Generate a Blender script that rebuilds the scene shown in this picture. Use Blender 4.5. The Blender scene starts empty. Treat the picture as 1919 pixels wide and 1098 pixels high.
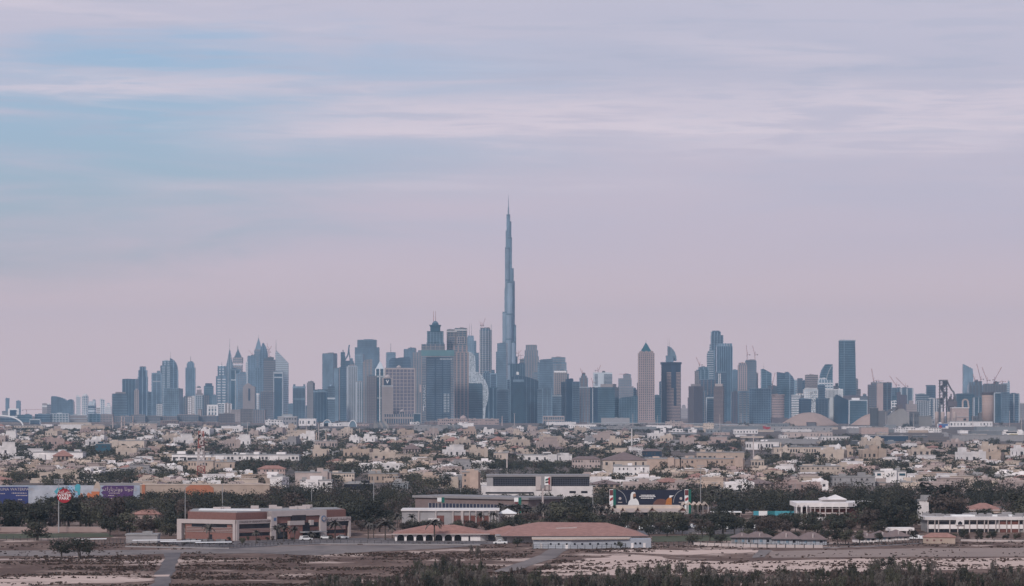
import bpy, math, random
import numpy as np
from mathutils import Vector, noise as mnoise
rnd = random.Random(11)
SC = bpy.context.scene
COL = SC.collection
# ---- the place: eye 51 m up, looking level over a gently curved earth; photo pixels (1919 wide) turn into metres at a given distance
F, CX, EY, EH, R2 = 6667.0, 959.5, 755.0, 51.0, 1.48e7
def gz(D): return -D * D / R2
def dist(y):
    k, q = F / R2, y - EY
    return (q - math.sqrt(max(q * q - 4 * k * EH * F, 0.0))) / (2 * k)
def PX(x, D): return (x - CX) * D / F
def PZ(y, D): return EH - (y - EY) * D / F
# ---- camera
cam = bpy.data.cameras.new('camera'); camo = bpy.data.objects.new('camera', cam); COL.objects.link(camo)
camo.location = (0, 0, EH); camo.rotation_euler = (math.pi / 2, 0, 0)
cam.sensor_width = 36.0; cam.lens = 36.0 * F / 1919.0; cam.shift_y = (EY - 549.0) / 1919.0
cam.clip_start = 1.0; cam.clip_end = 90000.0
SC.camera = camo
# ---- light, sky, exposure
SUN_EL, SUN_AZ = math.radians(34), math.radians(205)      # azimuth clockwise from +Y: behind the camera, a little to the left
HAZE_DENS, HAZE_COL = 3.3e-5, (0.50, 0.75, .98)
EXPOSURE = 0.22
SUN_STRENGTH = 1.9
def world():
    w = bpy.data.worlds.new('World'); SC.world = w; w.use_nodes = True
    nt = w.node_tree; N, L = nt.nodes, nt.links; N.clear()
    out = N.new('ShaderNodeOutputWorld'); bg = N.new('ShaderNodeBackground'); bg.inputs['Strength'].default_value = 0.1
    L.new(bg.outputs[0], out.inputs[0])
    sky = N.new('ShaderNodeTexSky'); sky.sky_type = 'NISHITA'; sky.sun_disc = False
    sky.sun_elevation = SUN_EL; sky.sun_rotation = SUN_AZ; sky.altitude = 50; sky.air_density = 1.0; sky.dust_density = 1.5; sky.ozone_density = 1.5
    tc = N.new('ShaderNodeTexCoord'); sep = N.new('ShaderNodeSeparateXYZ'); L.new(tc.outputs['Generated'], sep.inputs[0])
    X, Y, Zc = sep.outputs
    def M(op, a, b=None, c=None, clamp=False):
        n = N.new('ShaderNodeMath'); n.operation = op; n.use_clamp = clamp
        for i, v in enumerate((a, b, c)):
            if v is None: continue
            if isinstance(v, (int, float)): n.inputs[i].default_value = v
            else: L.new(v, n.inputs[i])
        return n.outputs[0]
    def ramp(v, lo, hi):
        n = N.new('ShaderNodeMapRange'); n.interpolation_type = 'SMOOTHSTEP'
        L.new(v, n.inputs[0]); n.inputs[1].default_value = lo; n.inputs[2].default_value = hi
        return n.outputs[0]
    def noise(sx, sy, sz, scale, detail, rough=0.55, off=0.0, dist_=0.0):
        mp = N.new('ShaderNodeMapping'); mp.inputs['Scale'].default_value = (sx, sy, sz); mp.inputs['Location'].default_value = (off, off * .7, off * 1.3)
        L.new(tc.outputs['Generated'], mp.inputs[0])
        t = N.new('ShaderNodeTexNoise'); L.new(mp.outputs[0], t.inputs[0])
        t.inputs['Scale'].default_value = scale; t.inputs['Detail'].default_value = detail; t.inputs['Roughness'].default_value = rough
        t.inputs['Distortion'].default_value = dist_
        return t.outputs[0]
    def mixc(f, a, b):
        n = N.new('ShaderNodeMix'); n.data_type = 'RGBA'
        L.new(f, n.inputs[0])
        for i, v in ((6, a), (7, b)):
            if isinstance(v, tuple): n.inputs[i].default_value = (v[0] * 10, v[1] * 10, v[2] * 10, 1)
            else: L.new(v, n.inputs[i])
        return n.outputs[2]
    # veil of high cloud: rosy near the horizon, lavender higher up
    # open blue between the cloud sheets
    blue = N.new('ShaderNodeMix'); blue.data_type = 'RGBA'; blue.blend_type = 'MULTIPLY'; blue.inputs[0].default_value = 1
    L.new(sky.outputs[0], blue.inputs[6]); blue.inputs[7].default_value = (*WC['tint'], 1)
    big = noise(3.2, 1, 22, 1.0, 3, .5, 3.1, .3)
    wrp = noise(11, 2, 60, 1.0, 4, .55, 5.5, .6)
    Zw = M('ADD', Zc, M('MULTIPLY', M('SUBTRACT', wrp, .5), .045))
    strk = noise(8, 2, 115, 1.0, 5, .58, 7.7, .5)
    fine = noise(26, 4, 330, 1.0, 4, .6, 1.3, .4)
    veil = mixc(ramp(Zw, 0.030, 0.10), mixc(ramp(Zc, .016, .052), WC['low'], WC['hor']), WC['mid'])
    veil = mixc(ramp(Zc, 0.15, 0.7), veil, WC['zen'])
    # cloud sheets as slightly tilted bands over the compass of the view (direction space, so they stay put when the eye moves)
    def band(x0, z0, slope, half, xa, xb, xsoft):
        zc = M('SUBTRACT', M('SUBTRACT', Zc, M('MULTIPLY', M('SUBTRACT', X, x0), slope)), z0)
        zc = M('ADD', zc, M('MULTIPLY', M('SUBTRACT', strk, .5), half * 3.0))
        g = ramp(M('ABSOLUTE', zc), half * 1.1, half * .05)
        return M('MULTIPLY', g, M('MULTIPLY', ramp(X, xa, xa + xsoft), ramp(X, xb + xsoft, xb)))
    openness = M('MULTIPLY', ramp(X, 0.075, -0.11), M('MULTIPLY', ramp(M('SUBTRACT', Zw, M('MULTIPLY', M('ADD', X, .144), .17)), 0.024, 0.056), ramp(Zw, 0.106, 0.092)))
    openness = M('MULTIPLY', openness, ramp(Y, 0.2, 0.6))
    gaps = M('MULTIPLY', ramp(big, .50, .72), M('MULTIPLY', ramp(Zc, .10, .3), .65))
    op = M('MAXIMUM', M('MULTIPLY', openness, ramp(M('ADD', M('MULTIPLY', strk, .6), M('MULTIPLY', big, .4)), .30, .52)), gaps)
    cl = M('ADD', M('MULTIPLY', band(-.09, .0885, .004, .0050, -.5, -.085, .05), .7), band(-.02, .0775, .032, .0110, -.105, .5, .07))
    cl = M('ADD', cl, M('MULTIPLY', band(.07, .0708, .022, .0042, .02, .115, .05), .7))
    cl = M('ADD', cl, M('MULTIPLY', band(-.08, .0605, .01, .0030, -.14, .0, .08), .35))
    cl = M('MINIMUM', cl, 1.0)
    op = M('MULTIPLY', op, M('SUBTRACT', 1.0, M('MULTIPLY', cl, .88)))
    col = mixc(M('MULTIPLY', op, .76), veil, blue.outputs[2])
    # lit rosy upper faces of the streaks
    lit = M('ADD', M('MULTIPLY', cl, M('ADD', .1, ramp(fine, .35, .62))), M('MULTIPLY', M('MULTIPLY', ramp(strk, .50, .72), ramp(Zw, .055, .085)), .5))
    col = mixc(M('MINIMUM', M('MULTIPLY', lit, .85), 1.0), col, WC['lit'])
    # bluish-grey undersides
    dk = M('MULTIPLY', M('MULTIPLY', ramp(fine, .48, .68), ramp(Zw, .05, .09)), .45)
    dk = M('ADD', dk, M('MULTIPLY', M('MULTIPLY', ramp(big, .52, .34), ramp(Zc, .03, .07)), .45))
    col = mixc(dk, col, WC['dark'])
    L.new(col, bg.inputs[0])
WC = dict(low=(0.905, 0.619, 0.567), hor=(0.634, 0.515, 0.572), mid=(0.520, 0.494, 0.593), zen=(.30, .33, .42), tint=(0.634, 0.801, 1.019), lit=(0.738, 0.629, 0.681), dark=(0.437, 0.447, 0.556))
world()
sl = bpy.data.lights.new('sun', 'SUN'); so = bpy.data.objects.new('sun', sl); COL.objects.link(so)
sl.energy = SUN_STRENGTH; sl.angle = math.radians(8); sl.color = (1.0, .93, .88)
so.rotation_euler = (math.pi / 2 - SUN_EL, 0, math.pi - SUN_AZ)
so.location = (0, 0, 900)
vs = SC.view_settings; SC.display_settings.display_device = 'sRGB'
vs.view_transform = 'Standard'; vs.look = 'None'; vs.exposure = EXPOSURE; vs.gamma = 1.0; vs.use_curve_mapping = False
SC.render.engine = 'CYCLES'
cy = SC.cycles
cy.use_denoising = True
cy.max_bounces = 5; cy.diffuse_bounces = 2; cy.glossy_bounces = 2; cy.transmission_bounces = 2; cy.transparent_max_bounces = 4; cy.volume_bounces = 2
cy.use_adaptive_sampling = False

# ---- materials
MATS = {}
def mat(key, rgb, rough=.85, spec=.3, var=.10, scale=.15, rnd_amt=.06, stretch=(1, 1, 1), bump=0.0, metal=0.0, c2=None, ramp=(.45, .6)):
    if key in MATS: return MATS[key]
    m = bpy.data.materials.new(key); m.use_nodes = True; MATS[key] = m
    nt = m.node_tree; N, L = nt.nodes, nt.links
    b = N['Principled BSDF']; b.inputs['Roughness'].default_value = rough; b.inputs['Specular IOR Level'].default_value = spec; b.inputs['Metallic'].default_value = metal
    tc = N.new('ShaderNodeTexCoord'); mp = N.new('ShaderNodeMapping'); mp.inputs['Scale'].default_value = stretch
    L.new(tc.outputs['Object'], mp.inputs[0])
    t = N.new('ShaderNodeTexNoise'); t.inputs['Scale'].default_value = scale; t.inputs['Detail'].default_value = 5; t.inputs['Roughness'].default_value = .6
    L.new(mp.outputs[0], t.inputs[0])
    mr = N.new('ShaderNodeMapRange'); L.new(t.outputs[0], mr.inputs[0])
    mr.inputs[1].default_value = .3; mr.inputs[2].default_value = .7; mr.inputs[3].default_value = 1 - var; mr.inputs[4].default_value = 1 + var
    oi = N.new('ShaderNodeObjectInfo'); r2 = N.new('ShaderNodeMapRange'); L.new(oi.outputs['Random'], r2.inputs[0])
    r2.inputs[3].default_value = 1 - rnd_amt; r2.inputs[4].default_value = 1 + rnd_amt
    mu = N.new('ShaderNodeMath'); mu.operation = 'MULTIPLY'; L.new(mr.outputs[0], mu.inputs[0]); L.new(r2.outputs[0], mu.inputs[1])
    vm = N.new('ShaderNodeVectorMath'); vm.operation = 'SCALE'; L.new(mu.outputs[0], vm.inputs['Scale'])
    if c2:
        t2 = N.new('ShaderNodeTexNoise'); t2.inputs['Scale'].default_value = scale * .35; t2.inputs['Detail'].default_value = 7; t2.inputs['Roughness'].default_value = .65
        L.new(mp.outputs[0], t2.inputs[0])
        m2 = N.new('ShaderNodeMapRange'); m2.interpolation_type = 'SMOOTHSTEP'; L.new(t2.outputs[0], m2.inputs[0]); m2.inputs[1].default_value = ramp[0]; m2.inputs[2].default_value = ramp[1]
        mx = N.new('ShaderNodeMix'); mx.data_type = 'RGBA'; L.new(m2.outputs[0], mx.inputs[0]); mx.inputs[6].default_value = (*rgb, 1); mx.inputs[7].default_value = (*c2, 1)
        L.new(mx.outputs[2], vm.inputs[0])
    else: vm.inputs[0].default_value = rgb
    L.new(vm.outputs[0], b.inputs['Base Color'])
    if bump:
        bp = N.new('ShaderNodeBump'); bp.inputs['Strength'].default_value = bump; L.new(t.outputs[0], bp.inputs['Height']); L.new(bp.outputs[0], b.inputs['Normal'])
    return m
PAL = dict(
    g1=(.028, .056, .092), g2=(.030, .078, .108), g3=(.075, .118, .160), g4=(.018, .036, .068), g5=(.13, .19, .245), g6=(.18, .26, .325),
    conc=(.27, .25, .24), dconc=(.15, .14, .145), pink=(.40, .305, .29), beige=(.37, .315, .30), tan=(.26, .225, .225), brown=(.12, .098, .105), white=(.74, .72, .71),
    silver=(.235, .28, .335), pale=(.46, .50, .53), grey=(.20, .21, .225), dgrey=(.09, .095, .105), steel=(.13, .13, .14), purple=(.13, .115, .15), teal=(.025, .115, .15), net=(.10, .19, .205))
def PM(k):
    g = k[0] == 'g' and k[1:].isdigit()
    return mat('facade_' + k, PAL[k], rough=.22 if g else .8, spec=.5 if g else .25, var=.42 if g else .14, scale=.03, rnd_amt=.22, stretch=(1, 1, .5))
# near materials
def setup_mats():
    mat('wall_white', (.73, .685, .67), var=.12, scale=.25, rnd_amt=.14); mat('wall_cream', (.52, .43, .365), var=.12, scale=.25, rnd_amt=.14); mat('wall_beige', (.43, .35, .325), var=.12, scale=.25, rnd_amt=.14)
    mat('wall_sand', (.44, .345, .285), var=.12, scale=.25, rnd_amt=.14); mat('wall_rose', (.40, .30, .275), var=.12, scale=.25, rnd_amt=.14); mat('wall_grey', (.30, .285, .29), var=.12, scale=.25, rnd_amt=.14)
    mat('wall_peach', (.46, .345, .285), var=.12, scale=.25, rnd_amt=.14)
    mat('roof_red', (.34, .185, .155), var=.2, scale=.5); mat('roof_brown', (.20, .15, .145), var=.12, scale=.5); mat('roof_grey', (.30, .29, .29), var=.12, scale=.4)
    mat('window_soft', (.055, .052, .056), rough=.4, var=.4, scale=.4); mat('window_dark', (.02, .022, .03), rough=.15, spec=.5, var=.3, scale=.4); mat('brick', (.20, .102, .088), var=.12, scale=1.5); mat('brick_light', (.245, .125, .106), var=.1, scale=1.5)
    mat('trim_white', (.46, .40, .385), var=.05, scale=.4); mat('paint_white', (.78, .77, .76), var=.04, scale=.3); mat('metal_grey', (.30, .30, .31), rough=.5, var=.08)
    mat('metal_dark', (.06, .06, .065), rough=.5, var=.1); mat('metal_red', (.30, .10, .085), rough=.6); mat('green_sign', (.015, .13, .10), rough=.4)
    mat('leaf_dark', (.038, .039, .029), rough=.7, spec=.2, var=.35, scale=.5, rnd_amt=.4); mat('leaf_mid', (.072, .069, .048), rough=.7, spec=.2, var=.35, scale=.5, rnd_amt=.35)
    mat('leaf_brown', (.084, .064, .055), rough=.75, spec=.2, var=.3, scale=.5, rnd_amt=.2); mat('leaf_grey', (.125, .108, .095), rough=.75, spec=.2, var=.3, scale=.5, rnd_amt=.2)
    mat('leaf_palm', (.092, .082, .072), rough=.7, spec=.2, var=.25, scale=.8, rnd_amt=.2)
    mat('bark', (.075, .06, .052), var=.2, scale=2); mat('scrub', (.066, .043, .035), rough=.9, spec=.1, var=.4, scale=.3)
    mat('asphalt', (.120, .104, .106), var=.25, scale=.25, stretch=(1, .25, 1), c2=(.165, .140, .136)); mat('lot', (.215, .180, .168), var=.16, scale=.12, stretch=(1, .4, 1), c2=(.155, .130, .124))
    mat('lawn', (.075, .082, .045), var=.2, scale=.25); mat('car_white', (.75, .75, .75), rough=.3, spec=.5, var=.02); mat('car_dark', (.05, .05, .06), rough=.3, spec=.5, var=.05)
    mat('tyre', (.02, .02, .02)); mat('silo', (.46, .36, .32), var=.12, scale=.2); mat('dome_brown', (.40, .29, .25), var=.08, scale=.06, bump=.1)
    mat('path_sand', (.42, .32, .28), var=.15, scale=.4)
setup_mats()

# ---- mesh building
class MB:
    def __init__(s): s.v, s.f, s.m = [], [], []; s.o = (0., 0., 0.); s.c, s.s = 1., 0.
    def at(s, x=0, y=0, z=0, rz=0): s.o = (x, y, z); s.c, s.s = math.cos(rz), math.sin(rz); return s
    def add(s, vs, fs, m=0):
        n = len(s.v); ox, oy, oz = s.o; c, si = s.c, s.s
        s.v += [(ox + c * x - si * y, oy + si * x + c * y, oz + z) for x, y, z in vs]
        s.f += [tuple(n + i for i in f) for f in fs]; s.m += [m] * len(fs); return s
    def box(s, x0, x1, y0, y1, z0, z1, m=0):
        return s.add([(x0, y0, z0), (x1, y0, z0), (x1, y1, z0), (x0, y1, z0), (x0, y0, z1), (x1, y0, z1), (x1, y1, z1), (x0, y1, z1)],
                     [(0, 1, 5, 4), (1, 2, 6, 5), (2, 3, 7, 6), (3, 0, 4, 7), (4, 5, 6, 7), (3, 2, 1, 0)], m)
    def prism(s, p, z0, z1, m=0, q=None):
        n = len(p); q = q or p
        return s.add([(x, y, z0) for x, y in p] + [(x, y, z1) for x, y in q], [(i, (i + 1) % n, n + (i + 1) % n, n + i) for i in range(n)] + [tuple(range(n, 2 * n)), tuple(range(n - 1, -1, -1))], m)
    def lathe(s, prof, n=16, cx=0, cy=0, m=0, sy=1.0):
        vs, fs = [], []
        for r, z in prof: vs += [(cx + r * math.cos(6.28319 * i / n), cy + sy * r * math.sin(6.28319 * i / n), z) for i in range(n)]
        for j in range(len(prof) - 1): fs += [(j * n + i, j * n + (i + 1) % n, (j + 1) * n + (i + 1) % n, (j + 1) * n + i) for i in range(n)]
        k = (len(prof) - 1) * n
        return s.add(vs, fs + [tuple(range(k, k + n)), tuple(range(n - 1, -1, -1))], m)
    def extrude(s, p, y0, y1, m=0):          # outline in x,z pushed through y0..y1 (p counter-clockwise seen from -y)
        n = len(p)
        return s.add([(x, y0, z) for x, z in p] + [(x, y1, z) for x, z in p], [tuple(range(n)), tuple(range(2 * n - 1, n - 1, -1))] + [((i + 1) % n, i, n + i, n + (i + 1) % n) for i in range(n)], m)
    def bar(s, a, b, w, m=0, w2=None):
        a, b = Vector(a), Vector(b); d = (b - a).normalized()
        u = d.cross(Vector((0, 0, 1)) if abs(d.z) < .9 else Vector((0, 1, 0))).normalized(); v = d.cross(u); w2 = w if w2 is None else w2
        P = []
        for c, ww in ((a, w / 2), (b, w2 / 2)): P += [tuple(c + u * (i * ww) + v * (j * ww)) for i, j in ((-1, -1), (1, -1), (1, 1), (-1, 1))]
        return s.add(P, [(0, 1, 5, 4), (1, 2, 6, 5), (2, 3, 7, 6), (3, 0, 4, 7), (4, 5, 6, 7), (3, 2, 1, 0)], m)
    def poly(s, pts, m=0): return s.add(pts, [tuple(range(len(pts)))], m)
    def hip(s, x0, x1, y0, y1, z0, z1, m=0, inset=None, eave=0.0):
        i = inset if inset is not None else min(x1 - x0, y1 - y0) / 2
        x0 -= eave; x1 += eave; y0 -= eave; y1 += eave
        yc = (y0 + y1) / 2
        if (x1 - x0) >= (y1 - y0): a, b = (x0 + i + eave, yc, z1), (x1 - i - eave, yc, z1)
        else: a, b = ((x0 + x1) / 2, y0 + i + eave, z1), ((x0 + x1) / 2, y1 - i - eave, z1)
        t = .25
        B = [(x0, y0, z0), (x1, y0, z0), (x1, y1, z0), (x0, y1, z0), (x0, y0, z0 - t), (x1, y0, z0 - t), (x1, y1, z0 - t), (x0, y1, z0 - t), a, b]
        if (x1 - x0) >= (y1 - y0): fs = [(0, 1, 9, 8), (1, 2, 9), (2, 3, 8, 9), (3, 0, 8)]
        else: fs = [(0, 1, 8), (1, 2, 9, 8), (2, 3, 9), (3, 0, 8, 9)]
        return s.add(B, fs + [(4, 5, 1, 0), (5, 6, 2, 1), (6, 7, 3, 2), (7, 4, 0, 3), (7, 6, 5, 4)], m)
    def mesh(s, name, mats, smooth=False):
        me = bpy.data.meshes.new(name); me.from_pydata(s.v, [], s.f)
        for m in (mats if isinstance(mats, (list, tuple)) else [mats]): me.materials.append(m)
        if any(s.m): me.polygons.foreach_set('material_index', s.m)
        if smooth: me.polygons.foreach_set('use_smooth', [True] * len(s.f))
        me.update(); return me
    def build(s, name, mats, parent=None, kind=None, smooth=False, label=None, loc=None, rz=0):
        o = bpy.data.objects.new(name, s.mesh(name, mats, smooth)); COL.objects.link(o)
        if parent: o.parent = parent
        if kind: o['kind'] = kind
        if label: o['label'] = label
        if loc: o.location = loc; o.rotation_euler = (0, 0, rz)
        return o
def tag(o, label, cat, group=None):
    o['label'] = label; o['category'] = cat
    if group: o['group'] = group
    return o
def thing(name, label, cat, loc=(0, 0, 0), rz=0, group=None):
    o = bpy.data.objects.new(name, None); COL.objects.link(o); o.location = loc; o.rotation_euler = (0, 0, rz); o.empty_display_size = 1
    return tag(o, label, cat, group)
def inst(me, name, parent, loc=(0, 0, 0), rot=(0, 0, 0), sc=None, kind=None, material=None):
    o = bpy.data.objects.new(name, me); COL.objects.link(o); o.parent = parent; o.location = loc; o.rotation_euler = rot
    if sc: o.scale = sc if isinstance(sc, (tuple, list)) else (sc, sc, sc)
    if kind: o['kind'] = kind
    if material: o.material_slots[0].link = 'OBJECT'; o.material_slots[0].material = material
    return o
def text(body, size, m, parent, loc, rz=0, name='lettering', align='CENTER', rot=None, width=1.0, bold=0.0):
    c = bpy.data.curves.new(name, 'FONT'); c.body = body; c.size = size; c.align_x = align; c.align_y = 'CENTER'; c.extrude = .02; c.offset = bold; c.resolution_u = 2
    c.materials.append(m)
    t = bpy.data.objects.new(name, c); me = bpy.data.meshes.new_from_object(t); bpy.data.objects.remove(t)
    if not me.materials: me.materials.append(m)
    o = bpy.data.objects.new(name, me); COL.objects.link(o); o.parent = parent; o.location = loc; o.rotation_euler = rot or (math.pi / 2, 0, rz); o.scale = (width, 1, 1)
    return o
def struct(o): o['kind'] = 'structure'; return o
# ---- haze: one closed box of pale air round everything
def haze():
    b = MB().box(-9000, 9000, -1500, 32000, -76, 860)
    m = bpy.data.materials.new('haze_air'); m.use_nodes = True; nt = m.node_tree; nt.nodes.remove(nt.nodes['Principled BSDF'])
    v = nt.nodes.new('ShaderNodeVolumePrincipled'); v.inputs['Density'].default_value = HAZE_DENS; v.inputs['Color'].default_value = (*HAZE_COL, 1); v.inputs['Anisotropy'].default_value = .2
    nt.links.new(v.outputs[0], nt.nodes['Material Output'].inputs['Volume'])
    b.build('haze', m, kind='stuff')
haze()
# ---- ground: one curved sheet out past the horizon
def ground_material():
    m = bpy.data.materials.new('desert_soil'); m.use_nodes = True; nt = m.node_tree; N, L = nt.nodes, nt.links; b = N['Principled BSDF']
    b.inputs['Roughness'].default_value = .95; b.inputs['Specular IOR Level'].default_value = .1
    tc = N.new('ShaderNodeTexCoord')
    def noise(sc, st, det, r=.6, off=0):
        mp = N.new('ShaderNodeMapping'); mp.inputs['Scale'].default_value = st; mp.inputs['Location'].default_value = (off, off, 0); L.new(tc.outputs['Object'], mp.inputs[0])
        t = N.new('ShaderNodeTexNoise'); t.inputs['Scale'].default_value = sc; t.inputs['Detail'].default_value = det; t.inputs['Roughness'].default_value = r; L.new(mp.outputs[0], t.inputs[0]); return t.outputs[0]
    def ramp(v, lo, hi):
        n = N.new('ShaderNodeMapRange'); n.interpolation_type = 'SMOOTHSTEP'; L.new(v, n.inputs[0]); n.inputs[1].default_value = lo; n.inputs[2].default_value = hi; return n.outputs[0]
    def mix(f, a, c):
        n = N.new('ShaderNodeMix'); n.data_type = 'RGBA'; L.new(f, n.inputs[0])
        for i, v in ((6, a), (7, c)):
            if isinstance(v, tuple): n.inputs[i].default_value = (*v, 1)
            else: L.new(v, n.inputs[i])
        return n.outputs[2]
    col = mix(ramp(noise(.05, (1, .8, 1), 6), .40, .62), (.130, .083, .068), (.215, .148, .122))
    col = mix(ramp(noise(.35, (1, .55, 1), 7, .7, 40), .50, .64), col, (.070, .047, .040))
    col = mix(ramp(noise(.028, (1, .9, 1), 7, .68, 90), .54, .62), col, (.50, .385, .335))
    L.new(col, b.inputs['Base Color']); return m
def ground():
    ys = [-1500, -600, 0, 400, 700, 850, 950, 1050, 1150, 1250, 1400, 1600, 1800, 2100, 2500, 3000, 3600, 4300, 5200, 6300, 7500, 9000, 11000, 13500, 16500, 20000, 24500, 29800]
    xs = [-8900, -5000, -2500, -1200, -600, -300, 0, 300, 600, 1200, 2500, 5000, 8900]
    mb = MB(); n = len(xs)
    mb.add([(x, y, gz(y)) for y in ys for x in xs], [(j * n + i, j * n + i + 1, (j + 1) * n + i + 1, (j + 1) * n + i) for j in range(len(ys) - 1) for i in range(n - 1)])
    struct(mb.build('ground', ground_material()))
ground()
def patch(name, pts, m, lift=.03, jag=0.0, sub=1):
    """a sheet on the ground; pts are photo pixels of its outline, turned to ground points"""
    W = []
    for i, (x, y) in enumerate(pts):
        x2, y2 = pts[(i + 1) % len(pts)]
        for k in range(sub):
            t = k / sub; xx, yy = x + (x2 - x) * t, y + (y2 - y) * t
            D = dist(yy); px = PX(xx, D)
            if jag:
                px += jag * 2.2 * (mnoise.noise((px * .09, D * .05, 3.3)) + .5 * mnoise.noise((px * .3, D * .2, 1)))
                D += jag * 3.2 * (mnoise.noise((px * .06, D * .03, 9.1)) + .5 * mnoise.noise((px * .25, D * .1, 5)))
            W.append((px, D, gz(D) + lift))
    return struct(MB().poly(W).build(name, m))
sand = mat('pale_sand', (.56, .43, .375), rough=.95, spec=.1, var=.10, scale=.12, c2=(.40, .30, .26), ramp=(.52, .68))
def suburb():
    m = mat('suburb_soil_shade', (.17, .135, .12), rough=.95, spec=.1, var=.2, scale=.02, c2=(.105, .092, .088)); ys = [1955, 2300, 2800, 3400, 4200, 5200, 6400, 7800, 9400]; mb = MB(); n = 9  # darker colour holds streets, gardens and also the shadow between villas
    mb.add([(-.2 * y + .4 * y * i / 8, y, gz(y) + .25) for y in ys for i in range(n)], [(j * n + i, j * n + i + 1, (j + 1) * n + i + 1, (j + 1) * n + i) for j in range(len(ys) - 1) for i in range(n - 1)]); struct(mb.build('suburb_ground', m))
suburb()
patch('sand_flat', [(-60, 1082), (60, 1080), (240, 1081), (272, 1083), (268, 1090), (200, 1093), (60, 1096), (-60, 1102)], sand, .03, 3.0, 14)
patch('sand_flat', [(1035, 1062), (1110, 1044), (1190, 1040), (1320, 1052), (1480, 1050), (1700, 1047), (1990, 1045), (1990, 1066), (1700, 1068), (1420, 1075), (1200, 1078), (1020, 1078)], sand, .03, 3.5, 14)
patch('sand_flat', [(1150, 1031), (1400, 1030), (1440, 1034), (1300, 1039), (1180, 1037)], sand, .03, 3.0, 12)
patch('dirt_track', [(1440, 1033), (1700, 1028), (1990, 1026), (1990, 1043), (1600, 1044), (1450, 1046)], mat('track_soil', (.29, .225, .20), rough=.95, spec=.1, var=.12, scale=.1, stretch=(.3, 1, 1)), .06, .6, 8)
patch('dirt_track', [(-60, 1048), (100, 1046), (200, 1048), (300, 1056), (298, 1060), (200, 1051), (100, 1049), (-60, 1051)], MATS['path_sand'], .06, .3, 6)
patch('asphalt_lot', [(-60, 1032), (200, 1031), (345, 1030), (345, 1037), (200, 1041), (80, 1043), (-60, 1041)], MATS['lot'], .05, .5, 6)
patch('asphalt_lot', [(345, 1030), (600, 1022), (760, 1022), (890, 1023), (830, 1028), (700, 1034), (590, 1041), (480, 1037), (345, 1038)], MATS['lot'], .08, .3, 6)
patch('road', [(312, 1036), (338, 1036), (322, 1075), (312, 1110), (276, 1110), (292, 1075)], MATS['asphalt'], .10, .5, 14)
patch('sand_drift', [(290, 1078), (318, 1077.6), (317, 1081), (288, 1081)], sand, .13, .3, 4)
patch('road', [(1030, 1028), (1064, 1030), (1040, 1046), (990, 1062), (960, 1072), (920, 1072), (975, 1054), (1012, 1040)], MATS['lot'], .10, .25, 8)
patch('road', [(1421, 1031), (1446, 1031), (1434, 1044), (1408, 1046)], MATS['lot'], .10, .2, 6)
patch('lawn', [(-60, 1001), (200, 999), (215, 1006), (-60, 1011)], MATS['lawn'], .05)
patch('lawn', [(690, 1013), (900, 1013), (900, 1018), (690, 1017)], MATS['lawn'], .05)
patch('lawn', [(1222, 1005), (1380, 1001), (1380, 1013), (1222, 1016)], MATS['lawn'], .05)
patch('road', [(-100, 946), (700, 948), (2020, 950), (2020, 956), (700, 954), (-100, 952)], MATS['asphalt'], .05)
patch('car_park', [(300, 1014), (680, 1008), (940, 1012), (940, 1020), (640, 1019), (350, 1028)], MATS['asphalt'], .06)
patch('car_park', [(1130, 985), (1420, 985), (1420, 1001), (1200, 1001)], MATS['asphalt'], .06)
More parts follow.
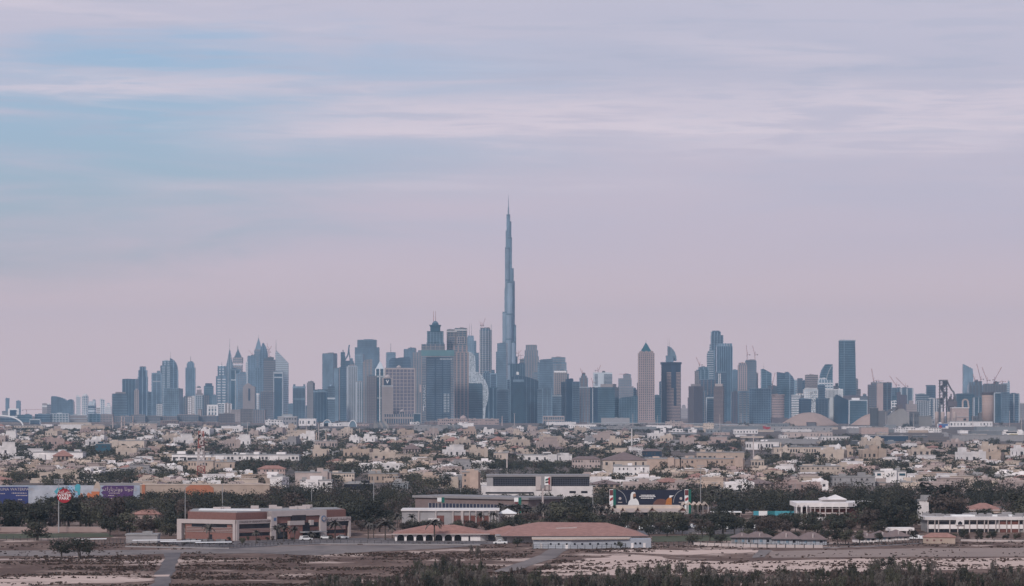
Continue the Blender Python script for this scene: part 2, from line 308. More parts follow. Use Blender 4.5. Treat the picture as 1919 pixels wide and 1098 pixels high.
# ---- the skyline: every tower stands on the ground at its own distance with its real height
def zcross(P, z):
    xs = []
    for i in range(len(P)):
        (xa, za), (xb, zb) = P[i], P[(i + 1) % len(P)]
        if (za - z) * (zb - z) < 0: xs.append(xa + (xb - xa) * (z - za) / (zb - za))
    return (min(xs), max(xs)) if len(xs) >= 2 else None
def ztop(P, x):
    zs = [za + (zb - za) * (x - xa) / (xb - xa) for (xa, za), (xb, zb) in zip(P, P[1:] + P[:1]) if (xa - x) * (xb - x) < 0]
    return max(zs) if zs else None
def tower(x0, x1, yt, D, label, c='g1', b='g3', f=None, pb=3.4, bt=.32, pf=4.0, ft=.28, yaw=0, r=.75, plan='box', secs=(), pyr=None, dome=None,
          masts=(), name='office_tower', cat='tower', outline=None, belts=(), podium=None, plant=True, cap=None, group=None, frame=None):
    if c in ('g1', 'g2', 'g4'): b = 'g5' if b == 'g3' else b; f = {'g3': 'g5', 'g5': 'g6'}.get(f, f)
    k = D / F; a = math.radians(yaw); xc = (x0 + x1) / 2
    s = 1.0 if plan == 'round' else 1 / (math.cos(a) + r * math.sin(abs(a)))
    w = (x1 - x0) * k * s; d = w * r; g = gz(D); Hh = PZ(yt, D) - g
    R = thing(name, label, cat, (PX(xc, D), D + d / 2, g), a, group)
    zz = lambda y: PZ(y, D) - g
    sh, bd, fn, up = MB(), MB(), MB(), MB()
    def block(M, u, bw, bdp, z0, z1):
        if plan == 'round':
            M.lathe([(bw / 2, z0), (bw / 2, z1)], 24, u, 0, 0, bdp / bw)
        else: M.box(u - bw / 2, u + bw / 2, -bdp / 2, bdp / 2, z0, z1)
        if b:
            st = pb * k; z = z0 + st * .6
            while z < z1 - st * .5:
                if plan == 'round': bd.lathe([(bw / 2 + .35, z), (bw / 2 + .35, z + st * bt)], 24, u, 0, 0, (bdp + .7) / (bw + .7))
                else: bd.box(u - bw / 2 - .35, u + bw / 2 + .35, -bdp / 2 - .35, bdp / 2 + .35, z, z + st * bt)
                z += st
        if f:
            n = max(2, int(round(bw / (pf * k))))
            if plan == 'round':
                m = n * 3
                for i in range(m):
                    t = 6.28319 * i / m; fw = pf * k * ft / 2
                    fn.at(u + (bw / 2) * math.cos(t), (bdp / 2) * math.sin(t), 0, t); fn.box(-.6, .7, -fw, fw, z0, z1 + .6)
                fn.at()
            else:
                fw = pf * k * ft / 2
                for i in range(n + 1):
                    t = u - bw / 2 + bw * i / n
                    fn.box(t - fw, t + fw, -bdp / 2 - .7, bdp / 2 + .7, z0, z1 + .5)
                m = max(2, int(round(bdp / (pf * k))))
                for i in range(1, m):
                    t = -bdp / 2 + bdp * i / m
                    fn.box(u - bw / 2 - .72, u + bw / 2 + .72, t - fw, t + fw, z0, z1 + .45)
    if outline:
        P = [((x - xc) * k * s, zz(y)) for x, y in outline]
        P = [(P[0][0], -2.0)] + P + [(P[-1][0], -2.0)]; P = P[::-1]
        sh.extrude(P, -d / 2, d / 2); Hh = max(z for _, z in P)
        if b:
            st = pb * k; z = st
            while z < Hh - st * .4:
                A, B = zcross(P, z), zcross(P, z + st * bt)
                if A and B:
                    l, rr = max(A[0], B[0]), min(A[1], B[1])
                    if rr - l > 1: bd.box(l - .35, rr + .35, -d / 2 - .35, d / 2 + .35, z, z + st * bt)
                z += st
        if f:
            n = max(2, int(round(w / (pf * k)))); fw = pf * k * ft / 2
            for i in range(n + 1):
                t = -w / 2 + w * i / n; zt = ztop(P, min(max(t, -w / 2 + .2), w / 2 - .2))
                if zt: fn.box(t - fw, t + fw, -d / 2 - .7, d / 2 + .7, 0, zt - .5)
    else:
        block(sh, 0, w, d, -2, Hh)
        H0 = Hh
        for sec in secs:
            a0, a1, ay = sec[:3]
            u = ((a0 + a1) / 2 - xc) * k * s; bw = (a1 - a0) * k * s; bdp = d * min(1, bw / w + .12)
            zb = zz(sec[3]) if len(sec) > 3 else H0 - 1
            block(up, u, bw, bdp, zb, zz(ay)); Hh = max(Hh, zz(ay))
    sh.build('shaft', PM(c), R, smooth=False)
    if up.v: up.build('upper_tier', PM(c), R)
    if bd.v: bd.build('floor_bands', PM(b), R, kind='stuff')
    if fn.v: fn.build('facade_fins', PM(f), R, kind='stuff')
    for (ya, yb, bc) in belts:
        m = MB()
        if plan == 'round': m.lathe([(w / 2 + .9, zz(yb)), (w / 2 + .9, zz(ya))], 24, 0, 0, 0, (d + 1.8) / (w + 1.8))
        else: m.box(-w / 2 - .9, w / 2 + .9, -d / 2 - .9, d / 2 + .9, zz(yb), zz(ya))
        m.build('belt', PM(bc), R)
    if frame:            # pale edge posts and top beam proud of the front
        fc, fw = frame; fw *= k; m = MB(); zt = zz(yt)
        for sx in (-1, 1): m.box(sx * w / 2 - fw / 2, sx * w / 2 + fw / 2, -d / 2 - 1.2, d / 2 + 1.2, 0, zt + .8)
        m.box(-w / 2 - fw / 2, w / 2 + fw / 2, -d / 2 - 1.25, d / 2 + 1.25, zt - fw, zt + .9)
        m.build('edge_frame', PM(fc), R)
    if pyr:
        px0, px1, yb, ya, pc = pyr; u = ((px0 + px1) / 2 - xc) * k * s; h = (px1 - px0) * k * s / 2; hd = min(h, d / 2 + 1)
        m = MB().prism([(u - h, -hd), (u + h, -hd), (u + h, hd), (u - h, hd)], zz(yb), zz(ya), 0, [(u - .3, -.3), (u + .3, -.3), (u + .3, .3), (u - .3, .3)])
        m.build('pyramid_roof', PM(pc), R)
    if dome:
        dx, dr, yb, dc = dome; u = (dx - xc) * k * s; rr = dr * k
        MB().lathe([(rr * math.cos(t), zz(yb) + rr * math.sin(t)) for t in [i * .2618 for i in range(6)]] + [(.2, zz(yb) + rr * 1.06)], 16, u, 0).build('dome', PM(dc), R, smooth=True)
    if cap:
        cx0, cx1, ya, yb, cc = cap; u0, u1 = (cx0 - xc) * k * s, (cx1 - xc) * k * s; hd = d * .42
        MB().box(u0, u1, -hd, hd, zz(yb) - .5, zz(ya)).build('penthouse', PM(cc), R)
    elif plant and not outline and not pyr and not dome:
        m = MB(); rr = random.Random(int(x0 * 7 + yt)); zt = Hh
        u = 0 if not secs else (((secs[-1][0] + secs[-1][1]) / 2) - xc) * k * s; ww = w if not secs else (secs[-1][1] - secs[-1][0]) * k * s; dd = d * min(1, ww / w + .12)
        ph = 1.1 * k
        for e in (-1, 1):
            m.box(u + e * ww * .49 - .4, u + e * ww * .49 + .4, -dd * .49, dd * .49, zt - .3, zt + ph); m.box(u - ww * .47, u + ww * .47, e * dd * .485 - .4, e * dd * .485 + .4, zt - .3, zt + ph * .95)
        for _ in range(rr.randint(1, 3)):
            q = u + rr.uniform(-.28, .28) * ww; v = rr.uniform(-.2, .2) * dd; e = rr.uniform(.06, .2) * ww
            m.box(q - e, q + e, v - dd * .12, v + dd * .12, zt - .3, zt + rr.uniform(1.2, 2.6) * k)
        m.build('roof_plant', PM(b or 'grey'), R)
    for mm in masts:
        mx, ytip, yb, mw = mm; u = (mx - xc) * k * s
        MB().bar((u, 0, zz(yb) - 2), (u, 0, zz(ytip)), mw * k, 0, mw * k * .35).build('mast', PM('steel'), R)
    if podium:
        p0, p1, yp, pc = podium; u0, u1 = (p0 - xc) * k * s, (p1 - xc) * k * s
        MB().box(u0, u1, -d / 2 - 12, d / 2 + 8, -2, zz(yp)).build('podium', PM(pc), R)
    return R, k, s, xc, zz, w, d
T = tower
def crane(x, yb, yt, jx, jy, D, label, cx=None, cy=None, flat=False):
    """tower crane: mast from yb up to yt, jib to (jx, jy), short counter jib"""
    k = D / F; R = thing('tower_crane', label, 'crane', (PX(x, D), D + 8, PZ(yb, D)))
    zt = PZ(yt, D) - PZ(yb, D); u = (jx - x) * k; zj = PZ(jy, D) - PZ(yb, D); e = 1.1
    def lattice(a, b, wd, name):
        m = MB(); a, b = Vector(a), Vector(b); dd = (b - a); n = max(3, int(dd.length / (wd * 1.6))); up = Vector((0, 1, 0)); sd = dd.normalized().cross(up).normalized() * wd / 2; up = up * wd / 2
        for i in (-1, 1):
            for j in (-1, 1): m.bar(a + sd * i + up * j, b + sd * i + up * j, .42)
        for q in range(n):
            p0, p1 = a + dd * (q / n), a + dd * ((q + 1) / n); t = 1 if q % 2 else -1
            m.bar(p0 + sd * t + up, p1 - sd * t + up, .3); m.bar(p0 + sd * t - up, p1 - sd * t - up, .3)
        return m.build(name, MATS['metal_red'], R)
    lattice((0, 0, -3), (0, 0, zt), 2.0, 'mast'); lattice((0, 0, zt), (u, 0, zj), 1.5, 'jib')
    cu = (cx - x) * k if cx else -math.copysign(max(8, abs(u) * .28 if flat else 9), u); cz = zt + (0 if flat else 2)
    lattice((0, 0, zt), (cu, 0, cz), 1.5, 'counter_jib')
    MB().box(cu - 1.6, cu + 1.6, -1.2, 1.2, cz - 3.2, cz - .2).build('counterweight', PM('dconc'), R)
    m = MB().box(-1.3, 1.3, -2.6, -.8, zt - 2.6, zt - .1); m.build('cab', PM('grey'), R)
    MB().bar((0, 0, zt), (cu * .25, 0, zt + (5 if flat else 11)), .8).build('apex_mast', MATS['metal_red'], R)
    return R
FAR = 'pale towers far off in the haze'
# -- far left
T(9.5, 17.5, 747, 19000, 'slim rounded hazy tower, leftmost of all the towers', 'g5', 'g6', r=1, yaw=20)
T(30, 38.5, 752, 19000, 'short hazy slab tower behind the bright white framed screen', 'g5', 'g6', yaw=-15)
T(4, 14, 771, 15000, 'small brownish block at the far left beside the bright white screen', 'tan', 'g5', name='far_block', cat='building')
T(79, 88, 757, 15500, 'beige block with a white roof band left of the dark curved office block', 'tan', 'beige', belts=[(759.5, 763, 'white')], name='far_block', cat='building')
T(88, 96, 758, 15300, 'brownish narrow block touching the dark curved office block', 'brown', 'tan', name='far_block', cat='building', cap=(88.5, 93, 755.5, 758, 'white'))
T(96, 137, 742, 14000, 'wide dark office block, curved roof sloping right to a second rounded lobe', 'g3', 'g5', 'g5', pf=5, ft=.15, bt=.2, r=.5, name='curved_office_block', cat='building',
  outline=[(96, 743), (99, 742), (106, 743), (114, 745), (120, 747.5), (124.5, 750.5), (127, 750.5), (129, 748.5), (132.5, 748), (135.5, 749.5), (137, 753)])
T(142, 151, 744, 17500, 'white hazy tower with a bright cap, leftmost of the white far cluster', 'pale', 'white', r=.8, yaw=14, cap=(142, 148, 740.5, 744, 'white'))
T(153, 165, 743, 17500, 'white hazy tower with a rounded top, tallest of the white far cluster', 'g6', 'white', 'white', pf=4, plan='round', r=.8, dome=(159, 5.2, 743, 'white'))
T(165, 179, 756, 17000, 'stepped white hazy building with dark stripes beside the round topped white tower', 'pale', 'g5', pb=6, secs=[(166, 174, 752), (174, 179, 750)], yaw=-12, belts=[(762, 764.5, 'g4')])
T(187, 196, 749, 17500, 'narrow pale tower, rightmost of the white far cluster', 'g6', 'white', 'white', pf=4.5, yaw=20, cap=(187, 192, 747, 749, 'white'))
T(180, 188, 764, 16500, 'low pale rose block between the white far towers', 'beige', 'white', name='far_block', cat='building', yaw=10)
T(197, 208, 762, 16500, 'low white stepped block beside the dark banded office slab', 'white', 'pale', secs=[(200, 206, 757)], name='far_block', cat='building')
for i, (a, b_, y, c1, c2, nm) in enumerate([(31, 60, 778, 'g2', 'g5', 'teal glass low block with two humps near the white arch bridge'), (65, 96, 777, 'g1', 'g3', 'dark low office block under the dark curved office block'),
    (94, 128, 776, 'g3', 'pale', 'glass low block with pale posts below the curved office block'), (127, 162, 778.5, 'tan', 'pale', 'greyish low block below the white far cluster'),
    (164, 187, 776, 'g2', 'g6', 'blue glass cube under the narrow pale tower'), (186, 212, 777, 'dconc', 'tan', 'brownish unfinished block left of the dark banded office slab'), (0, 33, 784, 'g1', 'g3', 'dark low glass block behind the white arch bridge')]):
    T(a, b_, y, 10800 + i * 60, nm, c1, c2, c2 if i in (2, 4, 5) else None, pb=4.5, pf=6, r=.5, yaw=(8, -10, 0, 12, 20, -8, 0)[i], name='low_office', cat='building')
T(56, 75, 786, 9600, 'small dark block with a white triangular wedge, right of the white arch bridge', 'g1', 'g3', frame=('pale', 1.0), name='low_office', cat='building', outline=[(56, 786), (75, 786)])
crane(49.5, 781, 768, 78, 767, 15000, 'thin horizontal jib crane between the bright white screen and the beige far block', flat=True)
# -- left cluster
T(208, 238, 737.5, 11500, 'squat blue office slab with pale floor stripes, left end of the dense skyline', 'g3', 'g6', pb=5, bt=.24, yaw=10, r=.6, cap=(215, 235, 734.5, 737.5, 'tan'), name='banded_office_slab')
T(229, 258, 711, 13500, 'broad dark blue tower behind the squat banded slab', 'g1', 'g2', 'g5', pf=7, ft=.14, yaw=-14, r=.7)
T(252, 259.5, 731, 13000, 'thin rose grey tower with a pointed cap squeezed left of the stepped dark tower', 'tan', 'beige', 'beige', pf=3, dome=(256, 3, 731, 'tan'))
T(259, 275, 706, 14000, 'dark tower with a three step crown and a bright central stripe', 'g1', None, 'g6', pf=16, ft=.12, r=.9, secs=[(260, 274, 694), (262, 271.5, 687.5)], belts=[], masts=[])
T(275, 288, 735, 14600, 'plain dark tower low behind the stepped crown tower', 'g3', 'g5', yaw=15)
T(285, 302, 699, 14000, 'dark glass tower in a pale frame with a white belt below the top', 'g3', 'g5', 'g6', pf=8, ft=.2, belts=[(714, 715.5, 'pale')], frame=('g6', 2.2), cap=(294, 299, 694.5, 699, 'g5'), r=.8)
T(285.5, 289, 706, 14100, 'thin pale slab glued to the left of the white belted tower', 'g6', 'pale')
T(294, 303, 757, 12000, 'slim white office front below the white belted tower', 'pale', 'g3', 'white', pf=3, name='slim_block', cat='building')
T(302, 320, 685, 14500, 'light grey half of the twin peaked tower with a stepped top', 'g6', 'pale', 'g3', pf=8, ft=.35, secs=[(305.5, 319, 676.5)], r=.8)
T(318, 332.5, 671, 14450, 'tower with a curved quarter round glass crown and a thin spire on its left edge', 'g1', 'g5', 'g6', pf=7, ft=.2, r=.8, outline=[(318.5, 671), (322, 672.5), (326, 675.5), (329.5, 680), (331.6, 686), (332.5, 694)],
  belts=[], masts=[(319.2, 659, 674, .7)])
T(307, 341, 729, 11500, 'wide office block with a fine pale grid, under the twin peaked tower', 'g3', 'g6', 'g6', pb=4, pf=4, ft=.2, yaw=-16, r=.7, name='grid_office_block')
T(348, 364.5, 689, 15000, 'grey tower with a needle spire standing apart in the left skyline', 'g3', 'g5', 'g6', pf=4.2, ft=.3, secs=[(350.5, 362.5, 680.5), (352, 361, 678.5)], masts=[(356.5, 667, 680, 1.2)], r=1)
for a, b_, y, D, c1, c2, l in [(341, 347, 746, 13000, 'tan', 'g5', 'small brownish block right of the grid office block'), (345, 352.5, 743, 13000, 'beige', 'g3', 'narrow rose slab under the needle spire tower'), (352, 359, 744, 12500, 'white', 'tan', 'bright white narrow slab under the needle spire tower'),
    (358.5, 364, 743.5, 12600, 'beige', 'white', 'beige narrow slab beside the bright white one'), (364, 381, 742, 12800, 'g5', 'pale', 'pale blue block below the ball topped tower'), (380, 392, 741, 12600, 'tan', 'g3', 'framed rose block below the blue flat capped tower'),
    (371, 378, 768, 11500, 'beige', 'tan', 'small beige cube low in front of the pale blue block'), (398, 407, 741, 13200, 'g5', 'g6', 'hazy blue block left of the white banded tower')]:
    T(a, b_, y, D, l, c1, c2, c2, pf=4, yaw=rnd.choice((-15, 0, 14)), name='slim_block', cat='building')
T(367, 380, 737, 13500, 'small grey tower topped by a ball', 'tan', 'beige', secs=[(368.5, 377, 730)], dome=(372, 4.2, 727, 'grey'))
T(382, 399, 723, 14000, 'blue glass tower under an overhanging flat cap', 'g2', 'g3', r=.9, cap=(384.5, 396.5, 718, 723, 'g1'), belts=[], secs=[])
T(389.5, 407, 759, 11500, 'white portal shaped block below the left skyline', 'g3', 'white', 'white', pf=5.5, ft=.5, pb=7, frame=('white', 3), name='portal_block', cat='building', plant=False)
T(406, 424, 705, 15500, 'white banded tower with an open frame and short spire on top', 'g6', 'white', 'g3', pf=9, ft=.3, pb=5, secs=[(409, 421, 686)], masts=[(415, 678, 686, 1)], r=.8)
T(423, 437, 700, 16000, 'slender tower tapering to a tall needle, left of the clock style tower', 'g5', None, 'pale', pf=4.5, ft=.2, r=1, pyr=None, outline=[(423, 690), (425, 680), (427.5, 668), (429.4, 655.5), (430.6, 655.5), (432.5, 668), (435, 680), (437, 690)], masts=[(430, 634, 660, .8)])
T(437.5, 453, 684, 16000, 'ornate tower flaring below a tiered pointed roof', 'beige', 'g3', 'tan', pf=4, r=1, pb=4, secs=[(436.6, 454, 670, 681)], pyr=(438.5, 452.5, 670, 653, 'g3'), masts=[(445, 647.5, 657, 2.2)], belts=[(683, 685, 'pale')])
T(432, 450, 692, 14500, 'blue tower in a pale frame with a white notch, before the ornate pointed tower', 'g2', 'g1', 'pale', pf=8.5, ft=.16, frame=('g6', 2), belts=[(711, 713, 'pale')])
T(442, 461, 700, 14000, 'grey blue apartment tower right of the white notched tower', 'g5', 'tan', 'g6', pf=4.5, yaw=18, secs=[(448, 460, 697.5)])
T(408, 422, 757, 12000, 'mixed white and blue block at the foot of the white banded tower', 'g5', 'white', 'pale', pf=6, name='slim_block', cat='building')
T(421, 433, 757, 11900, 'rose block with a white stripe at the foot of the needle tower', 'tan', 'beige', 'white', pf=6, name='slim_block', cat='building')
T(434, 451, 768, 11200, 'beige framed block with a deep opening below the left skyline', 'beige', 'tan', 'beige', pf=6, frame=('beige', 2.5), name='portal_block', cat='building', plant=False)
T(463, 479, 667.5, 16000, 'grey glass tower with a crane on its roof', 'g5', 'g3', 'g6', pf=5.5, ft=.2, r=.8, yaw=8)
crane(472.5, 667, 664.5, 466, 656, 16000, 'luffing crane on the grey glass tower in the left cluster')
T(460.5, 464.5, 679, 15800, 'sliver of a pale tower left of the grey glass tower', 'pale', 'white')
T(477, 491, 656, 16600, 'lattice headed tower ending in a tall slim pyramid, highest of the left cluster', 'g3', 'tan', 'g5', pf=4, r=1, pyr=(477.5, 490.5, 656, 632, 'g5'), masts=[(484.5, 627, 636, .7)], belts=[(655, 657, 'tan')])
T(486, 502, 660, 16100, 'tower with a folded pointed glass crown beside the slim pyramid tower', 'g1', 'g5', 'g6', pf=5, ft=.16, outline=[(486, 668), (488, 656), (491, 645), (493, 642), (494.6, 644), (498, 650), (501, 660), (502, 672)])
T(494, 515, 674, 14500, 'dark unfinished tower with open floor slabs and two cranes', 'dgrey', 'tan', None, pb=4.2, bt=.3, r=.9, secs=[(494.5, 506, 671), (500, 512, 670)], name='unfinished_tower')
crane(503, 672, 660, 500.5, 643, 14500, 'steep crane standing left on the dark unfinished tower')
crane(504.5, 672, 655, 509, 648, 14500, 'second crane with a short raised jib on the dark unfinished tower')
T(478, 496, 690, 15200, 'plain blue grey slab in front of the slim pyramid tower', 'g3', 'g5', 'g6', pf=5)
T(488, 512, 735, 13000, 'dark rose apartment block at the foot of the unfinished tower', 'brown', 'tan', 'g3', pf=4)
T(513, 529.5, 697, 14000, 'dark blue tower with an arched pale head', 'g1', 'g2', None, belts=[(697, 700, 'pale'), (706, 708, 'pale')], frame=('pale', 1.6), r=.8)
T(516, 540, 680, 16300, 'pale silver tower with a slanted triangular head and tall mast on its left edge', 'pale', 'grey', None, pb=4, bt=.25, r=.6, outline=[(516, 660), (518.4, 657.5), (540, 680.5)], masts=[(516.8, 636.5, 664, 1.3)])
T(455, 477.5, 723, 12500, 'rose stone tower with a gabled arch head and a dark vertical slot', 'tan', 'beige', None, pb=3.2, r=.8, outline=[(455, 726), (457, 723), (461, 719.5), (464.5, 717.5), (468, 719.5), (472, 723), (477.5, 725)], masts=[(464, 711, 719, 1)])
MB().box(-3.2, 3.2, -1.2, 1, 0, 42).build('dark_slot', PM('g4'), bpy.data.objects[[o.name for o in COL.objects if o.get('label', '').startswith('rose stone tower with a gabled')][0]], loc=(1.5, -21 * .8 - .2, 70))
T(480.5, 486, 740, 11500, 'slim white pylon with a wider head, before the left cluster', 'pale', 'beige', plan='round', r=1, belts=[(737, 740, 'white')], name='pylon', plant=False)
T(449, 474, 767, 10500, 'dark apartment block with window grid low in front of the rose gabled tower', 'dgrey', 'tan', 'tan', pb=3, pf=3, name='apartment_block', cat='building', yaw=8)
T(474, 498, 768, 10450, 'second dark apartment block with pale balconies beside the gridded one', 'brown', 'g5', 'tan', pb=3, pf=4, name='apartment_block', cat='building', yaw=-8)
T(408, 439, 776, 10400, 'brown low apartment block left of the gridded dark one', 'brown', 'tan', 'dgrey', pb=3, pf=5, name='apartment_block', cat='building', yaw=5)
for a, b_, y, l in [(245, 272, 778, 'brown unfinished low block under the stepped crown tower'), (268, 300, 780, 'brown low apartment row under the white belted tower'), (296, 334, 781, 'grey low apartment row under the fine grid block'), (332, 372, 778, 'dark low block under the needle spire tower'), (370, 408, 780, 'dark low block left of the brown apartment block'), (213, 246, 781, 'brown low apartment row under the broad dark tower')]:
    T(a, b_, y, 10600 + a, l, rnd.choice(('brown', 'dgrey', 'dconc')), 'tan', 'g3', pb=3.2, pf=4, r=.5, yaw=rnd.choice((-6, 0, 7)), name='apartment_block', cat='building')
# -- between the clusters
T(549, 571.5, 724, 12500, 'dark glass tower with corner posts and a pale belt, alone in the gap', 'g3', 'g1', 'g5', pf=5.5, ft=.15, r=.8, secs=[(549.5, 552.5, 720), (568.5, 571, 720)], belts=[(746, 749, 'g6'), (724, 727.5, 'g6')], plant=False)
T(575, 589.5, 717, 12500, 'rose grey tower with horizontal ribs in the gap', 'tan', 'grey', None, pb=2.8, r=.8, yaw=-16, secs=[(577, 587, 715.5)])
T(571, 577, 762, 13000, 'low blue block wedged between the belted tower and the rose ribbed tower', 'g3', 'g5', name='slim_block', cat='building')
T(587, 617, 731, 11000, 'round dark office drum with a pale slanted oval roof', 'g1', 'g2', 'g3', pf=6, ft=.12, plan='round', r=.7, belts=[(731, 735, 'g6')], name='office_drum', cat='building')
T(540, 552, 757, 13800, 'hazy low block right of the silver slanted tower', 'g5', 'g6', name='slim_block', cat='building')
T(604, 631, 663, 12500, 'pale mirror glass tower with a diagonal fold, left of the horned tower', 'g5', None, 'g6', pf=9, ft=.05, r=.8, yaw=-22)
T(614, 627, 724, 10900, 'domed grey tower before the mirror glass tower', 'g3', 'g5', None, dome=(620, 4, 724, 'g5'), belts=[(745, 748, 'pale')], r=.8)
T(626, 633.5, 690, 12000, 'narrow light blue glass slab beside the mirror tower', 'g6', None, 'g5', pf=3)
T(631.5, 641, 690, 12100, 'dark narrow slab left of the horned tower', 'g1', 'g3', 'tan', pf=5)
T(639, 656, 676, 12000, 'dark tower with two curved horns rising from its roof', 'g1', 'g3', 'g2', pf=6, ft=.2, r=.9, secs=[(639, 645.5, 660)], plant=False, name='horned_tower')
_h = [o for o in COL.objects if o.name.startswith('horned_tower')][0]; _k = 12000 / F
m = MB()
for (pts, wd) in (([(-3, 0), (1.5, 6), (4, 12), (5.2, 18), (5.8, 25), (6.8, 30)], 2.6), ([(8.2, 0), (7.6, 8), (6.4, 16), (5.9, 24), (7, 30.5)], 2.4), ([(-5, 0), (-4.6, 6), (-3.2, 12), (-5, 19), (-5.6, 21)], 2.0), ([(-1, 0), (-1.4, 7), (-3, 13)], 2.0)):
    for p, q in zip(pts, pts[1:]): m.bar((p[0] * _k, 0, p[1] * _k), (q[0] * _k, 0, q[1] * _k), wd * _k, 0, wd * _k * .85)
m.build('roof_horn', PM('g3'), _h, loc=(0, 0, PZ(676, 12000) - gz(12000) - 1))
T(654, 664, 680, 12500, 'tower with a tiered pagoda crown behind the horned tower', 'g3', 'g6', None, pb=5, secs=[(655, 662.5, 676), (656, 661, 672.5)])
T(649.5, 669, 687, 11000, 'light grey residential tower with a close grid of balconies', 'silver', 'tan', 'pale', pb=2.8, pf=3.6, ft=.3, r=.8, yaw=14, secs=[(652, 667, 685)])
T(665.5, 710, 651, 13000, 'broadest dark high tower with ribbed shoulders behind the residential towers', 'g3', 'g5', 'g5', pf=7, ft=.18, r=.6, secs=[(670, 705, 637.5)])
T(666, 682, 664, 11600, 'pale blue glass slab in front of the broad ribbed tower', 'g5', 'g6', 'g6', pf=4.5, yaw=-14)
T(679.5, 698, 675, 10500, 'rose grey balcony tower with a pitched roof', 'tan', 'grey', 'g5', pf=6, ft=.25, pb=3, r=.8, outline=[(679.5, 680), (684, 674), (697, 673), (698, 676)])
T(689, 705, 705, 10300, 'brown and rose striped tower low beside the tower with a glass pyramid', 'tan', 'g3', 'brown', pf=4, ft=.4, pb=3)
T(667, 690, 716, 10700, 'slim twin shaft apartment tower below the pitched roof tower', 'g5', 'tan', 'pale', pf=4, pb=3, yaw=8)
T(704, 719.5, 691, 10500, 'blue glass tower with white posts and a ribbed glass pyramid roof', 'g2', 'g4', 'white', pf=15, ft=.12, pb=5, r=1, pyr=(704, 719.5, 691, 676, 'pale'), belts=[(704, 707, 'pale'), (745, 746.5, 'pale')])
T(716, 736, 708, 10200, 'beige gridded tower carrying a dark square emblem with a white V', 'beige', 'tan', 'beige', pb=3.2, pf=3.6, ft=.42, r=.7, belts=[(722.5, 724, 'pale')], dome=(726, 6, 708, 'beige'), name='hotel_tower')
_v = [o for o in COL.objects if o.name.startswith('hotel_tower')][0]
_k = 10200 / F; _d = 20 * _k * .7; _z = PZ(715.5, 10200) - gz(10200)
MB().box(-6.6 * _k, 6.6 * _k, -1.4, 0, -6.3 * _k, 6.3 * _k).build('emblem_panel', PM('g4'), _v, loc=(0, -_d / 2, _z))
text('V', 9 * _k, MATS['paint_white'], _v, (0, -_d / 2 - 1.7, _z), name='emblem_letter', bold=.4)
T(722, 777, 690, 10450, 'broad purple glass hotel block in a beige grid with small domes on its roof', 'purple', 'beige', 'beige', pb=6.5, bt=.14, pf=6.8, ft=.22, r=.45, dome=(747, 4.6, 689, 'beige'), frame=('beige', 2.4), belts=[(703.5, 705, 'beige')], name='hotel_block', cat='building')
T(720, 776, 776, 10000, 'beige podium with tall windows and a domed gate below the purple hotel block', 'g1', 'beige', 'beige', pb=17, bt=.2, pf=4.2, ft=.42, r=.3, dome=(753.5, 5, 772, 'beige'), secs=[(749, 758, 771)], name='hotel_podium', cat='building')
T(723, 741.5, 660, 13500, 'grey tower with a single tall mast behind the domed hotel', 'g5', 'g6', None, masts=[(732.2, 643, 660, 1)], yaw=12, plant=False)
T(729, 770, 673, 12000, 'dark round shouldered tower behind the domed hotel', 'g1', 'g5', None, pb=3, r=.5, outline=[(729, 676), (731, 673), (735, 671), (744, 671), (748, 670), (768, 669), (770, 673)])
T(757.5, 779, 655, 12500, 'grey blue tower with a notched flat top, right of the domed hotel', 'g5', 'g3', 'g3', pf=7, r=.8, secs=[(758, 770, 654), (766, 779, 652.5)], yaw=-10)
T(773, 792, 660, 12000, 'rose ribbed slab with a small pink panel halfway up', 'tan', 'grey', 'g5', pf=5, ft=.3, r=.7, secs=[(784, 789, 657)])
MB().box(-4, 4, -1.5, 0, -13, 13).build('pink_panel', PM('pink'), bpy.data.objects[[o.name for o in COL.objects if o.get('label', '').startswith('rose ribbed slab')][0]], loc=(11, -12.6, PZ(728, 12000) - gz(12000)))
T(775, 788.5, 775, 9900, 'dark glass box at the right end of the domed hotel podium', 'g2', 'g1', None, frame=('pale', .8), name='low_office', cat='building', plant=False)
T(790, 851, 657, 9800, 'big wide tower wrapped in teal netting near its top with vertical white lettering', 'g3', 'tan', 'tan', pb=3.2, bt=.3, pf=9, ft=.14, r=.5, secs=[(790, 833, 645)], belts=[(656, 667, 'net')], name='netted_tower', plant=False)
_n = [o for o in COL.objects if o.name.startswith('netted_tower')][0]; _k = 9800 / F; _d = 61 * _k * .5; _zz = lambda y: PZ(y, 9800) - gz(9800)
m = MB(); m.box(-22 * _k, 24 * _k, -.9, 1, _zz(787), _zz(669)); m.build('glass_bay', PM('g1'), _n, loc=(0, -_d / 2, 0))
m = MB(); rr = random.Random(5)
for i in range(34):
    z = _zz(786 - i * 3.4)
    for (u0, u1) in ((-21, -6), (-3, 8), (10, 23)): m.box(u0 * _k, u1 * _k, -1.5, -.8, z, z + 1.2 * _k)
m.build('floor_slabs', PM('g5'), _n, kind='stuff', loc=(0, -_d / 2, 0))
m = MB()
for y0 in range(738, 772, 3): m.box(11 * _k, 16 * _k, -1.8, -.9, _zz(y0 + 1.1), _zz(y0)); m.box(18 * _k, 21.5 * _k, -1.8, -.9, _zz(y0 + 1.1), _zz(y0))
m.build('white_blinds', PM('pale'), _n, kind='stuff', loc=(0, -_d / 2, 0))
text('DAMAC', 6.8 * _k, PM('pale'), _n, (-24.6 * _k, -_d / 2 - 2.2, _zz(742)), rot=(math.pi / 2, -math.pi / 2, 0), name='vertical_lettering', width=1.75)
MB().box(-26 * _k, -24.8 * _k, -1.6, 0, _zz(770), _zz(760)).build('light_strip', MATS['paint_white'], _n, loc=(-1.6 * _k, -_d / 2, 0))
m = MB()
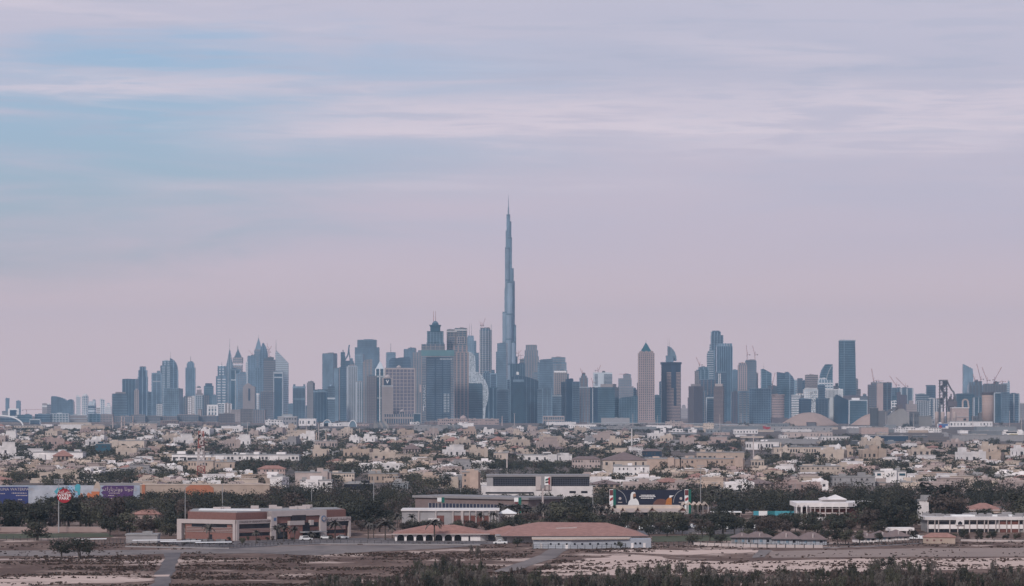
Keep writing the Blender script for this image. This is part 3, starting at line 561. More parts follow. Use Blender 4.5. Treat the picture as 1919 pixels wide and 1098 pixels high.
for i in range(9): m.box((4 + i * 2.6) * _k, (5.7 + i * 2.6) * _k, -2, -.9, _zz(674), _zz(671.5))
m.build('white_letters', PM('pale'), _n, kind='stuff', loc=(0, -_d / 2, 0))
T(800, 831, 642, 10800, 'dark tower with flared tiers, a dome and two masts, behind the netted tower', 'g2', 'g3', 'g5', pf=6, r=.9, secs=[(801, 830, 622, 643)], plant=False, name='tiered_tower')
_t = [o for o in COL.objects if o.name.startswith('tiered_tower')][0]; _k = 10800 / F; _z = lambda y: PZ(y, 10800) - gz(10800)
m = MB(); sq = lambda h: [(-h * _k, -h * _k * .9), (h * _k, -h * _k * .9), (h * _k, h * _k * .9), (-h * _k, h * _k * .9)]
m.prism(sq(14), _z(627), _z(620.5), 0, sq(15.6)); m.prism(sq(9), _z(621), _z(613), 0, sq(9.4)); m.prism(sq(9.4), _z(613), _z(608.5), 0, sq(11.2)); m.prism(sq(6), _z(609), _z(605))
m.build('flared_tier', PM('g2'), _t)
MB().lathe([(5.5 * _k * math.cos(t), _z(607) + 6 * _k * math.sin(t)) for t in [i * .2618 for i in range(6)]] + [(.3, _z(600.5))], 16).build('dome', PM('g3'), _t, smooth=True)
for u in (-3.4, .4): MB().bar((u * _k, 0, _z(604)), (u * _k, 0, _z(582.5)), 1.0 * _k, 0, .5 * _k).build('mast', MATS['metal_red'], _t)
for a, b_, y, l, yw in ((838, 856, 618, 'left half of the twin framed tower with pale window boxes', 6), (852.5, 874.5, 615.5, 'right half of the twin framed tower with a bright roof line', -6)):
    R_, k_, s_, xc_, zz_, w_, d_ = T(a, b_, y, 10900, l, 'g2', 'tan', 'tan', pf=7, ft=.25, r=.9, belts=[(y + 2, y + 3.6, 'white')], name='twin_framed_tower', group='pair of framed towers')
    for y0 in (631, 652):
        m = MB(); q = w_ * .34
        m.box(-q, q, -.9, .5, zz_(y0 + 13), zz_(y0)); m.build('window_box', PM('beige'), R_, loc=(0, -d_ / 2 - .5, 0))
        m = MB()
        for i in range(3):
            for j in range(3): m.box(-q * .8 + i * q * .58, -q * .8 + i * q * .58 + q * .44, -1.2, -.8, zz_(y0 + 12 - j * 4), zz_(y0 + 9 - j * 4))
        m.build('panes', PM('g1'), R_, kind='stuff', loc=(0, -d_ / 2 - .5, 0))
T(849, 877, 660, 10000, 'tall rose and grey tower front with vertical stone ribs, right of the netted tower', 'g3', 'tan', 'pink', pb=3.2, pf=7, ft=.42, r=.6, secs=[(851, 874.5, 648)], plant=False)
T(875.5, 887.5, 632, 13500, 'stepped grey tower with twin antennas', 'g5', 'g6', 'g6', pf=4.5, secs=[(877, 887, 629)], masts=[(879.5, 606, 630, .8), (883.5, 606, 630, .8)], plant=False)
T(886, 892.5, 640, 13600, 'narrow mid step of the grey stepped group', 'g3', 'g5'); T(891, 897.5, 662, 13300, 'lowest right step of the grey stepped group', 'g5', 'g3')
T(899, 921, 618, 12500, 'unfinished rounded tower with ragged top and cranes left of the needle skyscraper', 'g3', 'tan', 'pale', pf=5.5, ft=.16, pb=4, plan='round', r=.9, secs=[(900, 918, 615)], name='unfinished_tower')
crane(905, 618, 610, 909.5, 596, 12500, 'steep crane on top of the unfinished rounded tower'); crane(901.5, 618, 610, 899, 602, 12500, 'small left crane on the unfinished rounded tower')
m = MB(); R_ = thing('construction_hoist', 'tall thin lattice hoist mast along the right side of the unfinished rounded tower', 'hoist', (PX(920.8, 12480), 12480, gz(12480)))
hz = PZ(608, 12480) - gz(12480)
for i in (-1, 1):
    for j in (-1, 1): m.bar((i * 1.6, j * 1.6, 0), (i * 1.6, j * 1.6, hz), .7)
for i in range(50): m.bar((-1.6, -1.6, hz * i / 50), (1.6, -1.6, hz * (i + 1) / 50), .4)
m.build('lattice_mast', MATS['metal_grey'], R_)
# white perforated curved towers
def curved(outl, D, label, depth):
    xs = [p[0] for p in outl]; xc = (min(xs) + max(xs)) / 2; k = D / F; g = gz(D)
    R = thing('curved_tower', label, 'tower', (PX(xc, D), D + depth / 2, g), 0)
    P = [((x - xc) * k, PZ(y, D) - g) for x, y in outl]
    MB().extrude(P[::-1], -depth / 2, depth / 2).build('shaft', PM('pale'), R)
    m = MB(); rr = random.Random(int(xc)); zs = [z for _, z in P]; z = min(zs) + 3
    while z < max(zs) - 3:
        c = zcross(P, z)
        if c:
            u = c[0] + 2
            while u < c[1] - 3:
                if rr.random() < .72: m.box(u, u + rr.uniform(1.5, 3.4), -depth / 2 - .3, -depth / 2 + .4, z, z + 2.0)
                u += 4.4
        z += 4.0
    m.build('window_slots', PM('g3'), R, kind='stuff'); return R
curved([(874, 800), (874, 659), (880, 659.5), (886, 662), (890, 668), (891, 678), (891, 800)], 10700, 'white perforated tower with a rounded right shoulder', 30)
curved([(884, 800), (884, 712), (886, 700), (889, 697), (895, 697), (902, 702), (909, 712), (914, 724), (915.5, 736), (914, 750), (910, 764), (908, 800)], 10350, 'white perforated tower bulging to the right, below the rounded shoulder tower', 30)
T(877, 905, 719, 10000, 'dark teal office block widening downwards, before the white perforated towers', 'g2', 'g3', None, pb=3.4, r=.7, outline=[(877.5, 722), (879, 718), (903, 718.5), (904.5, 722)])
# the needle skyscraper: three lobes of bundled shafts stepping back in a spiral
def needle():
    D = 13143; k = D / F; g = gz(D); z = lambda y: PZ(y, D) - g
    R = thing('needle_skyscraper', 'enormous needle thin skyscraper stepping up to a spire, tallest thing in the city', 'skyscraper', (PX(955, D), D, g))
    # (x centre, half width, y offset m, top y)
    tubes = [(952.6, 3.2, 0, 402), (954.6, 3.4, 6, 415), (951.2, 3.4, 12, 432), (955.6, 3.6, -6, 445), (950.6, 4.0, -14, 464), (955.2, 4.0, 16, 478),
             (958.6, 4.0, -4, 503), (960.0, 4.6, 14, 527), (955.5, 5.0, -24, 528), (950.2, 4.6, 24, 540), (946.4, 4.6, 0, 584.5), (953.5, 5.0, -36, 588), (962.4, 4.6, -10, 609),
             (961.0, 5.0, -28, 640), (946.2, 4.6, 30, 640), (965.4, 4.4, 10, 668), (956.5, 5.6, -46, 682), (942.5, 3.0, -14, 700), (967.5, 4, -14, 705)]
    bd, fn = MB(), MB()
    for i, (x, hw, yo, yt) in enumerate(tubes):
        u, r_ = (x - 955) * k, hw * k
        q = MB().lathe([(r_ * 1.02, -2), (r_, z(yt) * .7), (r_ * .97, z(yt))], 18, u, yo); q.build('shaft', PM('silver' if i % 3 else 'g5'), R, smooth=True)
        fn_n = 14
        for j in range(fn_n):
            t = 6.28319 * j / fn_n; fn.at(u + r_ * math.cos(t), yo + r_ * math.sin(t), 0, t); fn.box(-.5, .5, -.45, .45, 0, z(yt) + 1); fn.at()
        h = z(yt)
        while h > 60: bd.lathe([(r_ * 1.015 + .3, h - 5), (r_ * 1.015 + .3, h)], 18, u, yo); h -= 92 if i % 2 else 118
    fn.build('facade_fins', PM('g6'), R, kind='stuff'); bd.build('mechanical_bands', PM('g3'), R, kind='stuff')
    MB().lathe([(2.4 * k, z(430)), (2.0 * k, z(402)), (1.5 * k, z(401)), (1.3 * k, z(388)), (.7 * k, z(387)), (.55 * k, z(374)), (.3 * k, z(373)), (.2 * k, z(364.5))], 12, -2.2 * k, 0).build('spire', PM('silver'), R)
    MB().box(-30 * k, 26 * k, -70, 70, -2, z(780)).build('podium', PM('g3'), R)
needle()
# -- middle right of the needle
T(929.5, 951.5, 659, 12200, 'grey blue slab with a small dark slot, in front of the needle skyscraper', 'g5', 'g3', None, secs=[(932, 951, 644)], r=.6, yaw=-12)
T(905.5, 919, 699, 11500, 'dark tower low behind the white perforated towers', 'g1', 'g3', 'g5', pf=5, secs=[(908, 916, 696)]); T(918.5, 930.5, 700, 11500, 'grey tower with a pale window frame, left of the slotted slab', 'g3', 'g1', None, frame=('g6', 1.4), secs=[(921, 927, 694)])
T(899, 933, 727, 11000, 'dark mass of low glass towers at the foot of the slotted slab', 'g1', 'g2', 'g3', pf=8, r=.5)
T(931, 953.5, 729, 10300, 'dark glass block under a pale roof frame, below the slotted slab', 'g1', 'g3', None, belts=[(728.5, 731.5, 'g5')], frame=('g5', 1.4), plant=False)
T(950, 962, 712, 10900, 'dark narrow tower between the roof framed block and the curved roof block', 'g1', 'g3', 'g5', pf=6)
T(956, 984, 682.5, 11500, 'dark tower with a small bright square screen', 'g2', 'g1', 'g3', pf=5, r=.8, name='screen_tower')
_s = [o for o in COL.objects if o.name.startswith('screen_tower')][0]; MB().box(-4, 4, -1.5, 0, -4.6, 4.6).build('bright_screen', MATS['paint_white'], _s, loc=(0, -28 * 11500 / F * .4 - .6, PZ(699.5, 11500) - gz(11500)))
T(974, 983, 673.5, 12600, 'small dark unfinished block under a crane right of the needle skyscraper', 'dgrey', 'tan'); crane(976, 673, 666, 982, 665.5, 12600, 'flat topped crane right of the needle skyscraper', flat=True); crane(972, 673, 662, 977, 656, 12600, 'small luffing crane right of the needle skyscraper')
T(983, 1009, 668, 12500, 'rose grey tower with two set back shoulders, right of the needle skyscraper', 'tan', 'grey', 'g5', pf=5, ft=.3, r=.8, secs=[(984, 1007.5, 656.5), (986, 1005.5, 647)])
T(957, 1009, 711, 10200, 'wide dark block under a shallow curved roof', 'g1', 'g2', 'g3', pf=7, ft=.1, pb=4, r=.5, outline=[(957, 706.5), (965, 705), (975, 704.5), (985, 705.5), (996, 708.5), (1004, 711.5), (1009, 714)], name='curved_roof_block', cat='building')
T(962, 981, 715, 10100, 'dark glass front with a pale head, left part of the curved roof block', 'g2', 'g1', None, belts=[(711, 715.5, 'g5')], r=.3, yaw=0, plant=False)
T(997, 1009, 700, 11800, 'small grey stepped block beside the light banded tower', 'g5', 'tan', secs=[(1001, 1007, 697)])
T(1007.5, 1016, 680, 10600, 'light blue banded slab, left side of the slant topped tower', 'g6', 'g3'); T(1011, 1036, 676, 10500, 'blue glass tower with a slightly slanted top and dark seam', 'g3', 'g5', None, r=.7, outline=[(1011, 674.5), (1014, 673.5), (1035, 672), (1036, 673)])
T(1007, 1018, 730, 10000, 'dark banded slab low before the slant topped tower', 'g3', 'g6'); T(1017, 1034, 728, 10000, 'grey blue banded shaft with a bright edge below the slant topped tower', 'g3', 'g5', 'g6', pf=8, ft=.15)
T(1034, 1061, 679, 11500, 'grey tower with a framed opening under its flat head', 'g5', 'tan', 'g6', pf=7, ft=.2, secs=[(1034.5, 1059, 670)], r=.7)
T(1039, 1061, 697, 10900, 'beige tower with a white stepped crown before the framed head tower', 'tan', 'g3', 'beige', pf=4, ft=.4, pb=3.4, secs=[(1040, 1058, 694.5)], belts=[(695, 698, 'white')])
T(1036, 1052, 741, 10300, 'blue grey glass block with a white eave right of the slant topped tower', 'g3', 'g5', None, belts=[(741, 742.5, 'pale')])
T(1057, 1066, 700, 11700, 'small dark tower peeping out behind the beige crowned tower', 'g3', 'tan', secs=[(1059, 1063, 695)])
T(1051, 1063, 717, 10600, 'grey glass tower left of the pair of dark blue slabs', 'g5', 'g3', None, yaw=10)
T(1060, 1074.5, 711.5, 10500, 'darker taller slab of the dark blue pair', 'g1', 'g4', None, bt=.2, yaw=6); T(1073, 1085.5, 716, 10450, 'shorter slab of the dark blue pair', 'g1', 'g3', 'g3', pf=5, ft=.15)
T(1018, 1057, 780, 9700, 'low beige block with a row of tall columns', 'g3', 'beige', 'beige', pb=12, bt=.2, pf=4.4, ft=.3, r=.3, frame=('beige', 1.5), name='colonnade_block', cat='building', plant=False)
T(1085, 1107, 726, 11000, 'brownish stepped tower with a tiered tip', 'brown', 'tan', 'g5', pf=6, pb=3, r=.9, secs=[(1087, 1101, 708), (1089.5, 1099, 704), (1091.5, 1096.5, 700)], belts=[(725, 726.5, 'pale')]); crane(1091, 704, 700, 1087.5, 690, 11000, 'crane on the brownish stepped tower')
T(1106, 1121, 727, 10300, 'dark slab with one bright vertical strip', 'g1', 'g4', None, r=.6, name='strip_tower')
MB().box(-1.2, 1.2, -1.2, 0, 0, PZ(727, 10300) - gz(10300) - 1).build('bright_strip', PM('pale'), [o for o in COL.objects if o.name.startswith('strip_tower')][0], loc=(-4.4, -7.0, 0))
T(1112, 1147.5, 698, 11500, 'white tower with dark striped windows at both corners', 'pale', None, None, r=.5, secs=[(1131, 1147, 699.5)], name='white_striped_tower', yaw=0, cap=(1129, 1134, 695, 698, 'dgrey'))
_w = [o for o in COL.objects if o.name.startswith('white_striped_tower')][0]; _k = 11500 / F; m = MB()
for i in range(9):
    z = PZ(722 - i * 2.4, 11500) - gz(11500); m.box(-15.5 * _k, -9.5 * _k, -.9, .3, z, z + 1.2 * _k); m.box(2 * _k, 17.6 * _k, -.9, .3, z, z + 1.2 * _k)
m.build('window_stripes', PM('g4'), _w, kind='stuff', loc=(0, -35.5 * _k * .25, 0))
crane(1121, 698, 695, 1126, 684, 11500, 'crane on the white striped tower'); crane(1111, 727, 717, 1108, 708, 11300, 'short brown crane between the stepped tower and the white striped tower')
T(1120.5, 1160, 725.5, 10000, 'wide dark blue glass block with fine pale floor lines', 'g2', 'g3', None, pb=3.6, bt=.2, r=.6, yaw=-24, cap=(1126, 1155, 719.5, 725.5, 'tan'), name='wide_glass_block', cat='building')
T(1159.5, 1186.5, 724, 11500, 'grey beige apartment tower with three stepped shoulders', 'tan', 'g5', 'silver', pf=4, ft=.35, pb=3.2, secs=[(1160, 1183, 709), (1169, 1182, 702)], r=.8); crane(1172, 702, 701, 1160, 701, 11500, 'flat crane above the stepped shoulder apartment tower', flat=True)
T(1183, 1193.5, 730, 11600, 'small dark tower left of the rose tower with a pointed roof', 'g1', 'g3', secs=[(1187, 1192, 728)])
T(1160, 1198, 747, 10000, 'low teal glass block with a slanted eave left of the rose pointed tower', 'g2', 'g5', 'g5', pf=5, ft=.12, r=.5, outline=[(1160, 748), (1165, 745), (1197, 741), (1198, 742)], name='low_office', cat='building')
T(1194, 1202, 718, 11000, 'dark sliver of a tower behind the left edge of the rose pointed tower', 'brown', 'tan')
R_, k_, s_, xc_, zz_, w_, d_ = T(1197, 1226, 662, 9500, 'rose stone tower crowned by a teal pyramid roof with a needle', 'g1', 'pink', 'pink', pb=3.3, bt=.48, pf=3.6, ft=.42, r=.9, plant=False, pyr=(1200, 1222, 660, 641.5, 'teal'), masts=[(1211, 637, 645, .9)], secs=[(1199, 1224, 659)], name='pointed_roof_tower', podium=(1196, 1228, 787, 'pink'))
m = MB()
for u in (-9.5, 0, 9.5): m.lathe([(2.8 * k_, zz_(663)), (2.8 * k_, zz_(659)), (2.2 * k_, zz_(657.8)), (1 * k_, zz_(657.2))], 12, u * k_, -d_ / 2 + 3)
m.build('corner_turret', PM('pink'), R_)
MB().box(-1.1 * k_, 1.1 * k_, -1.4, 0, 0, zz_(664)).build('centre_rib', PM('beige'), R_, loc=(0, -d_ / 2, 0))
T(1225, 1241, 741, 10000, 'low teal block between the rose pointed tower and the sail topped tower', 'g2', 'g3', None, belts=[(740, 744, 'g5')], name='low_office', cat='building')
R_, k_, s_, xc_, zz_, w_, d_ = T(1240, 1276, 682, 9600, 'dark blue tower with rose floor stripes, a glass sail and twin antennas on its roof', 'g4', None, None, r=.8, plant=False, name='sail_top_tower', secs=[(1238.5, 1277.5, 678.5)], masts=[(1252.3, 634, 668, .6), (1255.3, 634, 668, .6)])
m = MB(); k = k_
for i in range(33):
    y = 786 - i * 2.75
    spans = [(-8.6, -.2), (9.0, 17.4)] if y < 726 else ([(-8.6, 4.6), (9.8, 17.4)] if y < 760 else [(-8.6, 17.4)])
    for u0, u1 in spans:
        if u0 == 9.0 or True: m.box(u0 * k, u1 * k, -1.0, .3, zz_(y + 1.15), zz_(y - .35))
m.build('rose_floor_stripes', PM('pink'), R_, kind='stuff', loc=(0, -d_ / 2, 0))
MB().box(-.3 * k, 9 * k, -1.5, .2, zz_(727), zz_(684)).build('dark_panel', PM('g4'), R_, loc=(0, -d_ / 2, 0))
MB().box(-9.5 * k, 4.5 * k, -8 * k, 8 * k, zz_(680), zz_(666)).build('penthouse', PM('g5'), R_)
P = [(-6.5, 676), (-6.5, 649), (-2, 650), (3, 654), (7, 660), (9.6, 668), (10.2, 676)]
MB().extrude([(u * k, zz_(y)) for u, y in P][::-1], 1, 5).build('glass_sail', PM('g6'), R_)
m = MB()
for (a, b_), (c, d2) in zip(P[1:], P[2:]): m.bar((a * k, 3, zz_(b_)), (c * k, 3, zz_(d2)), 1.6 * k)
m.build('sail_rib', PM('silver'), R_)
T(1235.5, 1242, 716, 10900, 'dark stepped tower behind the left edge of the sail topped tower', 'g1', 'g3'); T(1276, 1292, 765, 15500, 'pale hazy block in the gap right of the sail topped tower', 'beige', 'tan', secs=[(1278, 1285, 761)], name='far_block', cat='building')
# -- right cluster
T(1291.5, 1317, 724, 10000, 'brown office tower with a dark gridded side, left end of the right cluster', 'purple', 'brown', 'brown', pb=3.2, pf=3, ft=.3, yaw=30, r=.9, cap=(1296, 1313, 719.5, 724, 'tan')); T(1289, 1296, 746, 10200, 'low dark brown block in place of the shadow left of the brown office tower', 'purple', 'brown')  # low second block is a dark solid built for the shadow there
T(1315, 1326, 735, 10300, 'dark sliver beside the brown office tower', 'g1', 'g3', 'tan', pf=5); T(1312, 1340, 712, 11000, 'dark mid height block behind the white framed block', 'g1', 'g3', 'brown', pf=8)
T(1306, 1328, 693, 11500, 'dark unfinished tower with scaffold on its left edge', 'g2', 'g3', 'g5', pf=7, secs=[(1310, 1327, 688.5)], name='unfinished_tower'); T(1302.5, 1309, 695, 11450, 'thin concrete scaffold frame beside the dark unfinished tower', 'dconc', 'tan', 'tan', pf=3, pb=4, name='scaffold_tower', plant=False)
crane(1311, 690, 684, 1305, 669, 11500, 'luffing crane on the dark unfinished tower left of the tallest right hand tower')
T(1325, 1337, 660, 12000, 'banded tower with white balconies at the left shoulder of the tallest right hand tower', 'g3', 'pale', None, pb=4.2, bt=.3, outline=[(1325, 664), (1326.5, 659), (1329.5, 656.5), (1330.5, 645), (1332, 645), (1333, 656), (1337, 656)])
T(1333, 1355, 628, 12500, 'tallest tower of the right cluster, dark with rounded crown', 'g1', 'g3', 'g5', pf=5.5, ft=.2, r=.9, secs=[(1333.5, 1350.5, 621.5), (1335.5, 1348, 619.5)], plant=False)
T(1343.5, 1372.5, 649, 12000, 'broad dark tower with a toothed parapet beside the tallest right hand tower', 'g1', 'g2', 'g5', pf=4.2, ft=.22, r=.7, secs=[(1344 + i * 4.9, 1347.4 + i * 4.9, 643.5) for i in range(6)], plant=False)
T(1324, 1339, 745, 9800, 'dark low tower with a white open frame at its head', 'g1', 'g3', None, frame=('pale', 1.3), secs=[(1326, 1330, 740), (1333, 1338, 738)], plant=False)
T(1337.5, 1358, 724, 9700, 'plain rose brown slab with a beige cap', 'brown', 'pink', None, pb=2.4, bt=.3, r=.8, yaw=-12, cap=(1340, 1356, 719, 724, 'beige'))
T(1342, 1361, 697, 10900, 'dark tower front with two white pipes near its head', 'g1', 'g3', None, belts=[(696, 699, 'g5')], name='piped_tower', r=.7, plant=False)
m = MB()
for u in (-4.6, -1.8): m.box(u * 1.63 - 1.2, u * 1.63 + 1.2, -1.6, 0, PZ(722, 10900) - gz(10900), PZ(700, 10900) - gz(10900))
m.build('white_pipe', PM('white'), [o for o in COL.objects if o.name.startswith('piped_tower')][0], loc=(0, -19 * 1.63 * .35, 0))
T(1371.5, 1382.5, 694, 12000, 'hazy dark tower right of the toothed parapet tower', 'g3', 'g5', 'g5', pf=5)
T(1384, 1399, 684, 11500, 'rose ribbed tower with a rounded head beside the twin crane tower', 'g3', 'pink', 'pink', pf=3.8, ft=.4, pb=4, r=.8, secs=[(1385.5, 1397, 680.5)]); T(1398, 1417, 677, 11800, 'grey tower with two upright cranes on its roof', 'g3', 'tan', 'g5', pf=5, r=.8, secs=[(1399, 1416, 675.5)]); T(1415.5, 1420.5, 700, 11900, 'low brown side tower of the twin crane tower', 'brown', 'tan')
crane(1400.5, 677, 665, 1398.8, 646, 11800, 'left of the two upright cranes on the twin crane tower'); crane(1415, 677, 665, 1410.5, 647.5, 11800, 'right leaning one of the two cranes on the twin crane tower')
T(1427, 1445.5, 697, 12000, 'teal tower with a slanted pale roof falling to the right', 'g2', 'g3', 'g5', pf=8, ft=.15, r=.8, outline=[(1427, 691.5), (1431, 691), (1445.5, 699)], masts=[(1432, 679, 692, .5)])
T(1372, 1393, 735, 10100, 'brownish glass block with a sloped shoulder, right of the rose brown slab', 'purple', 'brown', 'g3', pf=6, r=.7); T(1384, 1407, 733, 10000, 'glass block under a flat pale roof rim with light panels', 'g3', 'tan', 'g5', pf=7, belts=[(732.5, 735.5, 'g5')], r=.7)
T(1404.5, 1447.5, 728.5, 9900, 'wide dark gridded office block in the middle of the right cluster', 'g1', 'g3', 'g3', pb=4.2, bt=.2, pf=4.4, ft=.16, r=.5, yaw=-10, name='wide_gridded_block', cat='building')
crane(1448, 727, 720, 1452.8, 698, 11000, 'lone steep crane right of the wide gridded block', cx=1446.5); T(1440, 1457, 724, 11600, 'dark low block behind the lone steep crane', 'g3', 'brown')
T(1447, 1470.5, 740, 9600, 'round tower with white and dark floor stripes', 'brown', 'pink', None, pb=3.1, bt=.5, plan='round', r=.8, belts=[(740, 742, 'pink')], name='round_striped_tower', podium=(1446, 1476, 783, 'brown'))
T(1456.5, 1474, 698.5, 11500, 'dark tower with a pale brim, left half of the blade pair', 'g1', 'g5', None, outline=[(1456.5, 697), (1474, 699.5)], belts=[]); T(1471, 1489, 701, 11400, 'blue blade tower with a sharply slanted head', 'g1', 'g3', 'g6', pf=12, ft=.15, outline=[(1471.5, 697), (1477, 696.5), (1486, 706), (1489, 713)])
T(1460, 1478, 712, 10900, 'dark glass lower tower before the blade pair', 'g2', 'g3', None, yaw=15)
T(1489, 1496.5, 713, 11900, 'pale narrow tower right of the blade pair', 'g6', 'pale'); T(1494.5, 1504.5, 710, 11800, 'brown topped narrow tower beside the pale narrow one', 'g3', 'brown', cap=(1495, 1504, 708.5, 710, 'brown')); T(1503, 1512, 714, 11700, 'dark narrow tower left of the rose striped box tower', 'g1', 'g3', yaw=10)
T(1509, 1533.5, 703, 11500, 'box tower with rose stripes on its right face and a dark left face', 'brown', 'beige', None, pb=3.6, bt=.4, yaw=24, r=.5)
T(1536, 1560.5, 690, 11800, 'sail shaped glass tower with a pale curved rib', 'g2', 'g5', None, r=.7, outline=[(1536, 716), (1537, 704), (1540, 694), (1544, 687), (1547.5, 682.5), (1560.5, 682.5)], name='sail_tower')
_q = [o for o in COL.objects if o.name.startswith('sail_tower')][0]; _k = 11800 / F; m = MB(); pts = [(-.5, 716), (2, 704), (5.5, 694), (9.5, 687), (12, 684)]
for (a, b_), (c, d2) in zip(pts, pts[1:]): m.bar((a * _k, -24.5 * _k * .35 - 1, PZ(b_, 11800) - gz(11800)), (c * _k, -24.5 * _k * .35 - 1, PZ(d2, 11800) - gz(11800)), 1.5 * _k)
m.build('curved_rib', PM('pale'), _q)
T(1534.5, 1561, 712.5, 11000, 'pale latticed block below the sail shaped glass tower', 'g5', 'white', 'pale', pf=5, ft=.3, pb=5, secs=[(1536, 1549, 710)])
T(1506.5, 1532.5, 730, 10250, 'white stepped tower covered in dark specks', 'pale', 'white', 'white', pf=4, pb=4, secs=[(1509, 1531, 728)], name='speckled_tower', r=.5); m = MB(); rr = random.Random(3); _k = 10250 / F
for i in range(150):
    u, y = rr.uniform(-2, 12), rr.uniform(732, 786); m.box(u * _k, (u + .9) * _k, -1.4, 0, PZ(y + 1.1, 10250) - gz(10250), PZ(y, 10250) - gz(10250))
m.build('dark_specks', PM('g3'), [o for o in COL.objects if o.name.startswith('speckled_tower')][0], kind='stuff', loc=(0, -26 * _k * .25, 0))
T(1484, 1498, 741, 10050, 'white striped office block left of the dark box, front face', 'g3', 'white', None, pb=3.2, bt=.45); T(1490, 1508, 741, 10060, 'white striped office block with a raised roof step', 'g3', 'beige', 'white', pf=8, pb=3.2, bt=.45, secs=[(1494, 1504, 738)])
T(1498, 1520.5, 748, 9800, 'plain dark glass box in front of the white stepped tower', 'g1', 'g3', None, bt=.15, yaw=12, name='glass_box', cat='building'); T(1529, 1554, 747, 9800, 'larger plain dark glass box left of the white T shaped tower', 'g1', 'g3', 'g3', bt=.15, pf=6, ft=.1, yaw=-10, name='glass_box', cat='building'); T(1533, 1546, 722, 10700, 'dark tower behind the white T shaped tower', 'g1', 'g3')
R_, k_, s_, xc_, zz_, w_, d_ = T(1555, 1564, 745, 9900, 'white T shaped building, wide head on a narrow stem', 'white', None, 'pale', pf=2.4, r=2.2, plant=False, name='t_shaped_tower')
m = MB().box(-11 * k_, 12 * k_, -10 * k_, 10 * k_, zz_(745.5), zz_(729)); m.build('wide_head', PM('white'), R_)
m = MB()
for i in range(9): m.box((-10.5 + i * 2.5) * k_, (-9.6 + i * 2.5) * k_, -10 * k_ - .4, -10 * k_ + .3, zz_(744.5), zz_(731))
m.build('window_slots', PM('g5'), R_, kind='stuff')
T(1566, 1579.5, 730, 9950, 'pale side wing behind the white T shaped building', 'pale', 'white', 'white', pf=3)
T(1572, 1604.5, 640, 11500, 'lone huge dark blue slab tower at the right with a pale left edge', 'g2', 'g3', None, pb=4.4, bt=.22, r=.35, yaw=22, outline=[(1572, 638.5), (1602.5, 638), (1603.5, 660), (1604.5, 720)], name='huge_slab_tower')
_q = [o for o in COL.objects if o.name.startswith('huge_slab_tower')][0]; _k = 11500 / F
MB().box(-.8, .8, -1.2, 0, 0, PZ(640, 11500) - gz(11500)).build('pale_edge_strip', PM('g6'), _q, loc=(-9.5 * _k, -32.5 * _k * .95 * .175 - .2, 0)); MB().box(-15.2 * _k, 15 * _k, -9, 9, -1, 5).build('roof_beam', PM('pale'), _q, loc=(0, 0, PZ(639.5, 11500) - gz(11500)))
T(1602, 1608, 711, 11900, 'narrow step tower right of the huge slab tower', 'g3', 'tan'); T(1606, 1613, 730, 11900, 'lower step block right of the huge slab tower', 'brown', 'tan'); T(1561, 1574, 723, 11900, 'small beige block left behind the huge slab tower', 'tan', 'beige', cap=(1566, 1571, 718, 723, 'dgrey'))
T(1563, 1597, 752, 9850, 'dark angular glass block with a peak on its left', 'g1', 'g2', None, bt=.12, r=.6, outline=[(1563, 745), (1568, 739), (1573, 742), (1584, 747), (1597, 753)], name='angular_block', cat='building'); T(1580, 1612, 742, 10600, 'long brown low block under the huge slab tower', 'brown', 'purple', r=.4)
T(1592, 1625, 750, 9700, 'dark office block with white striped wings and a white cap', 'g2', 'g5', None, pb=3.2, bt=.3, r=.5, cap=(1597, 1611, 745.5, 750, 'white'), frame=('pale', .9), belts=[(749.5, 751, 'pale')], name='striped_wing_block', cat='building')
T(1612, 1632, 742, 11500, 'hazy low block between the huge slab tower and the rose slab', 'g3', 'tan', secs=[(1618, 1624, 739)])
T(1628, 1645, 721, 10500, 'dark unfinished tower with a tall crane, left of the rose slab', 'g3', 'tan', 'brown', pf=5, secs=[(1634, 1644, 717)], name='unfinished_tower'); T(1644, 1655, 718, 10300, 'bare rose concrete slab between two dark towers', 'pink', None, None, r=1.2); T(1654, 1671, 717.5, 10500, 'dark tower with one bright line, right of the rose slab', 'g1', 'brown', 'g5', pf=8, ft=.15)
crane(1637.5, 717, 714, 1634, 691, 10500, 'tall steep crane on the dark unfinished tower left of the rose slab'); crane(1647, 717.5, 714, 1656, 713.6, 10400, 'small flat crane above the rose slab', flat=True, cx=1643)
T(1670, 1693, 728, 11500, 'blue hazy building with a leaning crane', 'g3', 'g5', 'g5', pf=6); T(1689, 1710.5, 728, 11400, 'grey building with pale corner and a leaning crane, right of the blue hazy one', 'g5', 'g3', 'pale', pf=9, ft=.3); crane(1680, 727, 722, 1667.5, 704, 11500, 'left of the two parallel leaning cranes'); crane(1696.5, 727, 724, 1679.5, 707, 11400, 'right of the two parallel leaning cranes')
T(1664, 1700, 742, 10700, 'low teal block behind the dark brown pair', 'g2', 'g3'); T(1671, 1681, 752, 9900, 'small white framed block among the cement works towers', 'g5', 'white', 'white', pf=4, pb=5, name='slim_block', cat='building')
T(1681, 1688, 736, 9800, 'left dark brown shaft of the brown pair', 'purple', 'brown'); T(1687, 1699.5, 741, 9750, 'right wider dark brown shaft of the brown pair', 'purple', 'brown', None); T(1699, 1718, 757, 9700, 'beige ragged block right of the brown pair', 'tan', 'beige', secs=[(1704, 1712, 752)])
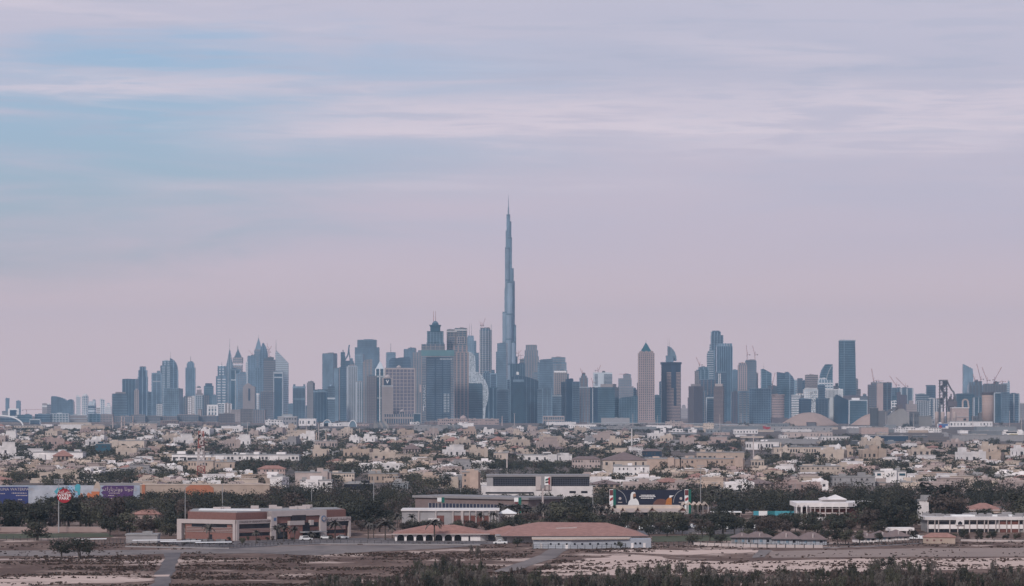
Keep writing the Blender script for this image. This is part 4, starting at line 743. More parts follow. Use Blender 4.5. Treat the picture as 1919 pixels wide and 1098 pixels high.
T(1717, 1741, 739, 11500, 'dark office block with bright window lines behind the lattice plant tower', 'g3', 'pale', None, pb=3.5, bt=.22); T(1737, 1753, 722, 11500, 'tower with an empty roof frame left of the lattice plant tower', 'g1', 'g5', None, frame=('g3', 1.1), plant=False); T(1718, 1741, 752, 10200, 'grey ribbed block below the dark office block', 'g3', 'tan', 'pale', pf=3.5); T(1740, 1752, 747, 10600, 'white lined slim block left of the lattice plant tower', 'g3', 'white', 'g3', pf=6, ft=.5); T(1751, 1764, 748, 10400, 'white ribbed block directly left of the lattice plant tower', 'g3', 'tan', 'white', pf=4.4, ft=.35)
T(1793, 1826, 739, 10800, 'teal glass block behind the pink factory hall', 'g2', 'g3', None, bt=.2); T(1805.5, 1823.5, 690, 13000, 'light blue blade tower with a slanted head at the far right', 'g6', None, 'g5', pf=8, ft=.1, r=.7, outline=[(1805.5, 682), (1823, 691), (1823.5, 700)])
T(1816, 1841, 722, 11600, 'dark ragged unfinished tower with cranes, left of the brown silo', 'dgrey', 'brown', 'g5', pf=6, secs=[(1817, 1825, 716), (1827, 1840, 715)], name='unfinished_tower'); T(1845.5, 1886, 720, 11500, 'wide dark unfinished block with cranes at the far right', 'dgrey', 'brown', 'dconc', pf=5, pb=4.5, secs=[(1847, 1862, 719), (1864, 1872, 716)], r=.5, name='unfinished_tower'); T(1877, 1892.5, 718, 11800, 'pale blue slab with a tall right fin at the far right', 'g6', 'pale', None, secs=[(1889.5, 1892.5, 715)])
crane(1838.5, 716, 711, 1831, 682, 11600, 'long steep crane above the dark ragged tower'); crane(1827, 716, 712, 1824, 701, 11600, 'short crane left on the dark ragged tower'); crane(1850.5, 719, 713, 1841, 688, 11500, 'left leaning crane on the wide unfinished block'); crane(1864.5, 718, 712, 1877.5, 688, 11500, 'right leaning crane on the wide unfinished block', cx=1861.5); crane(1879, 719, 715, 1886, 714.5, 11500, 'tiny flat crane on the wide unfinished block', flat=True)
T(1826, 1842, 745, 10000, 'blue glass block left of the brown silo', 'g2', 'g3', 'pale', pf=16, ft=.06); T(1864, 1878, 736, 10500, 'blue slab with pale edges right of the brown silo', 'g3', 'g2', None, frame=('pale', 1)); T(1877, 1891, 736, 10450, 'fine ribbed slab, middle of the far right trio', 'g3', 'g5', 'g5', pf=3); T(1890, 1910, 738, 10500, 'dark slab with a pale right edge, last of the far right trio', 'g1', 'g3', 'pale', pf=9, ft=.25)
T(1908, 1925, 757, 13500, 'pale hazy block at the right edge of the picture', 'tan', 'beige', name='far_block', cat='building')
# ---- low buildings between the towers and the villas
REG = [(1462, 1572, 773, 799, 8500), (1190, 1334, 806, 819, 6000), (560, 960, 797, 805, 8300), (0, 44, 778, 802, 8600), (1740, 1865, 760, 799, 8400), (1640, 1720, 760, 799, 8500)]
SKY = [(60, 'the curved dark office block'), (220, 'the squat banded slab'), (320, 'the twin peaked tower'), (430, 'the needle topped tower'), (528, 'the silver slanted tower'), (617, 'the mirror glass tower'), (688, 'the broad ribbed tower'), (750, 'the purple hotel'), (820, 'the netted tower'), (880, 'the perforated towers'), (955, 'the needle skyscraper'), (1030, 'the slant topped tower'), (1140, 'the wide dark blue block'), (1210, 'the rose pointed tower'), (1258, 'the sail topped tower'), (1345, 'the tallest right tower'), (1425, 'the wide gridded block'), (1515, 'the brown dome'), (1588, 'the huge slab tower'), (1650, 'the rose slab'), (1705, 'the clinker hall'), (1770, 'the cement tower'), (1852, 'the brown silo'), (1900, 'the far right trio')]
def skyline_near(x): return min(SKY, key=lambda m: abs(m[0] - x))[1]
def low(x0, x1, yt, yb, label, wall='wall_beige', rows=1, win='window_soft', roof='roof_grey', pw=5.0, depth=None, rz=0, name='low_building', cat='building', hip=False, D=None, dome=None, wfrac=.6, xtra=None, group=None):
    D = D or dist(yb); REG.append((x0, x1, yt, yb, D)); k = D / F; w = (x1 - x0) * k; d = depth or min(max(w * .45, 10), 40); g = gz(D); h = PZ(yt, D) - g
    R = thing(name, label, cat, (PX((x0 + x1) / 2, D), D + d / 2, g), math.radians(rz), group)
    MB().box(-w / 2, w / 2, -d / 2, d / 2, -.6, h).build('walls', MATS[wall] if wall in MATS else PM(wall), R)
    m = MB()
    if hip: m.hip(-w / 2, w / 2, -d / 2, d / 2, h, h + min(w, d) * .16 + .5, 0, None, .5)
    else: m.box(-w / 2 - .3, w / 2 + .3, -d / 2 - .3, d / 2 + .3, h, h + .6)
    m.build('roof', MATS[roof] if roof in MATS else PM(roof), R)
    if not hip:
        rr = random.Random(int(x0)); m = MB()
        for _ in range(max(2, int(w / 14))):
            u, v, a = rr.uniform(-.42, .42) * w, rr.uniform(-.3, .3) * d, rr.uniform(.8, 2.2); m.box(u - a, u + a, v - 1, v + 1, h + .55, h + rr.uniform(1.2, 2.4))
        m.build('roof_units', MATS['roof_grey'], R, kind='stuff')
        if h < 16 and name == 'low_building':
            m = MB()
            for _ in range(max(1, int(w / 15))): u, a, e = rr.uniform(-.42, .42) * w, rr.uniform(1.5, 4), rr.uniform(.6, 2.6); m.box(u - a, u + a, -d / 2 - e, -d / 2 + 1, -.5, h * rr.choice((.55, .8, 1.12))); u = rr.uniform(-.4, .4) * w; m.box(u - a, u + a, -d * .1, d * .3, h, h + rr.uniform(1.5, 3))
            m.build('bays', MATS[wall] if wall in MATS else PM(wall), R, kind='stuff')
    if rows:
        rw = random.Random(int(x1 * 3))
        m = MB(); n = max(2, int((x1 - x0) / pw)); fh = h / rows
        for j in range(rows):
            for i in range(n):
                u = -w / 2 + w * (i + .5) / n
                if n > 4 and rw.random() < .22: continue
                q = w / n * wfrac / 2 * rw.uniform(.55, 1.15); m.box(u - q, u + q, -d / 2 - .12, -d / 2 + .3, j * fh + fh * .3, j * fh + fh * .72)
            for sx in (-1, 1):
                for q in (-.3, 0, .3): m.box(min(sx * (w / 2 - .3), sx * (w / 2 + .12)), max(sx * (w / 2 - .3), sx * (w / 2 + .12)), q * d - 1, q * d + 1, j * fh + fh * .3, j * fh + fh * .72)
        m.build('window_row', MATS[win] if win in MATS else PM(win), R, kind='stuff')
    if dome: 
        u, rd = (dome[0] - (x0 + x1) / 2) * k, dome[1] * k
        MB().lathe([(rd * math.cos(t), h + rd * math.sin(t)) for t in [i * .2618 for i in range(6)]] + [(.1, h + rd * 1.08)], 16, u, -d * .2).build('dome', MATS[wall], R, smooth=True)
    return R, k, w, d, h
low(497, 530, 787, 797, 'white stepped mall building below the silver slanted tower', 'wall_white', 2, depth=40); low(520, 556, 781, 796.5, 'white mall block with a flat canopy roof', 'wall_grey', 2, roof='wall_white', depth=50); low(528, 548, 776.5, 796, 'small upper storey of the white mall', 'pale', 1, D=9700); low(560, 592, 785, 798, 'long white mall wing with a pale parapet', 'wall_white', 1, roof='wall_white', depth=40)
low(300, 334, 788, 800, 'brick coloured school block under the fine grid block', 'roof_brown', 2, pw=4); low(336, 356, 791, 799, 'rose brick pavilion, left of a row of three', 'roof_brown', 1, pw=4); low(362, 382, 791, 799, 'rose brick pavilion, middle of a row of three', 'roof_brown', 1, pw=4); low(388, 410, 791, 799, 'rose brick pavilion, right of a row of three', 'roof_brown', 1, pw=4); low(313, 335, 794.5, 801, 'small white shed before the brick school block', 'wall_white', 1, pw=3.5)
low(152, 196, 797, 807, 'sand coloured walled compound below the white far cluster', 'wall_sand', 0); low(600, 640, 793, 799, 'dark hangar with an arched white roof line under the mirror tower', 'wall_white', 1, win='window_dark', pw=5)
for x, r_, y, nm in ((613, 8.5, 799, 'left'), (661, 7, 800, 'right')):
    D = dist(y); k = D / F; R = thing('vaulted_station', nm + ' one of two pale half barrel roofs along the viaduct', 'station', (PX(x, D), D, gz(D)))
    h = PZ(y - 12, D) - gz(D); P = [(r_ * k * math.cos(t), h * math.sin(t)) for t in [math.pi * i / 12 for i in range(13)]]
    m = MB(); m.extrude(P, 0, 40); m.build('vault', PM('g6'), R); m = MB()
    for i in range(12): m.bar((P[i][0] * 1.03, -.5, P[i][1] * 1.03), (P[i + 1][0] * 1.03, -.5, P[i + 1][1] * 1.03), 1.6)
    m.build('rim', PM('white'), R)
for x0, x1, y0, y1, l in ((700, 724, 796, 789, 'left'), (828, 862, 805, 796, 'right')):
    D = dist(803); k = D / F; R = thing('ribbed_hall', l + ' hall of slanting grey roof ribs below the hotel', 'building', (PX((x0 + x1) / 2, D), D, gz(D))); w = (x1 - x0) * k / 2
    for i in range(5):
        u = -w + i * w * .4; MB().extrude([(u, 0), (u + w * .7, 0), (u + w * .66, PZ(798, D) - gz(D)), (u + w * .1, PZ(y1 - 1, D) - gz(D))], i * 6, i * 6 + 4).build('roof_rib', PM('grey' if i % 2 else 'conc'), R)
low(722, 780, 797, 806, 'rose low arcade building with dark window row, below the purple hotel', 'wall_rose', 1, pw=3.2, D=8600); low(776, 830, 799, 811, 'grey hall with a white drum, below the netted tower', 'wall_grey', 1, pw=9, wfrac=.3); low(768, 786, 791, 800, 'white cube right of the domed hotel podium', 'wall_white', 1, D=9400); low(795, 822, 790, 798, 'dark red low block under the netted tower', 'roof_brown', 1, D=9500)
low(820, 935, 785, 799, 'long beige palace like block with a shallow dome and arcade', 'wall_rose', 2, pw=3.6, dome=(868, 6.5, 0), D=9200); low(858, 888, 793, 806, 'white wedge shaped wall before the beige palace block', 'wall_white', 0, D=8000)
low(1127, 1180, 783.5, 796, 'long grey shed left of the rose pointed tower', 'wall_grey', 0, D=9000); low(1137, 1185, 799, 806, 'grey apartment block with striped balconies', 'wall_grey', 2, pw=3); low(1318, 1338, 793, 810, 'tall cream apartment block near the flyover', 'wall_cream', 4, pw=3, wfrac=.3); low(1247, 1280, 790, 801, 'pale rose apartment row, left one above the flyover', 'wall_beige', 3, pw=3); low(1276, 1300, 795, 804, 'rose apartment row, right one above the flyover', 'wall_rose', 3, pw=3)
low(1238, 1248, 804, 811, 'white shop front with dark band, left above the flyover', 'wall_white', 1); low(1260, 1280, 804, 810, 'white shop front with a curved sign above the flyover', 'wall_white', 1, pw=6); low(1290, 1306, 804, 811, 'white shop front with a red panel above the flyover', 'wall_white', 1, pw=6)
# warehouses at right
for a in [(1340, 1460, 799, 806, 'long grey glazed viaduct hall left of the brown dome', 'grey', 0), (1430, 1560, 800, 808, 'long pale blue warehouse roof before the brown dome', 'wall_grey', 1), (1470, 1560, 810, 820, 'cream warehouse with small square windows', 'wall_beige', 1), (1590, 1640, 803, 812, 'pale warehouse wing right of the dome', 'wall_grey', 0),
          (1614, 1665, 801, 814, 'rose warehouse front with a dark glass hall', 'wall_rose', 0), (1626, 1702, 817, 827, 'long dark glass hall under a thin white roof', 'g1', 0), (1780, 1860, 790, 800, 'white factory wall with a long roof, before the silos', 'wall_white', 1), (1830, 1905, 800, 812, 'grey corrugated shed at the right', 'grey', 0), (1785, 1919, 816, 827, 'wide grey ribbed warehouse low at the right', 'wall_grey', 0),
          (1820, 1919, 808, 817, 'grey warehouse with a turquoise roof edge', 'grey', 0), (1700, 1752, 786, 796, 'white low plant shed behind the beige car park', 'wall_grey', 1), (1540, 1592, 818, 826, 'white arcaded wall among the warehouses', 'wall_white', 1), (1430, 1530, 824, 832, 'grey long shed in front of the cream warehouse', 'wall_grey', 0)]:
    low(*a, depth=38, pw=6, wfrac=.35, name='warehouse')
R, k, w, d, h = low(1678, 1764, 802, 824, 'white car park building with rows of dark openings and a sand coloured front', 'wall_white', 3, pw=4.6, wfrac=.7, D=6400); MB().box(-19 * k, 18 * k, -d / 2 - 3, -d / 2 - .3, -.5, h * .55).build('sand_front', MATS['wall_sand'], R); MB().box(-22 * k, -7 * k, -d / 2 - 1, d / 3, h, h * 1.2).build('stair_block', MATS['wall_white'], R)
R, k, w, d, h = low(1757, 1778, 794, 806, 'building with a blue and red printed banner facing the villas', 'wall_white', 0, D=7600); MB().box(-9 * k, 9 * k, -d / 2 - .6, -d / 2 - .2, h * .2, h * .95).build('blue_banner', mat('print_blue', (.06, .13, .30)), R); MB().lathe([(3 * k, -.5), (3 * k, 0)], 14).build('red_disc', mat('print_red', (.35, .04, .05)), R, loc=(-5 * k, -d / 2 - .9, h * .4)).rotation_euler = (math.pi / 2, 0, 0)
R, k, w, d, h = low(1769, 1781, 813, 834, 'narrow tower block carrying a framed dark portrait panel', 'wall_grey', 0, D=5600); MB().box(-5.4 * k, 5.4 * k, -d / 2 - .5, -d / 2 - .2, h * .25, h * .98).build('portrait_panel', mat('print_maroon', (.10, .05, .055)), R); MB().lathe([(1.9 * k, 0), (1.9 * k, .3)], 14).build('portrait_face', MATS['wall_rose'], R, loc=(0, -d / 2 - .55, h * .66)).rotation_euler = (math.pi / 2, 0, 0); MB().extrude([(-3.4 * k, h * .3), (3.4 * k, h * .3), (2.4 * k, h * .52), (-2.4 * k, h * .52)], -d / 2 - .8, -d / 2 - .55).build('portrait_shoulders', MATS['wall_white'], R)
R, k, w, d, h = low(1880, 1919, 808, 838, 'white shop building with black screens and a yellow strip at the right edge', 'wall_white', 0, D=5500); MB().box(-14 * k, 6 * k, -d / 2 - .6, -d / 2 - .1, h * .72, h * .93).build('black_screen', MATS['window_dark'], R); MB().box(-8 * k, 8 * k, -d / 2 - .6, -d / 2 - .1, h * .48, h * .55).build('yellow_strip', mat('print_yellow', (.5, .4, .08)), R)
# sheds and blocks filling the strip below the towers
rr = random.Random(31); nsh = 0
def clear(x0, x1, yt, yb, D): return not any(D < DD and x0 < b and x1 > a and yt < d - .4 * (d - c) and yb > c for a, b, c, d, DD in REG)
KINDS = (('grey shed with a pale roof', 'grey', 'wall_grey'), ('white shed', 'wall_white', 'wall_white'), ('rose block', 'wall_rose', 'wall_beige'), ('cream block', 'wall_cream', 'wall_grey'), ('slate blue shed', 'wall_slate', 'grey'), ('dark shed', 'dgrey', 'wall_grey'))
mat('wall_slate', (.20, .215, .25), var=.1)
while nsh < 95:
    x = rr.uniform(1330, 1930) if rr.random() < .6 else rr.uniform(-10, 1340); yb = rr.uniform(800, 833) if x > 1330 else rr.uniform(796, 806); w = rr.uniform(14, 60); hh = rr.uniform(3, 7) + (4 if rr.random() < .12 else 0); nsh += 1; kd = rr.choice(KINDS)
    if clear(x - w / 2, x + w / 2, yb - hh, yb, dist(yb)): low(x - w / 2, x + w / 2, yb - hh, yb, f'{kd[0]} {"tall" if hh > 7 else "low"} in the strip below {skyline_near(x)}', kd[1], rr.choice((0, 0, 1)), pw=rr.uniform(3, 6), roof=kd[2], depth=rr.uniform(14, 40), wfrac=.4, name='shed', group='sheds in the strip below the towers')
# storage domes
def dome(x0, x1, yt, yb, label):
    D = dist(yb) + 60; k = D / F; r_ = (x1 - x0) * k / 2; h = PZ(yt, D) - gz(D)
    R = thing('storage_dome', label, 'dome', (PX((x0 + x1) / 2, D), D + r_ * .2, gz(D)))
    pr = [(r_, -1), (r_, h * .06)] + [(r_ * a, h * b) for a, b in ((.87, .25), (.72, .47), (.55, .69), (.38, .86), (.2, .965), (.05, 1.0))]
    MB().lathe(pr, 48).build('shell', MATS['dome_brown'], R, smooth=True); m = MB()
    for i in range(36): 
        t = 6.28319 * i / 36
        for (a, b), (c, e) in zip(pr[1:-1], pr[2:]): m.bar((a * math.cos(t), a * math.sin(t), b + .1), (c * math.cos(t), c * math.sin(t), e + .1), .5)
    m.build('shell_seams', MATS['dome_brown'], R, kind='stuff')
    MB().box(-9 * k, 9 * k, -r_ * 1.0, -r_ * .6, 0, 7 * k).build('gate_porch', PM('brown'), R); MB().box(-7 * k, 7 * k, -r_ * 1.0 - .4, -r_ * .95, 0, 5.6 * k).build('gate', PM('dconc'), R)
dome(1462, 1572, 773, 798, 'low wide brown storage dome with a dark gate, the nearer complete one'); dome(1596, 1682, 775, 797, 'second brown dome half hidden behind the grey cement works')
# cement works
def works():
    D = 8500; k = D / F; g = gz(D); z = lambda y: PZ(y, D) - g; U = lambda x: (x - 1760) * k
    R = thing('cement_tower', 'tall rusty lattice preheater tower with slanting ducts at the cement works', 'plant tower', (PX(1760, D), D, g)); m = MB()
    x0, x1 = U(1762), U(1775)
    for x in (x0, (x0 + x1) / 2, x1):
        for y in (0, 9, 18): m.bar((x, y, 0), (x, y, z(712)), 1.1)
    m.build('columns', PM('steel'), R); m = MB()
    for i in range(10):
        zz = z(764) + (z(713) - z(764)) * i / 9; m.box(x0 - 2, x1 + 2, -2, 20, zz, zz + 1.0)
    m.build('platforms', PM('brown'), R, kind='stuff'); m = MB()
    for i in range(9):
        za, zb = z(764) + (z(713) - z(764)) * i / 9, z(764) + (z(713) - z(764)) * (i + 1) / 9
        m.bar((x0, -.5, za), ((x0 + x1) / 2, -.5, zb), .8); m.bar((x1, -.5, za), ((x0 + x1) / 2, -.5, zb), .8)
    m.build('braces', PM('steel'), R, kind='stuff')
    for i, (x, y0) in enumerate(((1765.5, 750), (1771, 738), (1766, 726), (1771.5, 718))): MB().lathe([(.6, z(y0 + 9)), (3.4, z(y0 + 3)), (3.4, z(y0 - 3)), (1, z(y0 - 5))], 14, U(x), 8).build('cyclone', PM('brown'), R, smooth=True)
    m = MB(); pts = [(1775, 714), (1779, 722), (1784, 731), (1788, 735), (1790, 747), (1791.5, 752)]
    for (a, b), (c, d2) in zip(pts, pts[1:]): m.bar((U(a), 6, z(b)), (U(c), 6, z(d2)), 3.6)
    m.build('slanting_duct', PM('dconc'), R); m = MB(); MB()
    for i in range(5): m.box(U(1777 + i * 2.6), U(1778.6 + i * 2.6), 2, 12, 0, z(748 - (i % 3) * 5))
    m.box(U(1776), U(1794), 0, 14, z(762), z(752)); m.build('process_block', PM('brown'), R)
    MB().box(U(1761.5), U(1776), -2.4, 20.4, z(714.5), z(711.5)).build('roof_deck', PM('dconc'), R)
    for x, l in ((1755.6, 'leftmost of four cream silos under the lattice tower'), (1766.6, 'second from left of four cream silos under the lattice tower'), (1777.8, 'third from left of four cream silos under the lattice tower'), (1788.8, 'rightmost of four cream silos under the lattice tower')):
        S = thing('storage_silo', l, 'silo', (PX(x, 8350), 8350, gz(8350)), 0, 'cream silos at the cement works'); hz = PZ(771.5, 8350) - gz(8350)
        MB().lathe([(4.4, -1), (4.4, hz * .93), (3.4, hz * .985), (1, hz)], 18).build('barrel', MATS['silo'], S, smooth=True); MB().lathe([(4.55, hz * .5), (4.55, hz * .53)], 18).build('ring', PM('dconc'), S)
    D2 = 8420; k2 = D2 / F; R = thing('factory_hall', 'rose clad factory hall with white trim and an arched pipe on its roof', 'factory', (PX(1800, D2), D2 + 20, gz(D2))); zz = lambda y: PZ(y, D2) - gz(D2)
    MB().box(-16 * k2, 16 * k2, -16, 16, -1, zz(765)).build('walls', MATS['wall_rose'], R); MB().box(-16.5 * k2, 16.5 * k2, -17, 17, zz(765), zz(763.4)).build('roof', MATS['wall_white'], R); MB().box(-8 * k2, 16.2 * k2, -17.5, -16.2, zz(781.5), zz(780)).build('canopy', MATS['trim_white'], R); MB().box(6 * k2, 11 * k2, -16.4, -15.9, zz(788), zz(784)).build('opening', MATS['window_dark'], R)
    m = MB(); c = 11 * k2; rr = 5 * k2
    P = [(c - rr, zz(764))] + [(c - rr * math.cos(t), zz(753) + rr * math.sin(t) * .9) for t in [i * math.pi / 8 for i in range(9)]] + [(c + rr * 1.3, zz(764))]
    for (a, b), (e, f_) in zip(P, P[1:]): m.bar((a, 0, b), (e, 0, f_), 3.6)
    m.build('arched_pipe', MATS['silo'], R)
    D3 = 8450; k3 = D3 / F; R = thing('brown_silo', 'great brown cylinder silo with a dark cap, right of the factory hall', 'silo', (PX(1852, D3), D3 + 12, gz(D3))); zz = lambda y: PZ(y, D3) - gz(D3); r_ = 10.6 * k3
    MB().lathe([(r_, -1), (r_, zz(739.5))], 32).build('barrel', MATS['dome_brown'], R, smooth=True); MB().lathe([(r_ + .5, zz(740)), (r_ + .5, zz(735.5)), (r_ - 1, zz(735))], 32).build('dark_cap', PM('brown'), R); MB().box(r_ * .82, r_ * 1.1, -3, 3, 0, zz(741)).build('stair_shaft', PM('tan'), R); m = MB()
    for i in range(10): m.lathe([(r_ + .18, zz(790 - i * 5)), (r_ + .18, zz(789.4 - i * 5))], 32)
    m.build('pour_rings', MATS['dome_brown'], R, kind='stuff')
    for (a, b, yt, yb, l, c) in ((1632, 1646, 765, 799, 'dark twin cylinder bunkers at the left of the cement works', 'dgrey'), (1645, 1664, 770, 798, 'grey hopper house beside the dark bunkers', 'dconc'), (1760, 1763, 766, 798, 'thin grey shaft left of the cream silos', 'dconc'), (1690, 1705, 782, 797, 'pale low plant shed with a sloped roof', 'conc'), (1722, 1746, 780, 797, 'round grey clinker store between plant sheds', 'conc'), (1706, 1722, 772, 797, 'dark conveyor house in the middle of the cement works', 'steel'), (1822, 1834, 780, 797, 'dark steel plant block left of the brown silo', 'steel'), (1835, 1842, 774, 797, 'grey lift shaft touching the brown silo', 'dconc')):
        low(a, b, yt, yb, l, c, 2 if c in ('steel',) else 0, pw=4, roof='dconc', D=8600, depth=20, name='plant_building')
    D4 = 8550; k4 = D4 / F; R = thing('clinker_hall', 'grey gabled clinker hall with a sloping conveyor gallery', 'factory', (PX(1685, D4), D4 + 15, gz(D4))); zz = lambda y: PZ(y, D4) - gz(D4); U4 = lambda x: (x - 1685) * k4
    MB().extrude([(U4(1662), -1), (U4(1704), -1), (U4(1704), zz(778)), (U4(1694), zz(766)), (U4(1680), zz(766)), (U4(1664), zz(781))], -14, 14).build('hall', PM('conc'), R); MB().bar((U4(1662), -15, zz(772)), (U4(1682), -15, zz(763)), 5).build('conveyor_gallery', PM('dconc'), R); MB().box(U4(1681), U4(1692), -10, 10, zz(768), zz(758)).build('head_house', PM('brown'), R); MB().box(U4(1664), U4(1704), -16, -13, -1, zz(786)).build('front_shed', PM('conc'), R)
works()
# viaduct and flyover
def viaduct(pts, label, th=1.8, wd=10, pier=34, m1='conc', name='viaduct'):
    W = [Vector((PX(x, D), D, PZ(y, D))) for x, y, D in pts]; R = thing(name, label, 'bridge', (W[0].x, W[0].y, gz(W[0].y))); o = Vector(R.location); m = MB(); p = MB(); e = MB()
    for a, b in zip(W, W[1:]):
        m.add([tuple(a - o + Vector((0, -wd / 2, -th))), tuple(b - o + Vector((0, -wd / 2, -th))), tuple(b - o + Vector((0, wd / 2, -th))), tuple(a - o + Vector((0, wd / 2, -th))), tuple(a - o + Vector((0, -wd / 2, 0))), tuple(b - o + Vector((0, -wd / 2, 0))), tuple(b - o + Vector((0, wd / 2, 0))), tuple(a - o + Vector((0, wd / 2, 0)))], [(0, 1, 5, 4), (1, 2, 6, 5), (2, 3, 7, 6), (3, 0, 4, 7), (4, 5, 6, 7), (3, 2, 1, 0)])
        e.bar(tuple(a - o + Vector((0, -wd / 2, .5))), tuple(b - o + Vector((0, -wd / 2, .5))), .9)
        n = max(1, int((b - a).length / pier))
        for i in range(n):
            q = a + (b - a) * ((i + .5) / n) - o; gg = gz(q.y + o.y) - o.z; p.box(q.x - 1.1, q.x + 1.1, q.y - 1.5, q.y + 1.5, gg, q.z - th)
    m.build('deck', PM(m1), R); e.build('parapet', PM('pale'), R); p.build('piers', PM(m1), R, kind='stuff'); return R
viaduct([(560, 804, 8300), (690, 801, 8400), (830, 800, 8500), (960, 806, 7600), (1100, 806, 7600)], 'long grey metro viaduct running below the towers')
viaduct([(1100, 793, 8900), (1240, 793, 8900), (1440, 797, 8800)], 'thin pale viaduct in front of the dark right cluster', th=1.4)
viaduct([(1182, 818.5, 6300), (1240, 814, 6200), (1275, 812, 6100), (1300, 813.5, 6000), (1334, 818.5, 5900)], 'grey road flyover humping over the villas', th=2.2, name='flyover')
def minaret(x, yt, yb, label, m='wall_cream', w=1.5):
    D = dist(yb); k = D / F; REG.append((x - 2, x + 2, yt, yb - 3, D)); R = thing('minaret', label, 'minaret', (PX(x, D), D, gz(D))); h = PZ(yt, D) - gz(D); r_ = w * k / 2 * 1.2
    MB().lathe([(r_ * 1.25, 0), (r_ * 1.15, h * .3), (r_, h * .32), (r_ * .9, h * .62)], 8).build('shaft', MATS[m], R); MB().lathe([(r_ * .9, h * .615), (r_ * 1.7, h * .645), (r_ * 1.7, h * .67), (r_ * .8, h * .672)], 8).build('balcony', MATS[m], R); MB().lathe([(r_ * .75, h * .67), (r_ * .7, h * .86), (r_ * .95, h * .88), (r_ * .7, h * .93), (.05, h)], 8).build('lantern', MATS[m], R)
for x, yt, yb, l, mm, w in ((211.5, 781, 806, 'slim minaret, leftmost of three under the squat banded slab', 'wall_beige', 1.8), (228, 780, 806, 'thick minaret with twin shafts, middle of three under the squat banded slab', 'wall_beige', 2.6), (233, 781, 806, 'slim shaft beside the thick middle minaret', 'wall_beige', 1.8), (249, 779, 807, 'conical minaret, rightmost of three under the squat banded slab', 'wall_beige', 2.2),
    (593, 810, 832, 'thick sand coloured minaret of the suburban mosque', 'wall_sand', 2.6), (611, 807, 830, 'sand coloured minaret right of the thick one at the suburban mosque', 'wall_sand', 2), (674, 802, 818, 'cream minaret left of the dark tree mass', 'wall_cream', 1.6), (713, 818, 829, 'small cream minaret on the flat walled roof', 'wall_cream', 1.3), (624, 847, 866, 'white round headed minaret among villas', 'wall_white', 3), (941, 779, 798, 'slender minaret at the right end of the beige palace block', 'wall_beige', 1.6), (892, 810, 825, 'short cream minaret under the palace block', 'wall_cream', 1.6), (1463, 828, 869, 'tall cream minaret with a balcony, before the round domed mosque', 'wall_cream', 3), (1163, 806, 822, 'rose minaret left of the flyover', 'wall_rose', 2), (1184, 802, 842, 'white minaret like tall pylon with a steel head, left of the flyover', 'wall_white', 2.0)):
    minaret(x, yt, yb, l, mm, w)
low(1408, 1432, 862, 873, 'cream mosque hall under a big round dome', 'wall_cream', 1, dome=(1419.5, 8.5, 0), D=dist(876), name='mosque'); low(590, 632, 827, 840, 'sand coloured mosque hall with a dome between its minarets', 'wall_beige', 1, dome=(609, 4, 0), name='mosque'); low(925, 952, 849, 862, 'cream mosque hall with a wide dome among villas', 'wall_cream', 1, dome=(938, 6, 0), name='mosque')
# white arch bridge at far left
def arch():
    D = 8600; k = D / F; R = thing('arch_bridge', 'white arched bridge rib dipping to the ground at the left edge', 'bridge', (PX(0, D), D, gz(D))); m = MB(); a = 43 * k; h = PZ(778.5, D) - gz(D)
    P = [(a * math.cos(t), h * math.sin(t)) for t in [math.pi * i / 28 for i in range(29)]]
    for (x, z), (x2, z2) in zip(P, P[1:]): m.bar((x, 0, z), (x2, 0, z2), 3.0)
    m.build('arch_rib', MATS['paint_white'], R); MB().box(-a, a, 4, 14, h * .25, h * .25 + 1.5).build('deck', PM('conc'), R); m = MB()
    for i in range(4, 25, 2): m.bar((P[i][0], 1, P[i][1]), (P[i][0], 5, h * .25), .35)
    m.build('hangers', PM('grey'), R, kind='stuff')
arch()
def screen():
    D = 11200; k = D / F; R = thing('framed_screen', 'bright white square framed screen with a dark feathered print at the far left', 'billboard', (PX(25, D), D, gz(D))); z = lambda y: PZ(y, D) - gz(D)
    MB().box(-10 * k, 10 * k, 0, 6, z(781), z(765.5)).build('white_frame', MATS['paint_white'], R); m = MB(); rr = random.Random(2)
    for i in range(9): m.box((-7 + rr.random()) * k, (4 + rr.random() * 3.4) * k, -1 - i * .02, .4, z(779 - i * 1.2), z(777.9 - i * 1.2))
    m.build('dark_print', mat('print_navy', (.03, .07, .13)), R); MB().box(-6 * k, -4 * k, 1, 4, -1, z(781)).box(4 * k, 6 * k, 1, 4, -1, z(781)).build('posts', PM('grey'), R)
screen()
# named larger buildings among the villas
low(205, 270, 826, 843, 'long sand wall hall with a green screened left end', 'wall_cream', 0, depth=30); low(179, 206, 832, 852, 'green glass fronted block beside the long sand hall', 'g2', 2, depth=16); low(62, 155, 848, 862, 'long white school block on the left of the villas', 'wall_white', 0, depth=26); low(322, 350, 852, 868, 'white hall with a dark base left of the red lattice mast', 'wall_white', 1, pw=28, wfrac=1.0); low(350, 396, 853, 868, 'white hall with a dark base behind the red lattice mast', 'wall_white', 1, pw=46, wfrac=.98); low(396, 560, 853, 864, 'very long pale school building with a window row', 'wall_white', 1, pw=7, roof='roof_grey', depth=40)
low(352, 400, 864, 888, 'sand villa with an onion dome right behind the red lattice mast', 'wall_sand', 2, dome=(407 - 8, 5.5, 0)); low(400, 440, 866, 880, 'cream domed villa right of the red lattice mast', 'wall_sand', 1, dome=(408, 6, 0)); low(483, 534, 878, 894, 'rose villa with red hipped roofs above the white cubes', 'wall_rose', 2, roof='roof_red', hip=True); low(553, 620, 886, 912, 'bare sand coloured concrete block behind the tree belt', 'wall_beige', 0); low(500, 534, 893, 914, 'white cubic villa at the right end of the sand wall', 'wall_white', 2); low(562, 622, 901, 922, 'white modern villa half behind the tree belt', 'wall_white', 2, pw=9)
